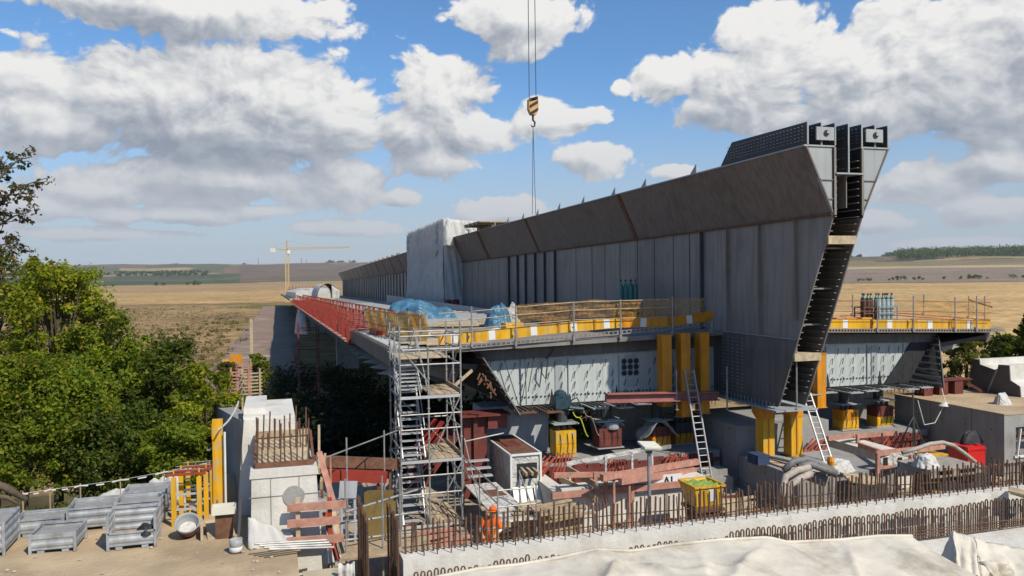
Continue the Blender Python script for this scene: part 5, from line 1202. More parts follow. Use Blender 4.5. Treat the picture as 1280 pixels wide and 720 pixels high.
br = [((XM, YA - .04, 0.1), (XB, YA - .04, 2.24)), ((XA, YB + .04, -2), (XB, YB + .04, 0.1)), ((XA, YB + .04, 2.2), (XB, YB + .04, 0.1)), ((XA - .04, YA, -2), (XA - .04, YB, .1)), ((XA - .04, YB, 0.1), (XA - .04, YA, 2.2)), ((XB + .04, YA, -2), (XB + .04, YB, .1)), ((XB + .04, YB, 2.2), (XB + .04, YA, 4.3)), ((XA, YA - .04, 3.9), (XM, YA - .04, 2.7)), ((XA - .04, YA, 2.2), (XA - .04, YB, 4.3))]
br += [((XB + .04, YA, .1), (XB + .04, YB, 2.2)), ((XM, YB + .04, 2.2), (XB, YB + .04, 4.2)), ((XM, YA - .05, -2), (XB, YA - .05, 0)), ((XM, YA, 2.3), (XM, YB, 4.2)), ((XM, YA, -2), (XM, YB, .1)), ((XA, YB + .05, 2.3), (XM, YB + .05, 4.2)), ((XA - .05, YA, .6), (XA - .05, YB, .6)), ((XA - .05, YA, 2.75), (XA - .05, YB, 2.75))]
tubes('brace', br, 0.024, 'galv', tw)
for z in L_:
    for i in range(4):
        mb = MB(); x0 = XM + 0.06 + i * (XB - XM - .1) / 4; mb.bx(x0, x0 + (XB - XM - .1) / 4 - .02, YA + .03, YB - .03, z + .03, z + .075); mb.build('landing_board', 'wood_pale' if i % 2 else 'wood', tw)
    mb = MB(); mb.bx(XA, XB, YA - .03, YA + .015, z - .07, z + .02); mb.build('transom', 'alu', tw)
def flight(zt_, zb_, y0, y1):
    for k in range(10):
        t = (k + .5) / 10; z = zt_ + (zb_ - zt_) * t; y = y0 + (y1 - y0) * t; mb = MB(); mb.bx(XA + .14, XM - .1, y - .11, y + .11, z - .015, z + .02)
        mb.build('stair_tread', 'alu', tw)
    for x in (XA + .11, XM - .07): mb = MB(); mb.beam((x, y0, zt_), (x, y1, zb_), .035, .16); mb.build('stair_stringer', 'alu', tw)
    for x in (XA + .11, XM - .07): mb = MB(); mb.beam((x, y0, zt_ + .95), (x, y1, zb_ + .95), .03); mb.build('stair_handrail', 'galv', tw)

flight(2.24, 0.12, YB - .25, YA + .35); flight(0.10, -2.1, YB - .25, YA + .35); flight(3.45, 2.3, YB + .1, YA + .9)
mb = MB(); mb.bx(XA + .1, XB - .1, YB - .5, 29.9, 3.40, 3.45); mb.bx(XA + .1, XB - .1, YB - 1.1, YB - .55, 3.38, 3.43); mb.build('top_platform', 'wood_pale', tw)
for z in L_[1:]:
    mb = MB(); mb.bx(XB - .02, XB + .02, YA, YB, z + .05, z + .2); mb.build('toe_board', 'wood', tw)
# rope / rail leading left from the tower
mb = MB(); mb.tube(at(386, 580, Y=22), at(497, 538, Y=26.2), .022, 5); tag(mb.build('guard_tube', 'galv'), 'grey tube slanting from the concrete block up to the scaffold tower', 'tube')
for (u, v0, v1, Y, lab) in ((434, 547, 612, 24, 'thin grey post standing in the dark pit left of the tower'), (481, 538, 650, 25, 'grey post supporting the slanting tube beside the tower'), (414, 570, 640, 22, 'thin reddish pole leaning in the pit by the concrete block')):
    a, c = at(u, v1, Y=Y), at(u - 1, v0, Y=Y); mb = MB(); mb.tube((a.x, a.y, -2.2), c, .025, 6); mb.box((a.x, a.y, -2.19), (.15, .15, .02)); tag(mb.build('post', 'galv' if u != 414 else 'pink'), lab, 'post')
# walkway rails at the left
wk = thing('walkway', 'tube railed walkway between the concrete block and the scaffold tower', 'walkway', (1.2, 21, -2.2))
for (ua, va, uc, vc2) in ((432, 640, 522, 612), (360, 664, 522, 640), (362, 684, 522, 664)): mb = MB(); mb.tube(at(ua, va, Y=20.9), at(uc, vc2, Y=22.2), .032, 6); mb.build('rail', 'galv', wk)
for u in (410, 432, 478, 500): a = at(u, 640, Y=21.2); mb = MB(); mb.tube((a.x, a.y, -2.2), (a.x, a.y, .95), .028, 6); mb.build('upright', 'galv', wk)
mb = MB(); a = at(440, 690, Y=20.6); mb.bx(1.3, 4.0, 20.7, 22.0, -1.02, -.97); mb.build('deck_boards', 'wood', wk)

# ================================================================ ABUTMENT CONCRETE
q = random.Random(4)
wall = thing('concrete_wall', 'long low concrete wall across the foreground with rows of rusty starter bars', 'concrete wall', (2.7, 17.4, -2.8))
mb = MB(); mb.bx(2.66, 36, 17.40, 17.98, -2.8, 0.0); mb.bx(2.66, 36, 17.30, 17.40, -2.8, -.62); mb.build('wall', 'concrete', wall)
rest = MB(); n = 0
for i in range(250):
    x = 2.78 + i * 0.126; y = 17.82 + q.uniform(-.03, .03); h = .76 + q.uniform(-.13, .07); dx, dy = q.gauss(0, .02), q.gauss(0, .025)
    if i < 100: mb = MB(); mb.tube((x, y, -.05), (x + dx, y + dy, h), .025, 6); mb.build('starter_bar', 'rebar', wall)
    else: rest.tube((x, y, -.05), (x + dx, y + dy, h), .025, 6)
for i in range(190): x = 3.0 + i * .152; rest.tube((x, 17.55 if i % 2 else 18.02, -.05), (x + q.uniform(-.03, .03), (17.55 if i % 2 else 18.02) + q.uniform(-.03, .03), (.30 if i % 2 else .64) + q.uniform(-.05, .05)), .014, 5)
o = rest.build('starter_bars', 'rebar', wall); o['kind'] = 'stuff'
for z in (.12, .34): mb = MB(); mb.path([(2.7 + k * 1.1, 17.86 + .02 * math.sin(k * 2.2), z + .03 * math.sin(k * 1.7)) for k in range(30)], .013, 5); mb.build('tie_bar', 'rebar', wall)
rest = MB()
for i in range(150):
    x = 2.9 + i * .150; tp = -.24 + (.03 * math.sin(i * .37) + q.uniform(-.03, .03)) + (.11 if x > 10.6 or 4.6 < x < 5.6 else 0.0); y = 17.17 + q.uniform(-.03, .03)
    mb = MB() if i < 100 else rest
    mb.path([(x - .042, y, -1.0), (x - .042, y, tp - .04), (x - .02, y, tp), (x + .02, y, tp), (x + .042, y, tp - .04), (x + .042, y + .01, -1.0)], .020, 5)
    if i < 100: mb.build('loop_bar', 'rebar', wall)
o = rest.build('loop_bars', 'rebar', wall); o['kind'] = 'stuff'
for i in range(4): mb = MB(); mb.path([(9 + k * 1.5, 17.0 - .06 * i, -.84 + .09 * i + .02 * math.sin(k * 2 + i)) for k in range(17)], .015, 5); mb.build('cross_bar', 'rebar', wall)
for row, (x, ya, yb) in enumerate(((1.93, 17.55, 19.85), (2.56, 17.45, 18.95))):
    for i in range(22 if row == 0 else 16):
        y = ya + (yb - ya) * i / (21 if row == 0 else 15); dx = q.uniform(-.03, .03); mb = MB(); mb.tube((x, y, -2.5), (x + dx, y, .86 + q.uniform(-.05, .05)), .021, 6); mb.build('tall_starter_bar', 'rebar', wall)
mb = MB(); mb.bx(1.5, 2.655, 17.2, 20.2, -2.8, -1.7); mb.build('wall_base', 'concrete', wall)
slab = MB(); slab.bx(2.66, 40, 10.5, 17.299, -2.8, -.92); tag(slab.build('concrete_slab', 'concrete'), 'pinkish concrete ledge in front of the wall with loop bars', 'slab')
P = at(1272, 616, Y=17.7); mb = MB(); mb.beam(at(1262, 612, Y=17.2), at(1300, 622, Y=16.6), .5, .06); mb.beam(at(1263, 615, Y=17.1), at(1300, 626, Y=16.5), .06, .1); tag(mb.build('plank', 'wood'), 'short plank end resting on the wall top at the right edge', 'plank')

# stepped concrete block with the bevelled tall part behind it
blk = thing('wing_wall', 'pale stepped concrete wing wall left of the pit with rusty bars on its ledge', 'wing wall', (0, 19.7, -.1))
mb = MB(); mb.prism([(-.62, 19.72, -2.3), (1.12, 19.72, -2.3), (.95, 19.72, 1.66), (-.53, 19.72, 1.66)], (0, 2.3, 0)); b1 = mb.build('lower_block', 'concrete', blk, fix=True)
mb = MB(); mb.prism([(-.58, 19.69, 1.50), (1.0, 19.69, 1.50), (.98, 19.69, 1.67), (-.56, 19.69, 1.67)], (0, 2.0, 0)); mb.build('cap_edge', 'concrete', blk, fix=True)
mb = MB(); mb.prism([(-1.15, 22.0, -2.3), (1.5, 22.0, -2.3), (.52, 22.0, 2.5), (-.76, 22.0, 2.5)], (0, 3.0, 0)); mb.build('tall_block', 'concrete', blk, fix=True)
mb = MB(); mb.bx(-.78, .52, 22.15, 25, 2.5, 2.58); mb.bx(-.78, -.2, 22.6, 25, 2.58, 2.72); mb.build('coping', 'concrete', blk)
mb = MB(); mb.prism([(-.50, 20.0, 1.67), (.85, 20.0, 1.67), (.85, 22, 2.0), (-.50, 22, 2.0)], (0, 0, -.3)); mb.build('sloped_ledge', 'wood_pale', blk, fix=True)
mb = MB(); mb.lathe((.42, 19.715, 1.02), [(.24, 0), (.25, .02), (.0, .022)], 24, axis=Matrix.Rotation(math.pi / 2, 3, 'X')); mb.build('round_patch', 'concrete_grey', blk)
mb = MB()
for x in (-.1, .55): mb.bx(x - .006, x + .006, 19.70, 19.721, -.0, 1.49)
mb.bx(-.6, 1.0, 19.70, 19.721, 1.05, 1.062); mb.build('joint', 'concrete_grey', blk)
for (p, q_) in (((-.46, 20.0, 1.72), (.9, 20.0, 1.72)), ((-.46, 20.1, 1.72), (-.44, 21.9, 2.15)), ((.9, 20.1, 1.75), (.92, 21.9, 2.1)), ((-.4, 21.95, 2.12), (.9, 21.95, 2.12))):
    mb = MB(); mb.beam(p, q_, .06, .16); mb.build('edge_form', 'rust' if p[1] < 21.9 else 'wood', blk)
for i in range(20):
    x = -.42 + (i % 10) * .135 + q.uniform(-.02, .02); y = 20.15 if i < 10 else 21.2; mb = MB(); z0 = 1.62 + (y - 20) * .16
    mb.tube((x, y, z0), (x + q.uniform(-.05, .05), y + q.uniform(-.05, .05), z0 + q.uniform(.75, 1.25)), .019, 5); mb.build('starter_bar', 'rebar', blk)
mb = MB(); mb.beam((1.02, 19.75, 1.55), (1.15, 22, 2.2), .06, .16); mb.beam((1.06, 19.75, 1.2), (1.3, 22, 1.4), .06, .2); mb.build('side_form', 'wood', blk)
mb = MB(); mb.prism([(-1.02, 22.2, -2.5), (-2.1, 31, -3.5), (-1.6, 31, -3.5), (-.6, 22.2, -2.5)], (0, 0, 0.01)); 
a0, a1 = Vector((-1.0, 22.3, 0)), Vector((-2.15, 31.5, 0)); mb = MB()
mb.add([(-1.0, 22.3, -2.5), (-2.15, 31.5, -3.5), (-2.15, 31.5, 1.55), (-.83, 22.3, 2.45), (-.4, 22.3, -2.5), (-1.55, 31.5, -3.5), (-1.55, 31.5, 1.55), (-.4, 22.3, 2.45)], [(0, 1, 2, 3), (7, 6, 5, 4), (3, 2, 6, 7), (0, 3, 7, 4), (1, 5, 6, 2), (0, 4, 5, 1)])
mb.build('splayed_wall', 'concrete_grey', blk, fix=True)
for i in range(8): mb = MB(); p = at(297, 500, Y=25) .lerp(at(276, 535, Y=22.2), i / 8); qn = at(297, 500, Y=25).lerp(at(276, 535, Y=22.2), (i + 1) / 8); 
pts = [at(298 - 24 * t, 502 + 34 * t ** 0.75 + 3 * math.sin(t * 3.1), Y=24.9 - 2.9 * t) - Vector((.0, 0, .0)) for t in [i / 22 for i in range(23)]]
mb = MB()
for i in range(22):
    c = pts[i].lerp(pts[i + 1], .5); d = (pts[i + 1] - pts[i]) * .62; mb.path([c - d, c + d], .028 if i % 2 else .02, 6)
tag(mb.build('chain', 'chain'), 'heavy pale chain hanging along the grey side of the wing wall', 'chain')
# bearing bench, back walls, blocks, right wing
def conc(name, label, cat, parts, m='concrete_grey', grp=None):
    mb = MB()
    for p in parts: mb.bx(*p)
    return tag(mb.build(name, m), label, cat, grp)
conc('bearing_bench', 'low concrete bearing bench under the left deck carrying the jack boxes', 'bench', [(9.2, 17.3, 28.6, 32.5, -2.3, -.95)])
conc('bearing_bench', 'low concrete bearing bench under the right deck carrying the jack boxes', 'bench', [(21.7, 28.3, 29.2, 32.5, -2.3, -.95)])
conc('pier_wall', 'smooth bluish concrete wall behind the white container', 'wall', [(7.9, 10.7, 30.75, 32.2, -2.3, .98)], 'concrete_blue')  # blue cast of skylit shade is put into this wall's colour
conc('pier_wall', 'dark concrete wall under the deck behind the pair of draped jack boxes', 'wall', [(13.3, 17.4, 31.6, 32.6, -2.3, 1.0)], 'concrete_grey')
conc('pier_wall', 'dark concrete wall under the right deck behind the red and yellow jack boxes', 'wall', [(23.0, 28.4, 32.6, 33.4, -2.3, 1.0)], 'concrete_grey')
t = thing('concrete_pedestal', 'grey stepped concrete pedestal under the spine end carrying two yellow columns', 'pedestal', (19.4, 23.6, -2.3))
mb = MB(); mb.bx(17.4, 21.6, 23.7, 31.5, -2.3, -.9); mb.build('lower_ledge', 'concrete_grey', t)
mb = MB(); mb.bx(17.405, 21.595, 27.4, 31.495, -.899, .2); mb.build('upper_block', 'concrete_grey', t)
def holes(par, pts, ax):
    for (x, y, z) in pts:
        mb = MB(); mb.lathe((x, y, z), [(.035, -.01), (.035, .006), (0, .007)], 8, axis=ax); mb.build('tie_hole', 'steel_dark', par)
AXX = Matrix.Rotation(-math.pi / 2, 3, 'Y'); AXY = Matrix.Rotation(math.pi / 2, 3, 'X')
holes(t, [(17.4, y, z) for y in (24.4, 25.6, 26.8) for z in (-1.9, -1.2)] + [(17.405, y, z) for y in (28, 29.4, 30.8) for z in (-.6, .0)], AXX)
for y in (25.0, 27.38, 29.6): mb = MB(); mb.bx(17.392, 17.41, y - .008, y + .008, -2.2, -.9); mb.build('joint', 'steel_dark', t)
conc('concrete_upstand', 'grey concrete upstand right of the pedestal with pale red frames beyond it', 'upstand', [(22.7, 23.9, 25.2, 29.15, -2.3, -.92)], 'concrete')
t = thing('side_wall', 'long grey concrete side wall right of the pit, an opening in its sunlit end', 'side wall', (30, 25.4, -2.3))
mb = MB(); mb.bx(28.5, 29.1, 25.4, 31.4, -2.3, .28); mb.bx(29.1, 36, 26.0, 31.4, -2.3, .28); mb.bx(29.1, 36, 25.4, 26, -.25, .28); mb.bx(30.3, 36, 25.4, 26, -2.3, -1.35); mb.bx(31.6, 36, 25.4, 26, -1.35, -.25); mb.bx(29.1, 30.3, 25.4, 26, -2.3, -1.55); mb.build('wall', 'concrete_grey', t)
mb = MB(); mb.bx(28.48, 36, 25.38, 31.42, .28, .33); mb.build('sandy_top', 'sand', t); holes(t, [(28.5, y, z) for y in (26, 27.3, 28.6, 29.9) for z in (-1.6, -.4)], AXX)
for y in (27.0, 29.2): mb = MB(); mb.bx(28.492, 28.51, y - .008, y + .008, -2.2, .27); mb.build('joint', 'steel_dark', t)
mb = MB(); mb.beam((29.1, 25.36, -1.5), (29.3, 25.36, -.3), .10, .05); mb.beam((30.2, 25.36, -1.5), (30.3, 25.36, -.3), .10, .05); mb.beam((29.0, 25.36, -1.45), (30.4, 25.36, -1.45), .05, .10); mb.build('opening_frame', 'white', t)
mb = MB(); mb.beam((29.0, 25.5, -.5), (31, 25.5, -.62), .12, .12); mb.beam((29.2, 25.6, -.7), (31, 25.6, -.8), .1, .1); mb.build('cross_timber', 'rust', t)
prof = [(31.6, -2.3), (31.15, 1.85), (30.75, 1.87), (30.72, 1.62), (29.75, 1.42), (29.68, 1.72), (29.1, 1.74), (29.05, 1.05), (28.55, .82), (28.5, .33), (28.5, -2.3)]
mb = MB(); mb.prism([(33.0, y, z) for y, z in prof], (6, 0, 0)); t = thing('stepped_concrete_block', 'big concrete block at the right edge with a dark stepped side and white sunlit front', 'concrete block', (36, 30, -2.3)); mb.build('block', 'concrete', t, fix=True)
mb = MB(); mb.prism([(32.95, y, z) for y, z in prof], (.048, 0, 0)); mb.build('shaded_side', mat('shaded_concrete', (.135, .125, .125), .8, 0, .12, 1.2, (.09, .085, .085), .3, .8), t, fix=True)  # same concrete, coloured dark for the shade on its left side
mb = MB(); mb.tube((32.9, 30.4, .0), (32.9, 29.7, 1.5), .05, 6); mb.build('pipe', 'galv', t)
mb = MB()
for k in range(3): mb.bx(29.2 + k * .9, 29.7 + k * .9, 30.3, 30.9, .33, .98)
mb.bx(29.0, 32.0, 30.25, 30.95, .98, 1.04); mb.beam((31.7, 30.6, .95), (32.6, 30.1, .33), .14); tag(mb.build('steel_support', 'oxide'), 'dark red steel support frame under the outer edge of the right deck', 'support')
drape('white_bag', 'small white bag lying on the sandy wall top at the right', 'bag', (at(1253, 505, Z=.33).x, at(1253, 505, Z=.33).y, .33), .8, .6, .5, 'white_dirty', 5)

for (xa, xb, y, lab) in ((9.3, 17.2, 28.5, 'dark red formwork boards added to darken the front of the left bearing bench'), (21.8, 28.2, 29.1, 'dark red formwork boards added to darken the front of the right bearing bench')):
    mb = MB(); n = int((xb - xa) / .55)  # dark boards stand in for shadow on the otherwise sunlit bench front
    for i in range(n): mb.bx(xa + i * .55, xa + i * .55 + .5, y + .02 * (i % 2), y + .06 + .02 * (i % 2), -2.2, -1.0 - .05 * (i % 3))
    mb.bx(xa, xb, y - .08, y - .002, -1.35, -1.2); tag(mb.build('bench_formwork', 'oxide'), lab, 'formwork')
# ================================================================ STEEL IN THE PIT
def hcol(label, u, v0, v1, Y, w_=.40, m='orange'):
    a, c = at(u, v1, Y=Y), at(u, v0, Y=Y); t = thing('steel_column', label, 'column', (a.x, Y, a.z), 'orange and yellow steel columns'); x, z0, z1 = a.x, a.z, c.z
    mb = MB(); mb.bx(x - w_ / 2, x + w_ / 2, Y - .23, Y - .20, z0, z1); mb.build('flange', m, t); mb = MB(); mb.bx(x - w_ / 2, x + w_ / 2, Y + .20, Y + .23, z0, z1); mb.build('flange', m, t)
    mb = MB(); mb.bx(x - .02, x + .02, Y - .2, Y + .2, z0, z1); mb.bx(x - w_ / 2 + .03, x - w_ / 2 + .05, Y - .2, Y + .2, z0, z1); mb.build('web', m, t)
    mb = MB(); mb.bx(x - w_ / 2 - .04, x + w_ / 2 + .04, Y - .27, Y + .27, z0 - .03, z0); mb.build('end_plate', m, t); mb = MB(); mb.bx(x - w_ / 2 - .02, x + w_ / 2 + .02, Y - .25, Y + .25, z1, z1 + .03); mb.build('end_plate', m, t); return t
hcol('leftmost of the three hanging orange columns left of the spine', 831, 419, 506, 28.7); hcol('middle one of the three hanging orange columns left of the spine', 854.5, 417, 519, 28.6); hcol('orange column nearest the spine wall, right of the ladder top', 878, 416, 515, 28.6)
hcol('orange column half hidden right of the spine', 1023, 442, 508, 28.9, .42, 'orange')
def ycol(label, x, y, z0, z1):
    t = thing('jack_column', label, 'jack column', (x, y, z0), 'orange and yellow steel columns'); mb = MB(); mb.bx(x - .25, x + .25, y - .25, y + .25, z0, z1 - .42); mb.build('shaft', 'yellow', t)
    mb = MB(); mb.prism([(x - .25, y - .27, z1 - .42), (x + .25, y - .27, z1 - .42), (x + .29, y - .27, z1), (x - .42, y - .27, z1), (x - .40, y - .27, z1 - .2)], (0, .54, 0)); mb.build('head', 'orange', t, fix=True)
    mb = MB(); mb.bx(x - .03, x + .03, y - .28, y - .251, z0 + .1, z1 - .43); mb.build('stiffener', 'orange', t)
    mb = MB(); mb.bx(x - .36, x + .36, y - .36, y + .36, z0 - .04, z0); mb.build('foot_plate', 'steel_dark', t)
ycol('left yellow jack column under the spine end', 18.0, 26.5, -.86, 1.07); ycol('right yellow jack column under the spine end', 19.25, 26.5, -.86, 1.07)
a, c = at(757, 497, Y=28.3), at(896, 494, Y=28.3); mb = MB(); mb.beam(a, c, .16, .34); mb.beam(a + Vector((0, -.1, .15)), c + Vector((0, -.1, .15)), .3, .03); mb.beam(a + Vector((0, -.1, -.16)), c + Vector((0, -.1, -.16)), .3, .03); tag(mb.build('steel_beam', mat('pink_beam', (.30, .12, .105), .7, 0, .2, 3)), 'faded red steel beam running across in front of the shaded panel to the orange columns', 'beam')
def jack(label, u, v, Y, w_, h, low, up, grp='jack boxes on the bearing benches'):
    a = at(u, v, Y=Y); x, z = a.x, max(a.z, -.95); t = thing('jack_box', label, 'jack', (x, Y, z), grp)
    mb = MB(); mb.bx(x - w_ / 2, x + w_ / 2, Y - .35, Y + .35, z + .04, z + h * .5); mb.bx(x - w_ / 2 + .03, x + w_ / 2 - .03, Y - .37, Y - .352, z + h * .12, z + h * .42); mb.build('lower_box', low, t)
    mb = MB(); mb.bx(x - w_ / 2, x + w_ / 2, Y - .345, Y + .345, z + h * .5 + .01, z + h); mb.build('upper_box', up, t)
    mb = MB(); mb.bx(x - w_ / 2 - .08, x + w_ / 2 + .08, Y - .42, Y + .42, z, z + .035); mb.build('plate', 'steel_light', t); mb = MB(); mb.bx(x - w_ / 2 - .1, x + w_ / 2 + .1, Y - .42, Y + .42, z + h + .25, z + h + .29); mb.build('plate', 'steel_light', t)
    mb = MB()
    for k in (-1, 0, 1): mb.lathe((x + k * w_ * .3, Y - .1, z + h), [(.09, 0), (.09, .16), (.06, .16), (.06, .26), (0, .26)], 10)
    mb.build('cylinder', 'steel_dark', t)
    mb = MB(); mb.lathe((x, Y + .1, z + h + .29), [(.22, 0), (.22, 1.03 - (z + h + .29) if z + h + .29 < .9 else .1), (0, 1.03 - (z + h + .29) if z + h + .29 < .9 else .1)], 12); mb.build('piston', 'steel_dark', t)
    mb = MB()
    for k in (-.3, 0.05, .3): mb.path([(x + k * w_, Y - .36, z + h * .9), (x + k * w_ + .03, Y - .40, z + h * .5), (x + k * w_ - .02, Y - .37, z + .1)], .014, 5)
    mb.build('hydraulic_hose', 'black', t); return t
jack('bright yellow jack box in the sun beside the white container', 704, 569, 28.9, .82, 1.0, 'yellow', 'yellow')
jack('dull red jack box with a grey drum on top', 759, 558, 29.4, .95, .8, 'oxide', 'oxide')
jack('red and yellow jack box half covered by a grey cloth', 822, 556, 29.6, .8, .8, 'orange', 'oxide')
jack('small yellow and dark jack box in the shade next to the orange columns', 851, 556, 30.4, .8, .9, 'orange', 'steel_dark')
jack('yellow jack box under the right deck next to the ladder', 1057, 536, 30.4, .85, .9, 'yellow', 'orange')
jack('red-topped yellow jack box under the right deck', 1100, 535, 30.6, .9, .95, 'yellow', 'oxide')
P = at(822, 530, Y=29.3); mb = MB()
mb.grid(lambda s, t_: (P.x - .75 + 1.5 * s, 28.9 + .9 * t_, -.02 + .35 * math.exp(-((s - .5) / .22) ** 2) - .55 * max(0, abs(s - .5) - .28) * 4 * (.6 + .4 * math.sin(t_ * 3 + s * 9)) + .05 * math.sin(s * 22 + t_ * 7)), 30, 14)
tag(mb.build('grey_cloth', 'cloth_grey', smooth=True, solid=.02), 'grey cloth thrown over a jack box', 'cloth')
P = at(762, 531, Y=29.4); mb = MB(); mb.lathe((P.x, 29.2, -.0), [(.28, .1), (.3, .16), (.3, .34), (.24, .38), (0, .38)], 14); mb.path([(P.x - .5, 29.1, .1), (P.x - .2, 29.0, .5), (P.x + .2, 29.0, .46), (P.x + .5, 29.1, .2)], .02, 5); tag(mb.build('cable_drum', 'steel_light'), 'small grey drum with a looped cable on the dull red jack box', 'drum')
P = at(702, 505, Y=28.9); z = 1.05; mb = MB(); mb.box((P.x, 28.9, z + .28), (.62, .45, .5)); mb.lathe((P.x - .05, 28.9, z + .5), [(.26, 0), (.24, .14), (.12, .24), (0, .25)], 12); mb.tube((P.x + .2, 28.6, z + .1), (P.x + .75, 28.5, z + .02), .07, 7); mb.path([(P.x + .3, 28.8, z + .3), (P.x + .55, 28.7, z + .45), (P.x + .72, 28.6, z + .1)], .03, 6); tag(mb.build('welding_machine', 'blue'), 'dark blue machine standing on a plate in front of the panel', 'machine')
for k, (u0_, c_) in enumerate(((716, 'green'), (730, 'grey'))):
    mb = MB(); P = at(u0_, 512, Y=28.4); mb.path([(P.x + .06 * i, 28.4 - .02 * i, 1.0 - .9 * (i / 9) ** 1.4 - .1 * math.sin(i)) for i in range(10)], .025, 6)
    tag(mb.build('hose', mat('yellow_green_hose', (.40, .42, .04), .6) if k == 0 else 'hose'), ('bright yellow-green hose hanging beside the yellow jack box' if k == 0 else 'grey hose bundle hanging right of the yellow-green hose'), 'hose')
# cables hanging on the cross frame
for k, pts in enumerate(([(694, 428), (690, 440), (684, 447), (678, 452), (677, 466), (682, 474), (684, 458), (685, 446)], [(667, 446), (665, 462), (660, 490)], [(630, 448), (640, 480), (648, 506)], [(656, 446), (657, 470), (658, 505)], [(613, 448), (615, 500)])):
    mb = MB(); mb.path([at(u, v, Y=29.7) for u, v in pts], .03 if k == 0 else .018, 6); tag(mb.build('cable', 'steel_dark'), ['thick black looped cable hanging on the pale panel of the left deck', 'dark strap hanging straight on the pale panel left of the looped cable', 'thin cable slanting down the pale panel to the right', 'thin vertical cable on the pale panel beside the slanting one', 'thin vertical cable near the left end of the pale panel'][k], 'cable')
# red steel block and oxide beams beneath the deck corner
mb = MB(); mb.bx(6.85, 7.75, 29.4, 30.1, -2.2, .92); mb.bx(7.75, 8.5, 29.2, 30.0, .42, .93); mb.bx(6.7, 8.6, 29.0, 30.2, .93, .99); mb.bx(7.2, 7.35, 29.25, 29.4, -2.2, .92); tag(mb.build('red_steel_support', 'oxide'), 'dark red steel support under the left deck corner behind the scaffold tower', 'support')
mb = MB(); mb.beam(at(590, 463, Y=28.5), at(548, 500, Y=27.5), .06, .10); tag(mb.build('yellow_strut', 'wood_pale'), 'pale slanting strut with a yellow end running from the web edge to the tower', 'strut')
qq = random.Random(12); mb = MB()
for i in range(16):
    u, v = 603 + i * 1.0 + qq.uniform(-4, 4), 466 + i * 1.6 + qq.uniform(-3, 3); mb.tube(at(u, v, Y=28.45), at(u + qq.uniform(-7, 7), v + qq.uniform(3, 9), Y=28.3), .03, 5)
tag(mb.build('scrap_bundle', 'rust'), 'bundle of rusty rods caught on the raked web edge', 'rods')
for i in range(6):
    a, c = at(492 + i * 7, 628 - i * 4, Y=29.3), at(530 + i * 8, 560 - i * 3, Y=29.5); mb = MB(); mb.beam(a, c, .14, .24); mb.beam(a + Vector((0, -.05, .12)), c + Vector((0, -.05, .12)), .2, .03)
    tag(mb.build('oxide_beam', 'oxide'), 'dark red steel beam leaning behind the foot of the scaffold tower', 'beam', 'leaning dark red beams behind the tower')
for i in range(5):
    a, c = at(520 + i * 9, 558 + i * 2, Y=29.8), at(545 + i * 8, 524 + i * 3, Y=30.4); mb = MB(); mb.beam(a, c, .2, .07); tag(mb.build('red_plank', 'red'), 'red plank stacked slantwise behind the middle of the scaffold tower', 'plank', 'slanting red planks behind the tower')
# left pit clutter
def beamthing(name, label, cat, u0_, v0_, u1_, v1_, Y0_, Y1_, w_, h, m, legs=True):
    a, c = at(u0_, v0_, Y=Y0_), at(u1_, v1_, Y=Y1_); t = thing(name, label, cat, (a.x, a.y, min(a.z, c.z))); mb = MB(); mb.beam(a, c, w_, h); mb.build('beam', m, t)
    if legs:
        for k in (.12, .88):
            p = a.lerp(c, k); zg = -2.2
            if p.z - zg > .3: mb = MB(); mb.beam((p.x, p.y + .05, zg), (p.x, p.y + .05, p.z - h / 2), .07); mb.build('leg', m, t)
    return t
beamthing('long_beam', 'long dark brown beam bridging the dark pit left of the tower', 'beam', 388, 576, 500, 580, 25.5, 26.5, .22, .34, 'rust')
beamthing('red_beam', 'bright red beam in the left pit below the brown one', 'beam', 403, 594, 482, 596, 24.2, 25, .2, .36, 'red')
beamthing('grey_plate', 'blue-grey plate standing under the red beam in the left pit', 'plate', 424, 612, 446, 612, 24, 24, .05, .5, 'concrete_blue')
mb = MB(); P = at(472, 618, Y=24.4); mb.box((P.x, 24.4, -1.25), (1.1, .05, 1.2), .1); mb.box((P.x + .1, 24.9, -.95), (.9, .05, 1.1), -.25); tag(mb.build('plywood_sheets', 'ply_yellow'), 'yellow plywood panels standing in the left pit beside the tower foot', 'panel')
mb = MB(); P = at(402, 580, Y=23.5); mb.lathe((P.x, 23.5, -2.2), [(.32, 0), (.34, .1), (.34, 1.9), (.32, 2.0), (0, 2.02)], 14); tag(mb.build('grey_barrel', 'plastic_grey'), 'tall grey barrel in the pit beside the wing wall', 'barrel')
P = at(400, 618, Y=20.8); crumple('tool_heap', 'heap of pale bags and tools between the wing wall and the walkway', 'heap', (P.x, 20.8, -1.0), .8, .7, 1.0, 'white_dirty', 7, jag=1.2)
P = at(470, 650, Y=23); crumple('debris_heap', 'heap of grey debris under the walkway rails', 'heap', (P.x, 22.8, -2.2), 2.6, 1.3, .7, 'concrete_grey', 17, jag=1.5)
fw = thing('waler_formwork', 'pale red timber waler frame bolted to the front of the wing wall', 'formwork', (.4, 19.4, -.2))
for i, (v, u1_) in enumerate(((633, 432), (653, 425), (675, 430))): mb = MB(); mb.beam(at(359, v + 2, Y=19.42), at(u1_, v - 3, Y=19.42), .1, .17); mb.build('waler', 'pink', fw)
for u in (372, 412): mb = MB(); mb.beam(at(u, 622, Y=19.5), at(u + 1, 688, Y=19.5), .1, .08, up=(0, 1, 0)); mb.build('upright', 'wood_pale' if u < 400 else 'orange_red', fw)
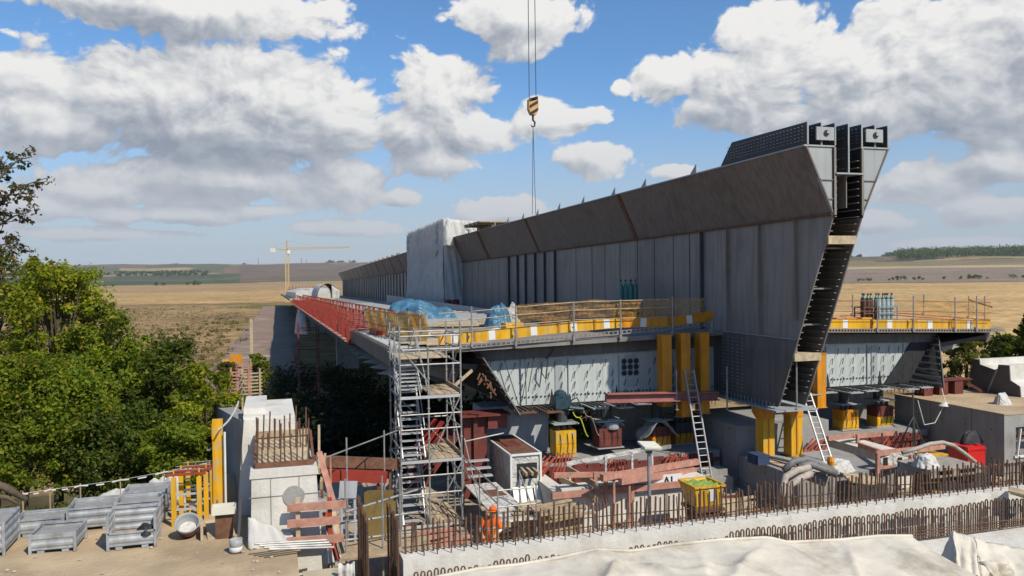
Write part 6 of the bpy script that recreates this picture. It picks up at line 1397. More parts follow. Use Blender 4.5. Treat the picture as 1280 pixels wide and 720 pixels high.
for k, (u0_, v0_, u1_, v1_, lab) in enumerate(((399, 565, 416, 625, 'pale red plank leaning upright beside the wing wall'), (406, 640, 422, 700, 'orange-red plank leaning at the end of the waler frame'), (416, 640, 428, 692, 'short pale plank next to the orange-red one'))):
    mb = MB(); mb.beam(at(u0_, v0_, Y=20.3), at(u1_, v1_, Y=19.8), .14, .05, up=(0, 1, 0)); tag(mb.build('leaning_plank', ['pink', 'orange_red', 'wood_pale'][k]), lab, 'plank')
# beige board stack, sheet and pipes at the front of the yard edge
mb = MB(); a = at(402, 697, Y=17.3)
for i in range(5): mb.box((a.x + .02 * i, 17.35 + .01 * i, -.42 + i * .07), (.92, .75, .045), .03 * (i % 2))
mb.bx(a.x - .4, a.x + .4, 17.0, 17.1, -2.2, -.46); mb.bx(a.x - .4, a.x + .4, 17.6, 17.7, -2.2, -.46); tag(mb.build('board_stack', 'ply'), 'beige board stack on dark beams at the yard edge below the waler frame', 'boards')
mb = MB()
for k in range(4): mb.tube(at(318 + 6 * k, 680 + 2.2 * k, Y=18.6 - .1 * k), at(408 + 3 * k, 675 + 3 * k, Y=18.9 - .1 * k), .03, 6)
tag(mb.build('tube_bundle', 'galv'), 'grey tubes lying along the yard edge in front of the wing wall', 'tubes')
P = at(433, 700, Y=17.0); mb = MB(); mb.grid(lambda s, t_: (P.x - .16 + .34 * s, 16.9 + .06 * math.sin(s * 9) + .25 * t_, -1.6 + 1.75 * t_ + .03 * math.sin(s * 14)), 16, 12); tag(mb.build('grey_sheet', 'white_dirty', smooth=True, solid=.015), 'grey white plastic sheet hanging beside the rusty bar rows', 'sheet')
mb = MB(); mb.grid(lambda s, t_: (-.62 + 1.0 * s, 19.62 - .42 * (1 - t_) - .05 * math.sin(s * 12), .02 + (.62 - .52 * s) * t_ ** 1.3 + .03 * math.sin(s * 15 + t_ * 6)), 24, 14); tag(mb.build('white_sheet', 'tarp_white', smooth=True, solid=.012), 'white sheet slumped against the foot of the wing wall', 'sheet')

# container, walkway with steps, worker
ct = thing('container', 'small white steel container with a rusty roof and an open hatch in the pit', 'container', (8.5, 27, -2.2))
mb = MB(); mb.bx(8.0, 9.06, 27.0, 30.4, -2.15, -.16); mb.build('body', 'white_dirty', ct)
mb = MB(); mb.bx(8.05, 9.01, 27.05, 30.35, -.16, -.10); mb.build('roof', 'rust', ct)
mb = MB()
for (a, c) in (((7.97, 26.97, -.13), (9.09, 26.97, -.13)), ((7.97, 26.97, -.13), (7.97, 30.43, -.13)), ((9.09, 26.97, -.13), (9.09, 30.43, -.13)), ((7.97, 30.43, -.13), (9.09, 30.43, -.13)), ((7.98, 26.98, -2.2), (7.98, 26.98, -.15)), ((9.08, 26.98, -2.2), (9.08, 26.98, -.15))): mb.beam(a, c, .07)
mb.build('corner_frame', 'white', ct)
mb = MB(); mb.bx(8.2, 8.95, 26.985, 26.999, -1.0, -.45); mb.build('hatch', 'black', ct)
mb = MB(); mb.bx(8.2, 8.75, 28.2, 29.2, -.10, -.07); mb.build('roof_patch', 'oxide', ct)
for k in range(3): mb = MB(); mb.beam((8.33 + k * .22, 27.1, -.6 - .03 * k), (8.42 + k * .22, 26.55, -.75), .08, .12); mb.build('timber', 'wood', ct)
for k in range(4): mb = MB(); mb.beam((8.05 + k * .26, 26.3, -2.15), (8.1 + k * .26, 26.9, -1.25), .03, .2, up=(1, 0, 0)); tag(mb.build('white_board', 'white'), 'white panel leaning against the foot of the container front', 'panel', 'white panels leaning on the container')
wk = thing('ramp_walkway', 'pale board walkway with tube rails and white steps beside the container', 'walkway', (7, 25, -2.2))
for k in range(4): mb = MB(); mb.bx(6.45 + k * .29, 6.72 + k * .29, 23.1, 27.6, -1.24, -1.19); mb.build('board', 'white_dirty', wk)
for (x, y) in ((6.4, 23.1), (6.4, 25.3), (6.4, 27.6), (7.62, 23.1), (7.62, 24.8)): mb = MB(); mb.tube((x, y, -2.2), (x, y, -.12), .026, 6); mb.build('upright', 'galv', wk)
for p, q_ in (((6.4, 23.1, -.2), (6.4, 27.6, -.2)), ((6.4, 23.1, -.65), (6.4, 27.6, -.65)), ((6.4, 23.1, -.25), (7.62, 23.1, -.25)), ((6.4, 23.1, -.75), (7.62, 23.1, -.75)), ((6.4, 25.3, -1.3), (6.4, 27.4, .5)), ((7.62, 23.1, -1.2), (7.62, 24.8, -.2)), ((6.45, 27.6, .35), (7.9, 27.6, .55))): mb = MB(); mb.tube(p, q_, .024, 6); mb.build('rail', 'galv', wk)
for k in range(3): mb = MB(); mb.bx(6.6, 7.5, 27.65 + k * .24, 27.9 + k * .24, -.98 + k * .22, -.94 + k * .22); mb.build('step', 'alu', wk)
mb = MB(); mb.box((7.15, 26.2, -1.18), (.6, .8, .015), .1); mb.build('rust_patch', 'rust', wk)

def worker(x, y, z):
    root = thing('person', 'worker in orange hi-vis clothing bending forward behind the bars below the walkway', 'person', (x, y, z))
    J_ = {'pelvis': (0, 0, .93, .145), 'belly': (.03, -.02, 1.08, .14), 'chest': (.07, -.05, 1.30, .16), 'neck': (.11, -.10, 1.46, .062), 'head0': (.13, -.15, 1.55, .085), 'head1': (.14, -.18, 1.65, .10), 'head2': (.145, -.19, 1.73, .075),
          'hipL': (-.09, 0, .90, .10), 'kneeL': (-.11, -.05, .50, .075), 'ankL': (-.12, .03, .10, .055), 'toeL': (-.12, -.16, .04, .045), 'hipR': (.10, 0, .90, .10), 'kneeR': (.13, -.10, .50, .075), 'ankR': (.13, .0, .10, .055), 'toeR': (.14, -.19, .04, .045),
          'shL': (-.14, -.06, 1.38, .085), 'elL': (-.24, -.10, 1.12, .055), 'wrL': (-.16, -.30, .98, .038), 'haL': (-.13, -.37, .97, .042), 'shR': (.28, -.06, 1.37, .085), 'elR': (.36, -.14, 1.11, .055), 'wrR': (.24, -.33, 1.02, .038), 'haR': (.20, -.40, 1.0, .042)}
    E = [('pelvis', 'belly'), ('belly', 'chest'), ('chest', 'neck'), ('neck', 'head0'), ('head0', 'head1'), ('head1', 'head2'), ('pelvis', 'hipL'), ('hipL', 'kneeL'), ('kneeL', 'ankL'), ('ankL', 'toeL'), ('pelvis', 'hipR'), ('hipR', 'kneeR'), ('kneeR', 'ankR'), ('ankR', 'toeR'),
         ('chest', 'shL'), ('shL', 'elL'), ('elL', 'wrL'), ('wrL', 'haL'), ('chest', 'shR'), ('shR', 'elR'), ('elR', 'wrR'), ('wrR', 'haR')]
    ks = list(J_); vs = [J_[k][:3] for k in ks]; ed = [(ks.index(a), ks.index(b)) for a, b in E]; rads = [J_[k][3] for k in ks]
    for h, sx in (('haL', -1), ('haR', 1)):                      # four fingers and a thumb on each hand, bent at the knuckles
        b = Vector(J_[h][:3])
        for f in range(5):
            o1 = Vector(((f - 1.5) * .022, -.05, -.005)) if f < 4 else Vector((-sx * .045, -.01, .0)); ln_ = (.035, .042, .04, .03, .03)[f]
            o2 = o1 + (Vector((0, -ln_, -.02)) if f < 4 else Vector((-sx * .012, -ln_, -.01)))
            i0 = ks.index(h); n0 = len(vs); vs += [tuple(b + o1), tuple(b + o2)]; rads += [.010, .008]; ed += [(i0, n0), (n0, n0 + 1)]
    me = bpy.data.meshes.new('body'); me.from_pydata(vs, ed, []); o = bpy.data.objects.new('body', me); COL.objects.link(o)
    o.modifiers.new('skin', 'SKIN'); o.modifiers.new('sub', 'SUBSURF').levels = 2; o.modifiers['sub'].render_levels = 2
    for i, r in enumerate(rads): me.skin_vertices[0].data[i].radius = (r, r)
    me.skin_vertices[0].data[0].use_root = True
    dg = bpy.context.evaluated_depsgraph_get(); m2 = bpy.data.meshes.new_from_object(o.evaluated_get(dg)); bpy.data.objects.remove(o)
    m2.materials.clear(); m2.materials.append(MT['hivis']); m2.materials.append(MT['skin']); m2.materials.append(MT['steel_dark']); m2.materials.append(MT['white'])
    for p in m2.polygons:
        c = p.center; p.use_smooth = True
        p.material_index = 3 if (1.08 < c.z < 1.15 and c.y > -.25) or (.38 < c.z < .44) else 1 if (c.z > 1.47 or (c.y < -.31 and c.z > .8)) else (2 if c.z < .13 else 0)
    o = bpy.data.objects.new('body', m2); COL.objects.link(o); o.parent = root
    hd = Vector((.142, -.185, 1.655))
    def part(name, mb, m): ob = mb.build(name, m, None, base=(0, 0, 0), smooth=True); ob.parent = root; return ob
    mb = MB(); mb.lathe(hd + Vector((0, .015, .03)), [(.118, 0), (.115, .05), (.09, .09), (.045, .115), (0, .12)], 14); mb.lathe(hd + Vector((0, -.02, .03)), [(.14, -.012), (.14, 0), (.1, .012)], 14); part('helmet', mb, 'hivis')
    mb = MB(); mb.lathe(hd + Vector((0, .045, -.05)), [(.05, -.03), (.085, 0), (.092, .05), (.08, .08), (0, .1)], 12); part('hair', mb, 'hair')
    mb = MB()
    for sx in (-.035, .035): mb.lathe(hd + Vector((sx, -.095, 0)), [(0, -.012), (.012, 0), (0, .012)], 8)
    part('eyes', mb, 'black')
    mb = MB(); mb.prism([hd + Vector(p) for p in ((-.014, -.095, -.035), (.014, -.095, -.035), (0, -.095, .005))], (0, -.03, -.005)); mb.box(hd + Vector((0, -.093, -.062)), (.05, .015, .01))
    for sx in (-.1, .1): mb.lathe(hd + Vector((sx, 0, -.01)), [(0, -.03), (.016, 0), (0, .03)], 8)
    part('nose_mouth_ears', mb, 'skin')
    return root
P = at(611, 650, Y=22.3); w0 = worker(P.x, 22.3, -2.2); w0.rotation_euler = (0, 0, R(-20)); w0.scale = (1, 1, 1)
P = at(617, 662, Y=22.4); mb = MB(); mb.box((P.x, 22.5, -1.1), (.22, .3, .62)); mb.bx(P.x - .15, P.x + .15, 22.3, 22.7, -2.2, -1.41); tag(mb.build('yellow_case', 'yellow'), 'yellow case on a dark block beside the orange worker', 'case')

# low wall with pale red formwork, beams, props, bin
conc('low_wall', 'low sunlit concrete wall behind the bars with pale red timbers on it', 'wall', [(9.0, 14.3, 24.6, 25.2, -2.3, -.82), (9.0, 9.5, 25.2, 28.5, -2.3, -1.1)], 'concrete')
t = thing('formwork_wall', 'pale red timber formwork with a white board marked AL on the low wall', 'formwork', (11.5, 24.4, -2.2))
for (ua, va, uc, vc2, h) in ((692, 594, 812, 592, .16), (690, 620, 862, 604, .2), (752, 600, 812, 592, .12)): mb = MB(); mb.beam(at(ua, va, Y=24.45), at(uc, vc2, Y=24.45), .12, h); mb.build('waler', 'pink', t)
for u in (744, 757, 790): mb = MB(); a, c = at(u, 590, Y=24.4), at(u, 628, Y=24.4); mb.beam(a, (a.x, a.y, c.z), .12, .1, up=(0, 1, 0)); mb.build('upright', 'pink', t)
a, c = at(797, 597, Y=24.5), at(853, 608, Y=24.5); mb = MB(); mb.bx(a.x, c.x, 24.52, 24.56, c.z - .1, a.z); bd = mb.build('board', 'white', t)
def lettering(txt, p, size, m, parent):
    cu = bpy.data.curves.new('lettering', 'FONT'); cu.body = txt; cu.size = size; cu.extrude = .004; cu.offset = .008
    o = bpy.data.objects.new('lettering', cu); COL.objects.link(o); dg = bpy.context.evaluated_depsgraph_get(); me = bpy.data.meshes.new_from_object(o.evaluated_get(dg)); bpy.data.objects.remove(o)
    me.materials.clear(); me.materials.append(MT[m]); o = bpy.data.objects.new('lettering', me); COL.objects.link(o); o.parent = parent
    off = Vector((0, 0, 0)); k = parent
    while k is not None: off += k.location; k = k.parent
    o.location = Vector(p) - off; o.rotation_euler = (R(90), 0, 0); return o
P = at(829, 608, Y=24.5); lettering('AL', (P.x, 24.51, P.z + .02), .42, 'ink', bd)
beamthing('pink_beam', 'long pale red beam sloping up towards the ladder foot, upper one', 'beam', 752, 597, 872, 577, 23.6, 25.6, .16, .2, 'pink')
beamthing('pink_beam', 'long pale red beam sloping up towards the ladder foot, lower one', 'beam', 775, 602, 869, 588, 23.7, 25.4, .16, .2, 'pink')
t = thing('site_railing', 'white-edged railing frame in front of the bearing bench', 'frame', (12, 26.5, -2.2))
for (ua, va, uc, vc2, m) in ((708, 580, 815, 560, 'white_dirty'), (815, 562, 838, 558, 'galv')): mb = MB(); mb.beam(at(ua, va, Y=26.6), at(uc, vc2, Y=26.9), .08, .14); mb.build('top_rail', m, t)
for u in (712, 757, 790, 815): a = at(u, 576, Y=26.6); mb = MB(); mb.beam((a.x, 26.6, -2.2), (a.x, 26.6, at(u, 578 - (u - 712) * .17, Y=26.6).z), .07); mb.build('upright', 'white_dirty', t)
for k, (u0_, v0_, u1_, v1_) in enumerate(((710, 586, 745, 606), (700, 598, 744, 622))): mb = MB(); mb.beam(at(u0_, v0_, Y=25.4), at(u1_, v1_, Y=24.2), .08, .2); tag(mb.build('sloping_plank', 'wood'), ['grey-brown plank sloping from the railing frame to the pale red formwork, upper', 'grey-brown plank sloping from the railing frame to the pale red formwork, lower'][k], 'plank')
props = [('red props leaning left of the bright yellow jack box', 662, 606, 690, 570, 5, 27.6), ('red props standing under the bright yellow jack box', 702, 606, 708, 566, 6, 27.6), ('red props under the railing frame below the dull red jack box', 768, 604, 772, 574, 6, 27.2), ('dark red props in the shade below the draped jack box', 842, 592, 850, 566, 7, 28.0), ('red props right of the yellow columns behind the ladder', 1012, 578, 1028, 548, 7, 27.0), ('red props fanned out behind the pale red frames at the right', 1112, 574, 1124, 545, 8, 27.2)]
for lab, u0_, v0_, u1_, v1_, n, Y in props:
    for i in range(n):
        k = (i - n / 2) * 4.2; a, c = at(u0_ + k * 1.2, v0_, Y=Y - .3), at(u1_ + k * .8, v1_ + 3 * (i % 2), Y=Y + .2); a = Vector((a.x, a.y, max(a.z, -2.2)))
        t = thing('steel_prop', lab.replace('props', 'prop', 1), 'prop', tuple(a), lab); mb = MB(); mb.tube(a, a.lerp(c, .55), .045, 7); mb.build('outer_tube', 'orange_red' if i % 2 else 'red', t); mb = MB(); mb.tube(a.lerp(c, .5), c, .033, 7); mb.build('inner_tube', 'orange_red', t)
bn = thing('yellow_bin', 'yellow open-topped bin filled with green material and a white label', 'bin', tuple(at(878, 632, Y=22.6)))
P = at(878, 612, Y=22.6); z0 = at(878, 630, Y=22.6).z; zt_ = at(878, 604, Y=22.6).z
mb = MB(); mb.add([(P.x - .42, 22.25, z0), (P.x + .42, 22.25, z0), (P.x + .42, 22.95, z0), (P.x - .42, 22.95, z0), (P.x - .5, 22.15, zt_), (P.x + .5, 22.15, zt_), (P.x + .5, 23.2, zt_), (P.x - .5, 23.2, zt_)], [(3, 2, 1, 0), (0, 1, 5, 4), (1, 2, 6, 5), (2, 3, 7, 6), (3, 0, 4, 7)]); mb.build('body', 'yellow', bn, solid=.03)
mb = MB(); mb.beam((P.x - .52, 22.13, zt_), (P.x + .52, 22.13, zt_), .06); mb.beam((P.x - .52, 23.22, zt_), (P.x + .52, 23.22, zt_), .06); mb.beam((P.x - .52, 22.1, zt_), (P.x - .52, 23.2, zt_), .058); mb.beam((P.x + .52, 22.1, zt_), (P.x + .52, 23.2, zt_), .058); mb.build('rim', 'yellow', bn)
mb = MB(); mb.grid(lambda s, t_: (P.x - .48 + .96 * s, 22.18 + 1.0 * t_, zt_ - .1 + .14 * fbm(s * 6, t_ * 6, 3, 4)), 18, 18); mb.build('contents', 'sleeve', bn)
mb = MB(); mb.add([(P.x - .02, 22.196, z0 + .18), (P.x + .24, 22.196, z0 + .18), (P.x + .24, 22.15, zt_ - .08), (P.x - .02, 22.15, zt_ - .08)], [(0, 1, 2, 3)]); mb.build('label', 'white', bn, solid=.01)
mb = MB(); mb.bx(P.x - .4, P.x + .4, 22.2, 23.0, -2.2, z0 - .03); mb.bx(P.x - .5, P.x + .5, 22.1, 23.1, z0 - .12, z0 - .031); tag(mb.build('bin_stand', 'rust'), 'rusty stand under the yellow bin', 'stand')
P = at(840, 640, Y=20.6); crumple('debris_heap', 'dark debris heap behind the bars in front of the yellow bin', 'heap', (P.x, 20.8, -2.2), 3.0, 1.6, 1.1, 'rust', 23, jag=1.4)
# pit floor board piles
for k, (u, v, Y, w_, m, lab) in enumerate(((700, 636, 23.2, 1.6, 'wood', 'open wooden trough lying in front of the low wall'), (660, 636, 24, 1.2, 'wood_pale', 'pale boards beside the container foot'), (915, 632, 23, 1.8, 'wood_pale', 'pale planks on the pit floor beside the pedestal'), (955, 648, 20.5, 2.2, 'rust', 'rusty bars and boards lying before the pedestal'), (1010, 640, 20, 2.2, 'wood', 'weathered boards stacked behind the bars below the hoses'), (545, 672, 22, 1.6, 'pink', 'pale red boards behind the bars at the tower foot'))):
    P = at(u, v, Y=Y); qq = random.Random(k); mb = MB()
    for i in range(6): mb.box((P.x + qq.uniform(-.3, .3), Y + (i - 3) * .2, max(P.z, -2.15) - .04 + .05 * (i % 3)), (w_ * qq.uniform(.7, 1), .16, .05), qq.uniform(-.2, .2) + .1)
    mb.bx(P.x - w_ * .4, P.x + w_ * .4, Y - .3, Y + .3, -2.2, max(P.z, -2.1) - .1); tag(mb.build('board_pile', m), lab, 'boards')

# loose litter of the pit
for (m, lab, sd, n_) in (('wood', 'small timber offcuts scattered over the pit floor', 81, 170), ('concrete_grey', 'broken concrete lumps scattered over the pit floor', 82, 260), ('rebar', 'short rusty bar ends scattered over the pit floor', 83, 120), ('oxide', 'dark red scrap pieces scattered over the pit floor', 84, 90)):
    qq = random.Random(sd); mb = MB()
    for i in range(n_):
        x, y = qq.uniform(2.9, 27.5), qq.uniform(18.1, 28.3)
        if 17.2 < x < 21.8 and y > 23.5: continue
        z = -2.2 + .22 * (fbm((x - .2), (y - 17.6), 4, 8) - .5); a_ = qq.uniform(0, 3.14)
        if m == 'concrete_grey': s_ = qq.uniform(.04, .13); mb.box((x, y, z + s_ * .4), (s_, s_ * 1.3, s_ * .8), a_)
        elif m == 'rebar': l_ = qq.uniform(.2, .7); mb.tube((x, y, z + .03), (x + l_ * math.cos(a_), y + l_ * math.sin(a_), z + .03 + qq.uniform(0, .2)), .012, 5)
        else: mb.box((x, y, z + .03 + qq.uniform(0, .05)), (qq.uniform(.25, 1.1), qq.uniform(.06, .16), .05), a_, rot=Euler((qq.uniform(-.15, .15), qq.uniform(-.15, .15), a_)).to_matrix())
    tag(mb.build('litter', m, base=(15, 23, -2.2)), lab, 'litter', kind='stuff')
# ladders
def ladder(label, a, c, w_, n):
    a, c = Vector(a), Vector(c); t = thing('ladder', label, 'ladder', tuple(a)); sd = Vector((w_ / 2, 0, 0))
    for s_ in (-1, 1): mb = MB(); mb.beam(a + sd * s_, c + sd * s_, .05, .07); mb.build('rail', 'ladder', t)
    for i in range(n): p = a.lerp(c, (i + .6) / n); mb = MB(); mb.tube(p - sd, p + sd, .018, 6); mb.build('rung', 'ladder', t)
ladder('tall aluminium ladder leaning up beside the orange columns', at(884, 599, Y=27.0), at(861, 462, Y=28.25), .40, 17)
ladder('aluminium ladder leaning on the right of the spine end', at(1037, 582, Y=25.0), at(1008, 492, Y=26.8), .36, 13)
mb = MB(); P = at(897, 590, Y=27.2); mb.bx(P.x - .7, P.x + .5, 26.9, 27.9, -2.2, -1.62); mb.bx(P.x - .7, P.x + .5, 27.3, 27.9, -1.62, -1.4); tag(mb.build('step_block', 'concrete_grey'), 'small grey step block at the foot of the tall ladder', 'block')
for (u, v0, v1, Y, lab) in ((846, 462, 512, 28.2, 'thin white pipe standing between the first two orange columns'), (909, 458, 512, 27.5, 'thin grey pipe standing before the shaded lower spine wall'), (996, 428, 512, 24.8, 'thin pale pole standing in front of the spine slot')):
    a, c = at(u, v1, Y=Y), at(u, v0, Y=Y); mb = MB(); mb.tube((a.x, Y, a.z), (a.x, Y, c.z), .03, 7); mb.box((a.x, Y, a.z), (.12, .12, .03)); tag(mb.build('pipe', 'galv'), lab, 'pipe')
# light mast
P = at(811, 558, Y=18.9); lm = thing('light_mast', 'site lamp with a flat cream head on a grey pole behind the bars', 'lamp', (P.x, 18.9, -2.2)); mb = MB(); mb.tube((P.x, 18.9, -2.2), (P.x, 18.9, P.z), .05, 8); mb.build('pole', 'galv', lm)
mb = MB(); mb.box((P.x, 18.85, P.z + .04), (.52, .40, .05), .1, rot=Euler((R(14), R(6), .1)).to_matrix()); mb.box((P.x, 18.87, P.z - .02), (.34, .26, .12)); mb.build('head', 'glass_dark', lm); mb = MB(); mb.box((P.x, 18.9, P.z - .1), (.14, .14, .14)); mb.build('bracket', 'steel_dark', lm)

# ledge of the pedestal: machine, planks, hoses, cloth
P = at(938, 570, Y=25.9); mb = MB(); mb.box((17.3, 25.9, -.72), (.5, .7, .36)); mb.box((17.05, 25.9, -.72), (.06, .5, .28)); mb.tube((17.5, 25.6, -.6), (18.4, 24.9, -.8), .05, 7); tag(mb.build('blue_machine', 'navy'), 'dark blue motor box on the edge of the pedestal ledge', 'machine')
for k in range(4): mb = MB(); mb.beam((17.7 + k * .45, 26.1, -.86), (17.9 + k * .55, 23.8, -.86), .3, .05); tag(mb.build('plank', 'wood' if k % 2 else 'wood_pale'), ['pale plank at the left of the pedestal ledge', 'grey plank second from the left on the pedestal ledge', 'pale plank third from the left on the pedestal ledge', 'grey plank at the right of the pedestal ledge'][k], 'plank', 'planks on the pedestal ledge')
hz = [[(1040, 588), (1024, 580), (1008, 574), (992, 577), (980, 588)], [(1045, 592), (1028, 586), (1012, 580), (998, 584)], [(1012, 584), (996, 588), (982, 596), (978, 612), (980, 634)], [(1014, 592), (1000, 598), (988, 606), (984, 622), (986, 640)]]
for k, pts in enumerate(hz): mb = MB(); mb.path([at(u, v, Y=23.5 - .1 * k - (.25 if v > 605 else 0)) for u, v in pts], .12, 10); tag(mb.build('hose', 'hose' if k < 2 else 'hose_tan', smooth=True), ['fat dark hose arching highest over the pedestal ledge', 'fat dark hose lying in front of the highest arch', 'dusty tan hose hanging down the front of the pedestal, left one', 'dusty tan hose hanging down the front of the pedestal, right one'][k], 'hose')
P = at(1045, 592, Y=23.8); drape('white_cloth', 'crumpled white cloth at the right end of the pedestal ledge', 'cloth', (P.x, 24.0, -.9), 1.5, .9, .42, 'white_dirty', 15); mb = MB(); mb.lathe((P.x - .3, 23.7, -.65), [(.1, 0), (.13, .2), (.09, .34), (0, .36)], 10); tag(mb.build('orange_bottle', 'orange'), 'orange canister on the crumpled white cloth', 'canister')

# right pit
t = thing('timber_formwork', 'pale red timber frame around the upstand at the right of the pit', 'formwork', (23, 27, -2.2))
for (ua, va, uc, vc2, Y0_, Y1_) in ((1034, 548, 1072, 544, 27.0, 28.0), (1072, 545, 1122, 541, 28.0, 28.2), (1095, 567, 1180, 558, 23.6, 24.6), (1095, 586, 1165, 580, 23.6, 24.2), (1074, 556, 1108, 568, 26.2, 23.8)): mb = MB(); mb.beam(at(ua, va, Y=Y0_), at(uc, vc2, Y=Y1_), .12, .18); mb.build('waler', 'pink', t)
for (u, v0, v1, Y) in ((1072, 543, 562, 27.6), (1104, 541, 572, 27.8), (1097, 566, 600, 23.5), (1148, 562, 596, 23.8)): a, c = at(u, v0, Y=Y), at(u, v1, Y=Y); mb = MB(); mb.beam((a.x, Y, max(c.z, -2.2)), a, .12, .12); mb.build('upright', 'pink', t)
a, c = at(1100, 568, Y=23.75), at(1146, 590, Y=23.75); mb = MB(); mb.bx(a.x, c.x, 23.72, 23.76, c.z - .1, a.z); bd = mb.build('board', 'white_dirty', t)
P = at(1134, 577, Y=23.7); lettering('AU', (P.x, 23.71, P.z - .05), .40, 'red', bd)
for k in range(2): mb = MB(); a = at(1105 + k * 18, 572, Y=23.69); mb.bx(a.x, a.x + .16, 23.68, 23.70, a.z - .3, a.z); mb.build('slot', 'black', bd)
for k in range(4): mb = MB(); mb.beam(at(1052 + 3 * k, 592 + 3 * k, Y=21.8 - .1 * k), at(1100 + 3 * k, 598 + 3 * k, Y=21.6 - .1 * k), .24, .05); tag(mb.build('plank', 'wood_pale'), 'pale plank in the small stack left of the pale red frame', 'plank', 'plank stack left of the pale red frame')
mb = MB(); P = at(1080, 610, Y=21.5); mb.bx(P.x - .7, P.x + .7, 21.2, 22.0, -2.2, at(1080, 604, Y=21.5).z); tag(mb.build('dark_box', 'steel_dark'), 'dark box under the pale plank stack', 'box')
P = at(1178, 580, Y=21.4); z = P.z; t = thing('work_table', 'grey pallet table in the right pit behind the bars', 'table', (P.x, 21.4, -2.2)); mb = MB(); mb.bx(P.x - 1.05, P.x + 1.05, 20.8, 22.3, z - .05, z); mb.build('tabletop', 'table', t)
mb = MB()
for k in (-1, 0, 1): mb.bx(P.x + k * .9 - .12, P.x + k * .9 + .12, 20.82, 22.2, z - .2, z - .05)
mb.bx(P.x - 1.05, P.x + 1.05, 20.8, 20.86, z - .26, z - .2); mb.build('runner', 'table', t)
mb = MB(); mb.bx(P.x - .5, P.x + .9, 21, 22.1, -2.2, z - .27); mb.build('base', 'steel_dark', t)
P2 = at(1164, 612, Y=20.9); mb = MB(); mb.lathe((P2.x, 20.6, -2.2), [(.2, 0), (.24, .1), (.24, 1.2), (.18, 1.3), (0, 1.32)], 14); tag(mb.build('yellow_drum', 'yellow'), 'yellow drum standing under the front of the pallet table', 'drum')
P2 = at(1164, 572, Y=23.0); mb = MB(); mb.box((P2.x, 23, P2.z - .1), (.85, .6, .42), .05); mb.box((P2.x, 23, P2.z + .13), (.9, .65, .05), .05); mb.bx(P2.x - .35, P2.x + .35, 22.8, 23.2, -2.2, P2.z - .31); tag(mb.build('yellow_box', 'yellow'), 'flat yellow box behind the pallet table', 'box')
P2 = at(1151, 588, Y=21.6); drape('white_bag', 'crumpled pale plastic bag on the left end of the pallet table', 'bag', (P2.x, 21.4, z), .95, .8, .5, 'white_dirty', 31)
P2 = at(1210, 577, Y=24.6); zt_ = at(1210, 556, Y=24.6).z; mb = MB(); mb.bx(P2.x - .42, P2.x + .42, 24.2, 25.1, zt_ - .78, zt_); mb.lathe((P2.x + .25, 24.4, zt_), [(.1, 0), (.1, .06), (0, .07)], 10); mb.bx(P2.x - .45, P2.x + .45, 24.17, 25.13, zt_ - .12, zt_ - .06); tag(mb.build('red_tank', 'redtank'), 'bright red tank by the grey side wall', 'tank')
mb = MB(); mb.bx(P2.x - .6, P2.x + .6, 24.1, 25.2, -2.2, zt_ - .79); tag(mb.build('dark_plinth', 'steel_dark'), 'dark plinth under the bright red tank', 'plinth')
P3 = at(1203, 552, Y=25.2); crumple('black_bag', 'black bag lying on top of the red tank', 'bag', (P3.x, 24.8, zt_ + .02), .9, .6, .45, 'black', 33, jag=1.0)
mb = MB(); mb.path([at(u, v, Y=22.8) for u, v in ((1128, 566), (1145, 561), (1162, 555), (1178, 553), (1192, 557), (1206, 567), (1222, 580))], .075, 8); tag(mb.build('hose', 'hose_tan', smooth=True), 'tan hose arching over the pallet table in front of the red tank', 'hose')
t = thing('tripod', 'dark tripod stand in front of the grey side wall', 'tripod', tuple(at(1142, 560, Y=27.5)))
for (u, v) in ((1128, 548), (1146, 572), (1155, 556)): mb = MB(); mb.tube(at(1142, 520, Y=27.5), at(u, v, Y=27.4 + (u % 3) * .1), .03, 6); mb.build('leg', 'steel_dark', t)
mb = MB(); mb.tube(at(1142, 560, Y=27.5), at(1141, 492, Y=27.5), .035, 6); mb.build('pole', 'steel_dark', t)
P = at(1184, 506, Y=28.4); mb = MB(); mb.lathe((P.x - .1, 28.4, P.z - .06), [(.26, 0), (.28, .03), (.14, .14), (.05, .17), (0, .17)], 14); mb.path([(P.x - .1, 28.4, P.z + .1), (P.x - .7, 28.38, P.z - .75), (P.x - 1.3, 28.36, P.z - .8), (P.x - 1.7, 28.3, P.z + .3)], .018, 5); mb.tube((P.x - .1, 28.4, P.z + .1), (P.x - .1, 28.6, .95), .02, 5); tag(mb.build('site_lamp', 'white'), 'white site lamp hanging under the right deck with a drooping cable', 'lamp')
for k in range(5):
    u = 1235 + k * 12; P = at(u, 574, Y=20); mb = MB(); mb.path([(P.x + .2 * i, 20.5, -.15 - .1 * abs(math.sin(i + k))) for i in range(5)] + [(P.x + .7, 20.5, -2.2)], .03, 5); tag(mb.build('bent_bar', 'rebar'), 'bent rusty bar in the heap at the right end of the pit', 'bar', 'bent bars at the right end of the pit')

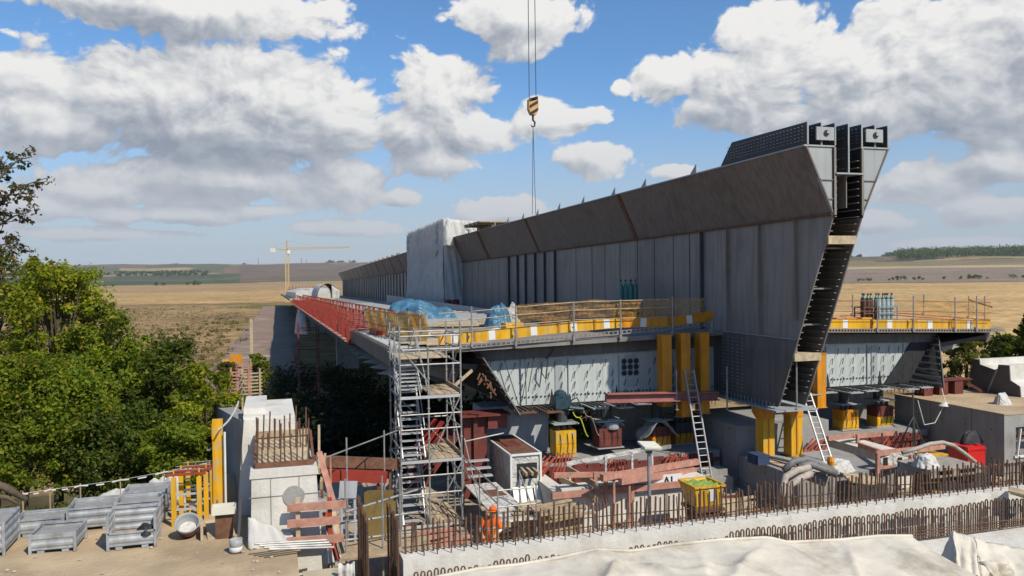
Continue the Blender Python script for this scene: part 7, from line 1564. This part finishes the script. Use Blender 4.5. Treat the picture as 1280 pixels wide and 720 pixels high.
# ================================================================ FOREGROUND COVERS
TP = [(540, 724), (600, 712), (650, 707), (700, 698), (745, 688), (790, 690), (850, 681), (900, 676), (960, 673), (985, 679), (1050, 676), (1100, 671), (1140, 671)]
TPp = [at(u, v, Y=13) for u, v in TP]; xs_ = [p.x for p in TPp]; zs_ = [p.z for p in TPp]; X0, X1 = xs_[0], xs_[-1]
def tarp(s, t_):
    x = X0 + (X1 - X0) * s; zt = float(np.interp(x, xs_, zs_)); y = 13 - 4.2 * (t_ - .2) / .8 if t_ > .2 else 13 + .5 * (1 - t_ / .2)
    fold = .10 * (fbm(x * .8 + 2 * t_, t_ * 2.2 + x * .15, 3, 6) - .5) + .05 * math.sin(x * 1.3 + t_ * 6) * t_ + .05 * math.exp(-((fbm(x * .5, t_ * 3, 2, 9) - .5) / .03) ** 2)
    k0 = max(0, (t_ - .2) / .8)
    for (px, sl_, am, wd) in ((5.9, -.9, .16, .16), (5.9, .5, .13, .2), (5.95, 1.6, .10, .22), (8.9, -1.5, .14, .25), (9.0, .35, .09, .14), (4.3, .8, .10, .2), (7.4, -.6, .10, .3), (10.6, -.8, .11, .22), (11.2, .3, .07, .12), (3.4, -.4, .09, .2)):
        fold += am * math.exp(-abs(x - px - sl_ * k0 * 3.2) / (wd * (.5 + 1.6 * k0))) * min(1, k0 * 5) * (1 - .3 * k0)
    if t_ <= .2: return (x, y, -.9 + (zt + .9) * (t_ / .2))
    k = (t_ - .2) / .8
    return (x, y, zt + .02 * math.sin(x * 5) - .55 * k - 1.0 * k ** 4 + fold * min(1, k * 6))
def endc(s, t_): p = tarp(1.0, .2 + .8 * s); b = Vector((p[0] + .9 + .25 * math.sin(s * 8), p[1] - .1, -.9)); return tuple(Vector(p).lerp(b, t_) + Vector((0.12 * math.sin(s * 14) * t_, 0, .25 * math.sin(math.pi * t_))))
cv = thing('cream_cover', 'long cream fabric cover over a load at the bottom edge of the photo', 'cover', ((X0 + X1) / 2, 11, -.92))
mb = MB(); mb.grid(tarp, 260, 90); mb.build('top_sheet', 'tarp_cream', cv, smooth=True, solid=.02)
mb = MB(); mb.grid(endc, 40, 20); mb.build('end_sheet', 'tarp_cream', cv, smooth=True, solid=.02)
mb = MB(); mb.path([Vector(tarp(s_ / 60, .2)) + Vector((0, .0, .015)) for s_ in range(61)], .035, 6); mb.build('rolled_hem', 'tarp_cream', cv, smooth=True)
A_ = at(1190, 664, Y=13.6); B_ = at(1300, 690, Y=13.2); C_ = at(1176, 724, Y=12.6); D_ = at(1230, 735, Y=12.0); E_ = at(1310, 740, Y=11.5)
t = thing('cream_cover', 'tent-shaped cream fabric cover with a dark hollow at the bottom right corner', 'cover', (A_.x + 1, 13, -.92))
def quadf(a, b, c, d, amp, sd):
    def f(s, t_):
        p = a.lerp(b, s).lerp(d.lerp(c, s), t_); n_ = fbm(s * 4 + sd, t_ * 3, 3, sd) - .5; return tuple(p + Vector((0, -amp * n_ * 1.5, amp * n_ + .05 * math.sin(s * 13 + t_ * 5) * t_)))
    return f
mb = MB(); mb.grid(quadf(A_, at(1215, 672, Y=13.4), D_, at(1200, 730, Y=12.1), .07, 4), 24, 20); mb.build('near_sheet', 'tarp_cream', t, smooth=True, solid=.02)
mb = MB(); mb.grid(quadf(at(1215, 672, Y=13.4), B_, E_, D_, .16, 8), 30, 20); mb.build('side_sheet', 'tarp_cream', t, smooth=True, solid=.02)
mb = MB(); mb.grid(quadf(A_, at(1200, 730, Y=12.1), C_, at(1174, 700, Y=14.2), .1, 3), 14, 14); mb.build('end_sheet', 'tarp_cream', t, smooth=True, solid=.02)
mb = MB(); p = at(1232, 704, Y=12.1); mb.grid(quadf(p + Vector((-.25, -.1, .1)), p + Vector((.35, -.12, 0)), p + Vector((.5, -.35, -.35)), p + Vector((-.1, -.3, -.35)), .3, 5), 12, 10); mb.build('torn_flap', 'tarp_cream', t, smooth=True, solid=.02)

# ================================================================ YARD
def crate_mesh(w_, d_, h, label, grp='galvanised crates on the yard', half=False, fill=None):
    t = thing('crate', label, 'crate', (0, 0, 0), grp); f = .09
    def panel(name, p, q_, z0, z1, nrm):
        mb = MB(); n = max(2, int((z1 - z0) / .085)); n2 = n * 2; p, q_, nrm = Vector(p), Vector(q_), Vector(nrm); vs = []
        for k in range(n2 + 1):
            z = z0 + (z1 - z0) * k / n2; o_ = nrm * (.022 if (k // 2) % 2 else 0)
            vs += [p + o_ + Vector((0, 0, z)), q_ + o_ + Vector((0, 0, z))]
        mb.add(vs, [(2 * k, 2 * k + 1, 2 * k + 3, 2 * k + 2) for k in range(n2)]); mb.build(name, 'crate', t, solid=.012)
    a, b = w_ / 2, d_ / 2
    panel('front_panel', (-a, -b, 0), (a, -b, 0), f, h * (.5 if half else 1), (0, -1, 0)); panel('back_panel', (-a, b, 0), (a, b, 0), f, h, (0, 1, 0)); panel('side_panel', (-a, -b, 0), (-a, b, 0), f, h, (-1, 0, 0)); panel('side_panel', (a, -b, 0), (a, b, 0), f, h, (1, 0, 0))
    for sx in (-1, 1):
        for sy in (-1, 1): mb = MB(); mb.bx(sx * a - .03, sx * a + .03, sy * b - .03, sy * b + .03, .0, h + .03); mb.build('corner_post', 'crate', t)
    mb = MB(); mb.bx(-a + .02, a - .02, -b + .02, b - .02, f - .02, f + .02); mb.build('floor', 'crate', t)
    mb = MB()
    for sy in (-1, 1): mb.bx(-a, a, sy * (b + .012) - .02, sy * (b + .012) + .02, h - .03, h + .012) if not (half and sy < 0) else mb.bx(-a, a, -b - .03, -b + .01, h * .5 - .02, h * .5 + .02)
    for sx in (-1, 1): mb.bx(sx * (a + .012) - .02, sx * (a + .012) + .02, -b, b, h - .032, h + .01)
    mb.build('rim', 'crate', t)
    mb = MB()
    for sx in (-.55, .55): mb.bx(sx * a - .07, sx * a + .07, -b, b, 0, f - .021)
    mb.build('runner', 'crate', t)
    if fill:
        mb = MB(); mb.bx(-a + .05, a - .05, -b + .05, b - .05, f + .02, h * fill); mb.build('contents', 'wood' if half else 'concrete_grey', t)
    return t
def put_crate(u, v, w_, d_, h, label, rz=0.0, **k):
    p = at(u, v, Z=0.02); t = crate_mesh(w_, d_, h, label, **k); t.location = (p.x, p.y + d_ / 2, .02); t.rotation_euler = (0, 0, rz)
put_crate(67, 691, .92, .95, .44, 'low open galvanised crate alone in front, nearest the left edge of the yard', -.03, fill=.82)
put_crate(49, 670, 1.05, .8, .42, 'open galvanised crate behind the lone front one, second from the left', .0, fill=.8)
put_crate(115, 663, 1.08, .95, .58, 'taller galvanised crate with a dark opening, left of the crate rows', .02, fill=.85)
put_crate(165, 686, 1.0, .75, .78, 'galvanised crate with half-open front showing brown load and black bag', .0, half=True, fill=.32)
put_crate(173, 664, 1.0, .75, .74, 'galvanised crate directly behind the half-open one', .0, fill=.9)
put_crate(182, 648, 1.0, .75, .72, 'rearmost galvanised crate of the row by the white sacks', .0, fill=.9)
put_crate(-26, 698, .95, 1.2, .76, 'galvanised crate cut by the left edge of the photo', .02, fill=.9)
P = at(183, 668, Z=.4); crumple('black_bag', 'black bag inside the half-open galvanised crate', 'bag', (at(180, 687, Z=.02).x, at(180, 687, Z=.02).y + .3, .31), .42, .4, .2, 'black', 41, jag=.9)
for (u, v, sx, sy, sz, lab, sd) in ((208, 632, .95, .8, .85, 'big white sack with grey prints behind the yellow frames', 51), (145, 622, .9, .5, .25, 'flat white sheet between the crate rows and the scrub', 52), (200, 618, .7, .5, .5, 'small white sack behind the rearmost crate', 53)):
    P = at(u, v, Z=0); drape('white_sack', lab, 'sack', (P.x, P.y, 0), sx, sy, sz, 'tarp_white', sd)
# yellow frames
def yframe():
    t = thing('formwork_prop', 'x', 'frame', (0, 0, 0), 'yellow frames with red cross bars'); 
    for sx in (-1, 1): mb = MB(); mb.bx(sx * .3 - .055, sx * .3 + .055, -.05, .05, .0, 1.22); mb.tube((sx * .3, 0, 1.2), (sx * .3, 0, 1.44), .02, 6); mb.build('post', 'yellow', t)
    mb = MB(); mb.bx(-.46, .46, -.035, .035, 1.27, 1.33); mb.build('cross_bar', 'orange_red', t)
    for z in (.42, .80): mb = MB(); mb.bx(-.25, .25, -.02, .02, z - .025, z + .025); mb.build('rung', 'alu', t)
    mb = MB(); mb.tube((-.42, 0, 1.41), (.42, 0, 1.41), .014, 5); mb.build('top_rod', 'steel', t)
    return t
yf0 = yframe(); P = at(234, 658, Z=0.0)
for i in range(3): o = yf0 if i == 0 else dup(yf0); o.location = (P.x + .10 * i + .03 * i, P.y + .42 * i, .02); o.rotation_euler = (0, 0, -.05 + .03 * i); o['label'] = ['yellow frame with red cross bar nearest the red-brown tub', 'middle one of the three yellow frames with red cross bars', 'rearmost yellow frame with red cross bar, closest to the bushes'][i]
P = at(234, 676, Z=0.0); t = thing('mixing_tub', 'round tub with red-brown outside and pale inside, tilted on the sand', 'tub', (P.x, P.y + .28, .02)); ax = Matrix.Rotation(R(38), 3, 'X')
mb = MB(); mb.lathe((P.x, P.y + .28, .14), [(.19, -.0), (.27, .30), (.29, .36), (.265, .36), (.245, .30), (.17, .03), (0, .03)], 24, axis=ax); mb.build('bowl', 'plastic_grey', t, smooth=True)
mb = MB(); mb.lathe((P.x, P.y + .28, .14), [(.0, -.012), (.195, -.01), (.262, .22), (.255, .22)], 24, axis=ax); mb.build('outer_paint', 'oxide', t, smooth=True)
mb = MB(); mb.lathe((P.x, P.y + .28, .14), [(0.21, .1), (.2, .12), (0, .13)], 16, axis=ax); mb.build('mortar', 'white_dirty', t)
P = at(274, 672, Z=0); mb = MB(); mb.box((P.x, P.y + .35, .12), (.62, 1.0, .03), .12, rot=Euler((R(10), R(-4), .12)).to_matrix()); mb.box((P.x - .42, P.y + .3, .16), (.06, 1.0, .28), .1); tag(mb.build('plywood_sheet', 'ply'), 'beige plywood sheet lying tilted on the sand right of the tub', 'plywood')
P = at(295, 691, Z=0); t = thing('bucket', 'small grey and white bucket standing alone on the sand', 'bucket', (P.x, P.y, 0)); mb = MB(); mb.lathe((P.x, P.y, .012), [(.12, 0), (.14, .2), (.14, .30), (.12, .30), (.11, .06), (0, .06)], 18); mb.build('body', 'plastic_grey', t, smooth=True); mb = MB(); mb.lathe((P.x, P.y, .012), [(.128, .03), (.142, .04), (.145, .13), (.138, .14)], 18); mb.build('label_band', 'white', t, smooth=True); mb = MB(); mb.path([(P.x - .14, P.y, .28), (P.x - .1, P.y - .09, .2), (P.x + .1, P.y - .09, .2), (P.x + .14, P.y, .28)], .008, 5); mb.build('handle', 'steel_dark', t)
P = at(282, 634, Z=0); crumple('sand_heap', 'smooth brown sand heap at the foot of the yellow post', 'heap', (P.x, P.y + .6, 0), 1.5, 1.4, .72, 'sand', 61, jag=.12)
P = at(280, 634, Y=20.3); t = thing('mortar_tray', 'pale plastic tray resting on the sand heap', 'tray', (P.x, 20.3, P.z)); mb = MB(); mb.box((P.x, 20.3, .62), (.50, .34, .03)); mb.build('base', 'glass_dark', t)
mb = MB()
for (dx, dy, sx, sy) in ((0, -.18, .54, .03), (0, .18, .54, .03), (-.26, 0, .03, .36), (.26, 0, .03, .36)): mb.box((P.x + dx, 20.3 + dy, .70), (sx, sy, .18))
mb.build('side', 'glass_dark', t)
mb = MB(); mb.bx(P.x - .2, P.x + .2, 20.2, 20.5, .02, .6); tag(mb.build('tray_stand', 'rust'), 'rusty stand under the pale plastic tray', 'stand')
P = at(274, 612, Y=22.6); t = thing('yellow_post', 'tall single yellow post standing before the grey splayed wall', 'post', (P.x, 22.4, 0)); zt_ = at(274, 524, Y=22.4).z
mb = MB(); mb.bx(P.x - .13, P.x + .13, 22.3, 22.5, 0, zt_); mb.build('shaft', 'yellow', t); mb = MB(); mb.bx(P.x - .15, P.x - .131, 22.32, 22.48, zt_ - .5, zt_ - .1); mb.build('side_plate', 'orange', t)
P = at(282, 600, Y=22.3); mb = MB(); mb.tube((P.x, 22.2, 0), (P.x, 22.2, at(281, 540, Y=22.2).z), .03, 8); mb.tube((P.x, 22.2, 0), (P.x, 22.2, .1), .05, 8); tag(mb.build('white_pipe', 'white'), 'thin white pipe beside the yellow post', 'pipe')
P = at(303, 668, Y=19.6); mb = MB(); mb.beam((P.x - .1, 19.5, 0), (P.x - .02, 19.9, 1.0), .06, .05); tag(mb.build('leaning_bar', 'steel_dark'), 'dark bar leaning beside the wing wall corner above the bucket', 'bar')
# barrier tape and fallen trunk
mb = MB(); pts = [at(28, 617, Y=23.8), at(62, 612, Y=23.9), at(100, 607, Y=24.0), at(150, 600, Y=24.1), at(205, 590, Y=24.2), at(262, 578, Y=24.4)]
for a, c in zip(pts, pts[1:]): 
    for k in range(5):
        if k % 2 == 0: mb.beam(a.lerp(c, k / 5) - Vector((0, 0, .05 * math.sin(math.pi * k / 5))), a.lerp(c, (k + 1) / 5) - Vector((0, 0, .05 * math.sin(math.pi * (k + 1) / 5))), .008, .035)
mb.path(pts, .006, 4); tp = thing('barrier_tape', 'white barrier tape on pegs along the back edge of the yard', 'barrier tape', tuple(pts[0])); mb.build('tape', 'tape', tp)
for p in pts: mb = MB(); mb.tube((p.x, p.y + .03, -.3), (p.x, p.y + .03, p.z + .05), .018, 5); mb.build('peg', 'wood', tp)
for (pts, r, lab) in (([(-20, 600), (8, 610), (32, 624)], .11, 'brown fallen trunk at the left edge of the yard'), ([(-12, 620), (10, 622), (22, 630)], .07, 'shorter fallen trunk in front of the other one')):
    mb = MB(); mb.path([at(u, v, Y=22.6) for u, v in pts], [r, r * .9, r * .6], 8)
    tag(mb.build('fallen_log', 'bark', smooth=True), lab, 'log')
# valley site things
P = at(289, 455, Y=105); zg = float(land(P.x, 105)); t = thing('site_sign', 'orange signs on a stand beside the dirt track', 'sign', (P.x, 105, zg)); mb = MB(); mb.bx(P.x - .1, P.x + 1.3, 104.9, 105, P.z - .2, P.z + 1.2); mb.build('panel', 'orange', t); mb = MB(); mb.bx(P.x - 1.0, P.x - .2, 104.9, 105, P.z - .3, P.z + .6); mb.build('panel', 'yellow', t); mb = MB(); mb.tube((P.x, 105, zg), (P.x, 105, P.z), .08, 6); mb.tube((P.x + .8, 105, zg), (P.x + .8, 105, P.z), .08, 6); mb.build('leg', 'galv', t)
P = at(315, 452, Y=125); zg = float(land(P.x, 125)); mb = MB(); mb.beam((P.x, 125, zg), at(314, 399, Y=125), .42); tag(mb.build('timber_mast', 'wood_pale'), 'tall pale timber mast standing on the dirt track', 'mast')
for k, (u, v, lab) in enumerate(((300, 480, 'reddish steel frame stack beyond the wing wall, left part'), (314, 482, 'pale frame stack beyond the wing wall, right part'), (305, 466, 'upper reddish frame stack along the track'))):
    P = at(u, v, Y=40 if k < 2 else 52); t = thing('frame_stack', lab, 'frame stack', (P.x, P.y, P.z)); mb = MB(); zg = float(land(P.x, P.y))
    for i in range(7):
        z = P.z - .4 + i * .16; mb.beam((P.x - .5, P.y, z), (P.x + .5, P.y + .05, z + .02), .06); mb.beam((P.x - .4 + .1 * (i % 2), P.y - .3, z + .05), (P.x - .4, P.y + .4, z + .05), .05)
    for sx in (-.4, .4): mb.beam((P.x + sx, P.y, zg), (P.x + sx, P.y, P.z + .8), .08)
    mb.build('frame', 'pink' if k != 1 else 'wood_pale', t)
P = at(283, 488, Y=60); crumple('rubble_heap', 'grey rubble heap with a pale slab beside the track', 'rubble', (P.x, 60, float(land(P.x, 60)) ), 6, 4, 2.4, 'concrete', 71, jag=.8)
# ================================================================ AIR
m, nt, N, L = new_mat('air')
out = N.new('ShaderNodeOutputMaterial'); v_ = N.new('ShaderNodeVolumePrincipled'); v_.inputs['Color'].default_value = (.80, .88, 1.0, 1); v_.inputs['Density'].default_value = 0.000042
L.new(v_.outputs[0], out.inputs['Volume'])
mb = MB(); mb.bx(-10500, 10500, -10500, 10500, -60, 260)
hz_ = mb.build('haze', m, base=(0, 0, -60)); tag(hz_, kind='stuff')
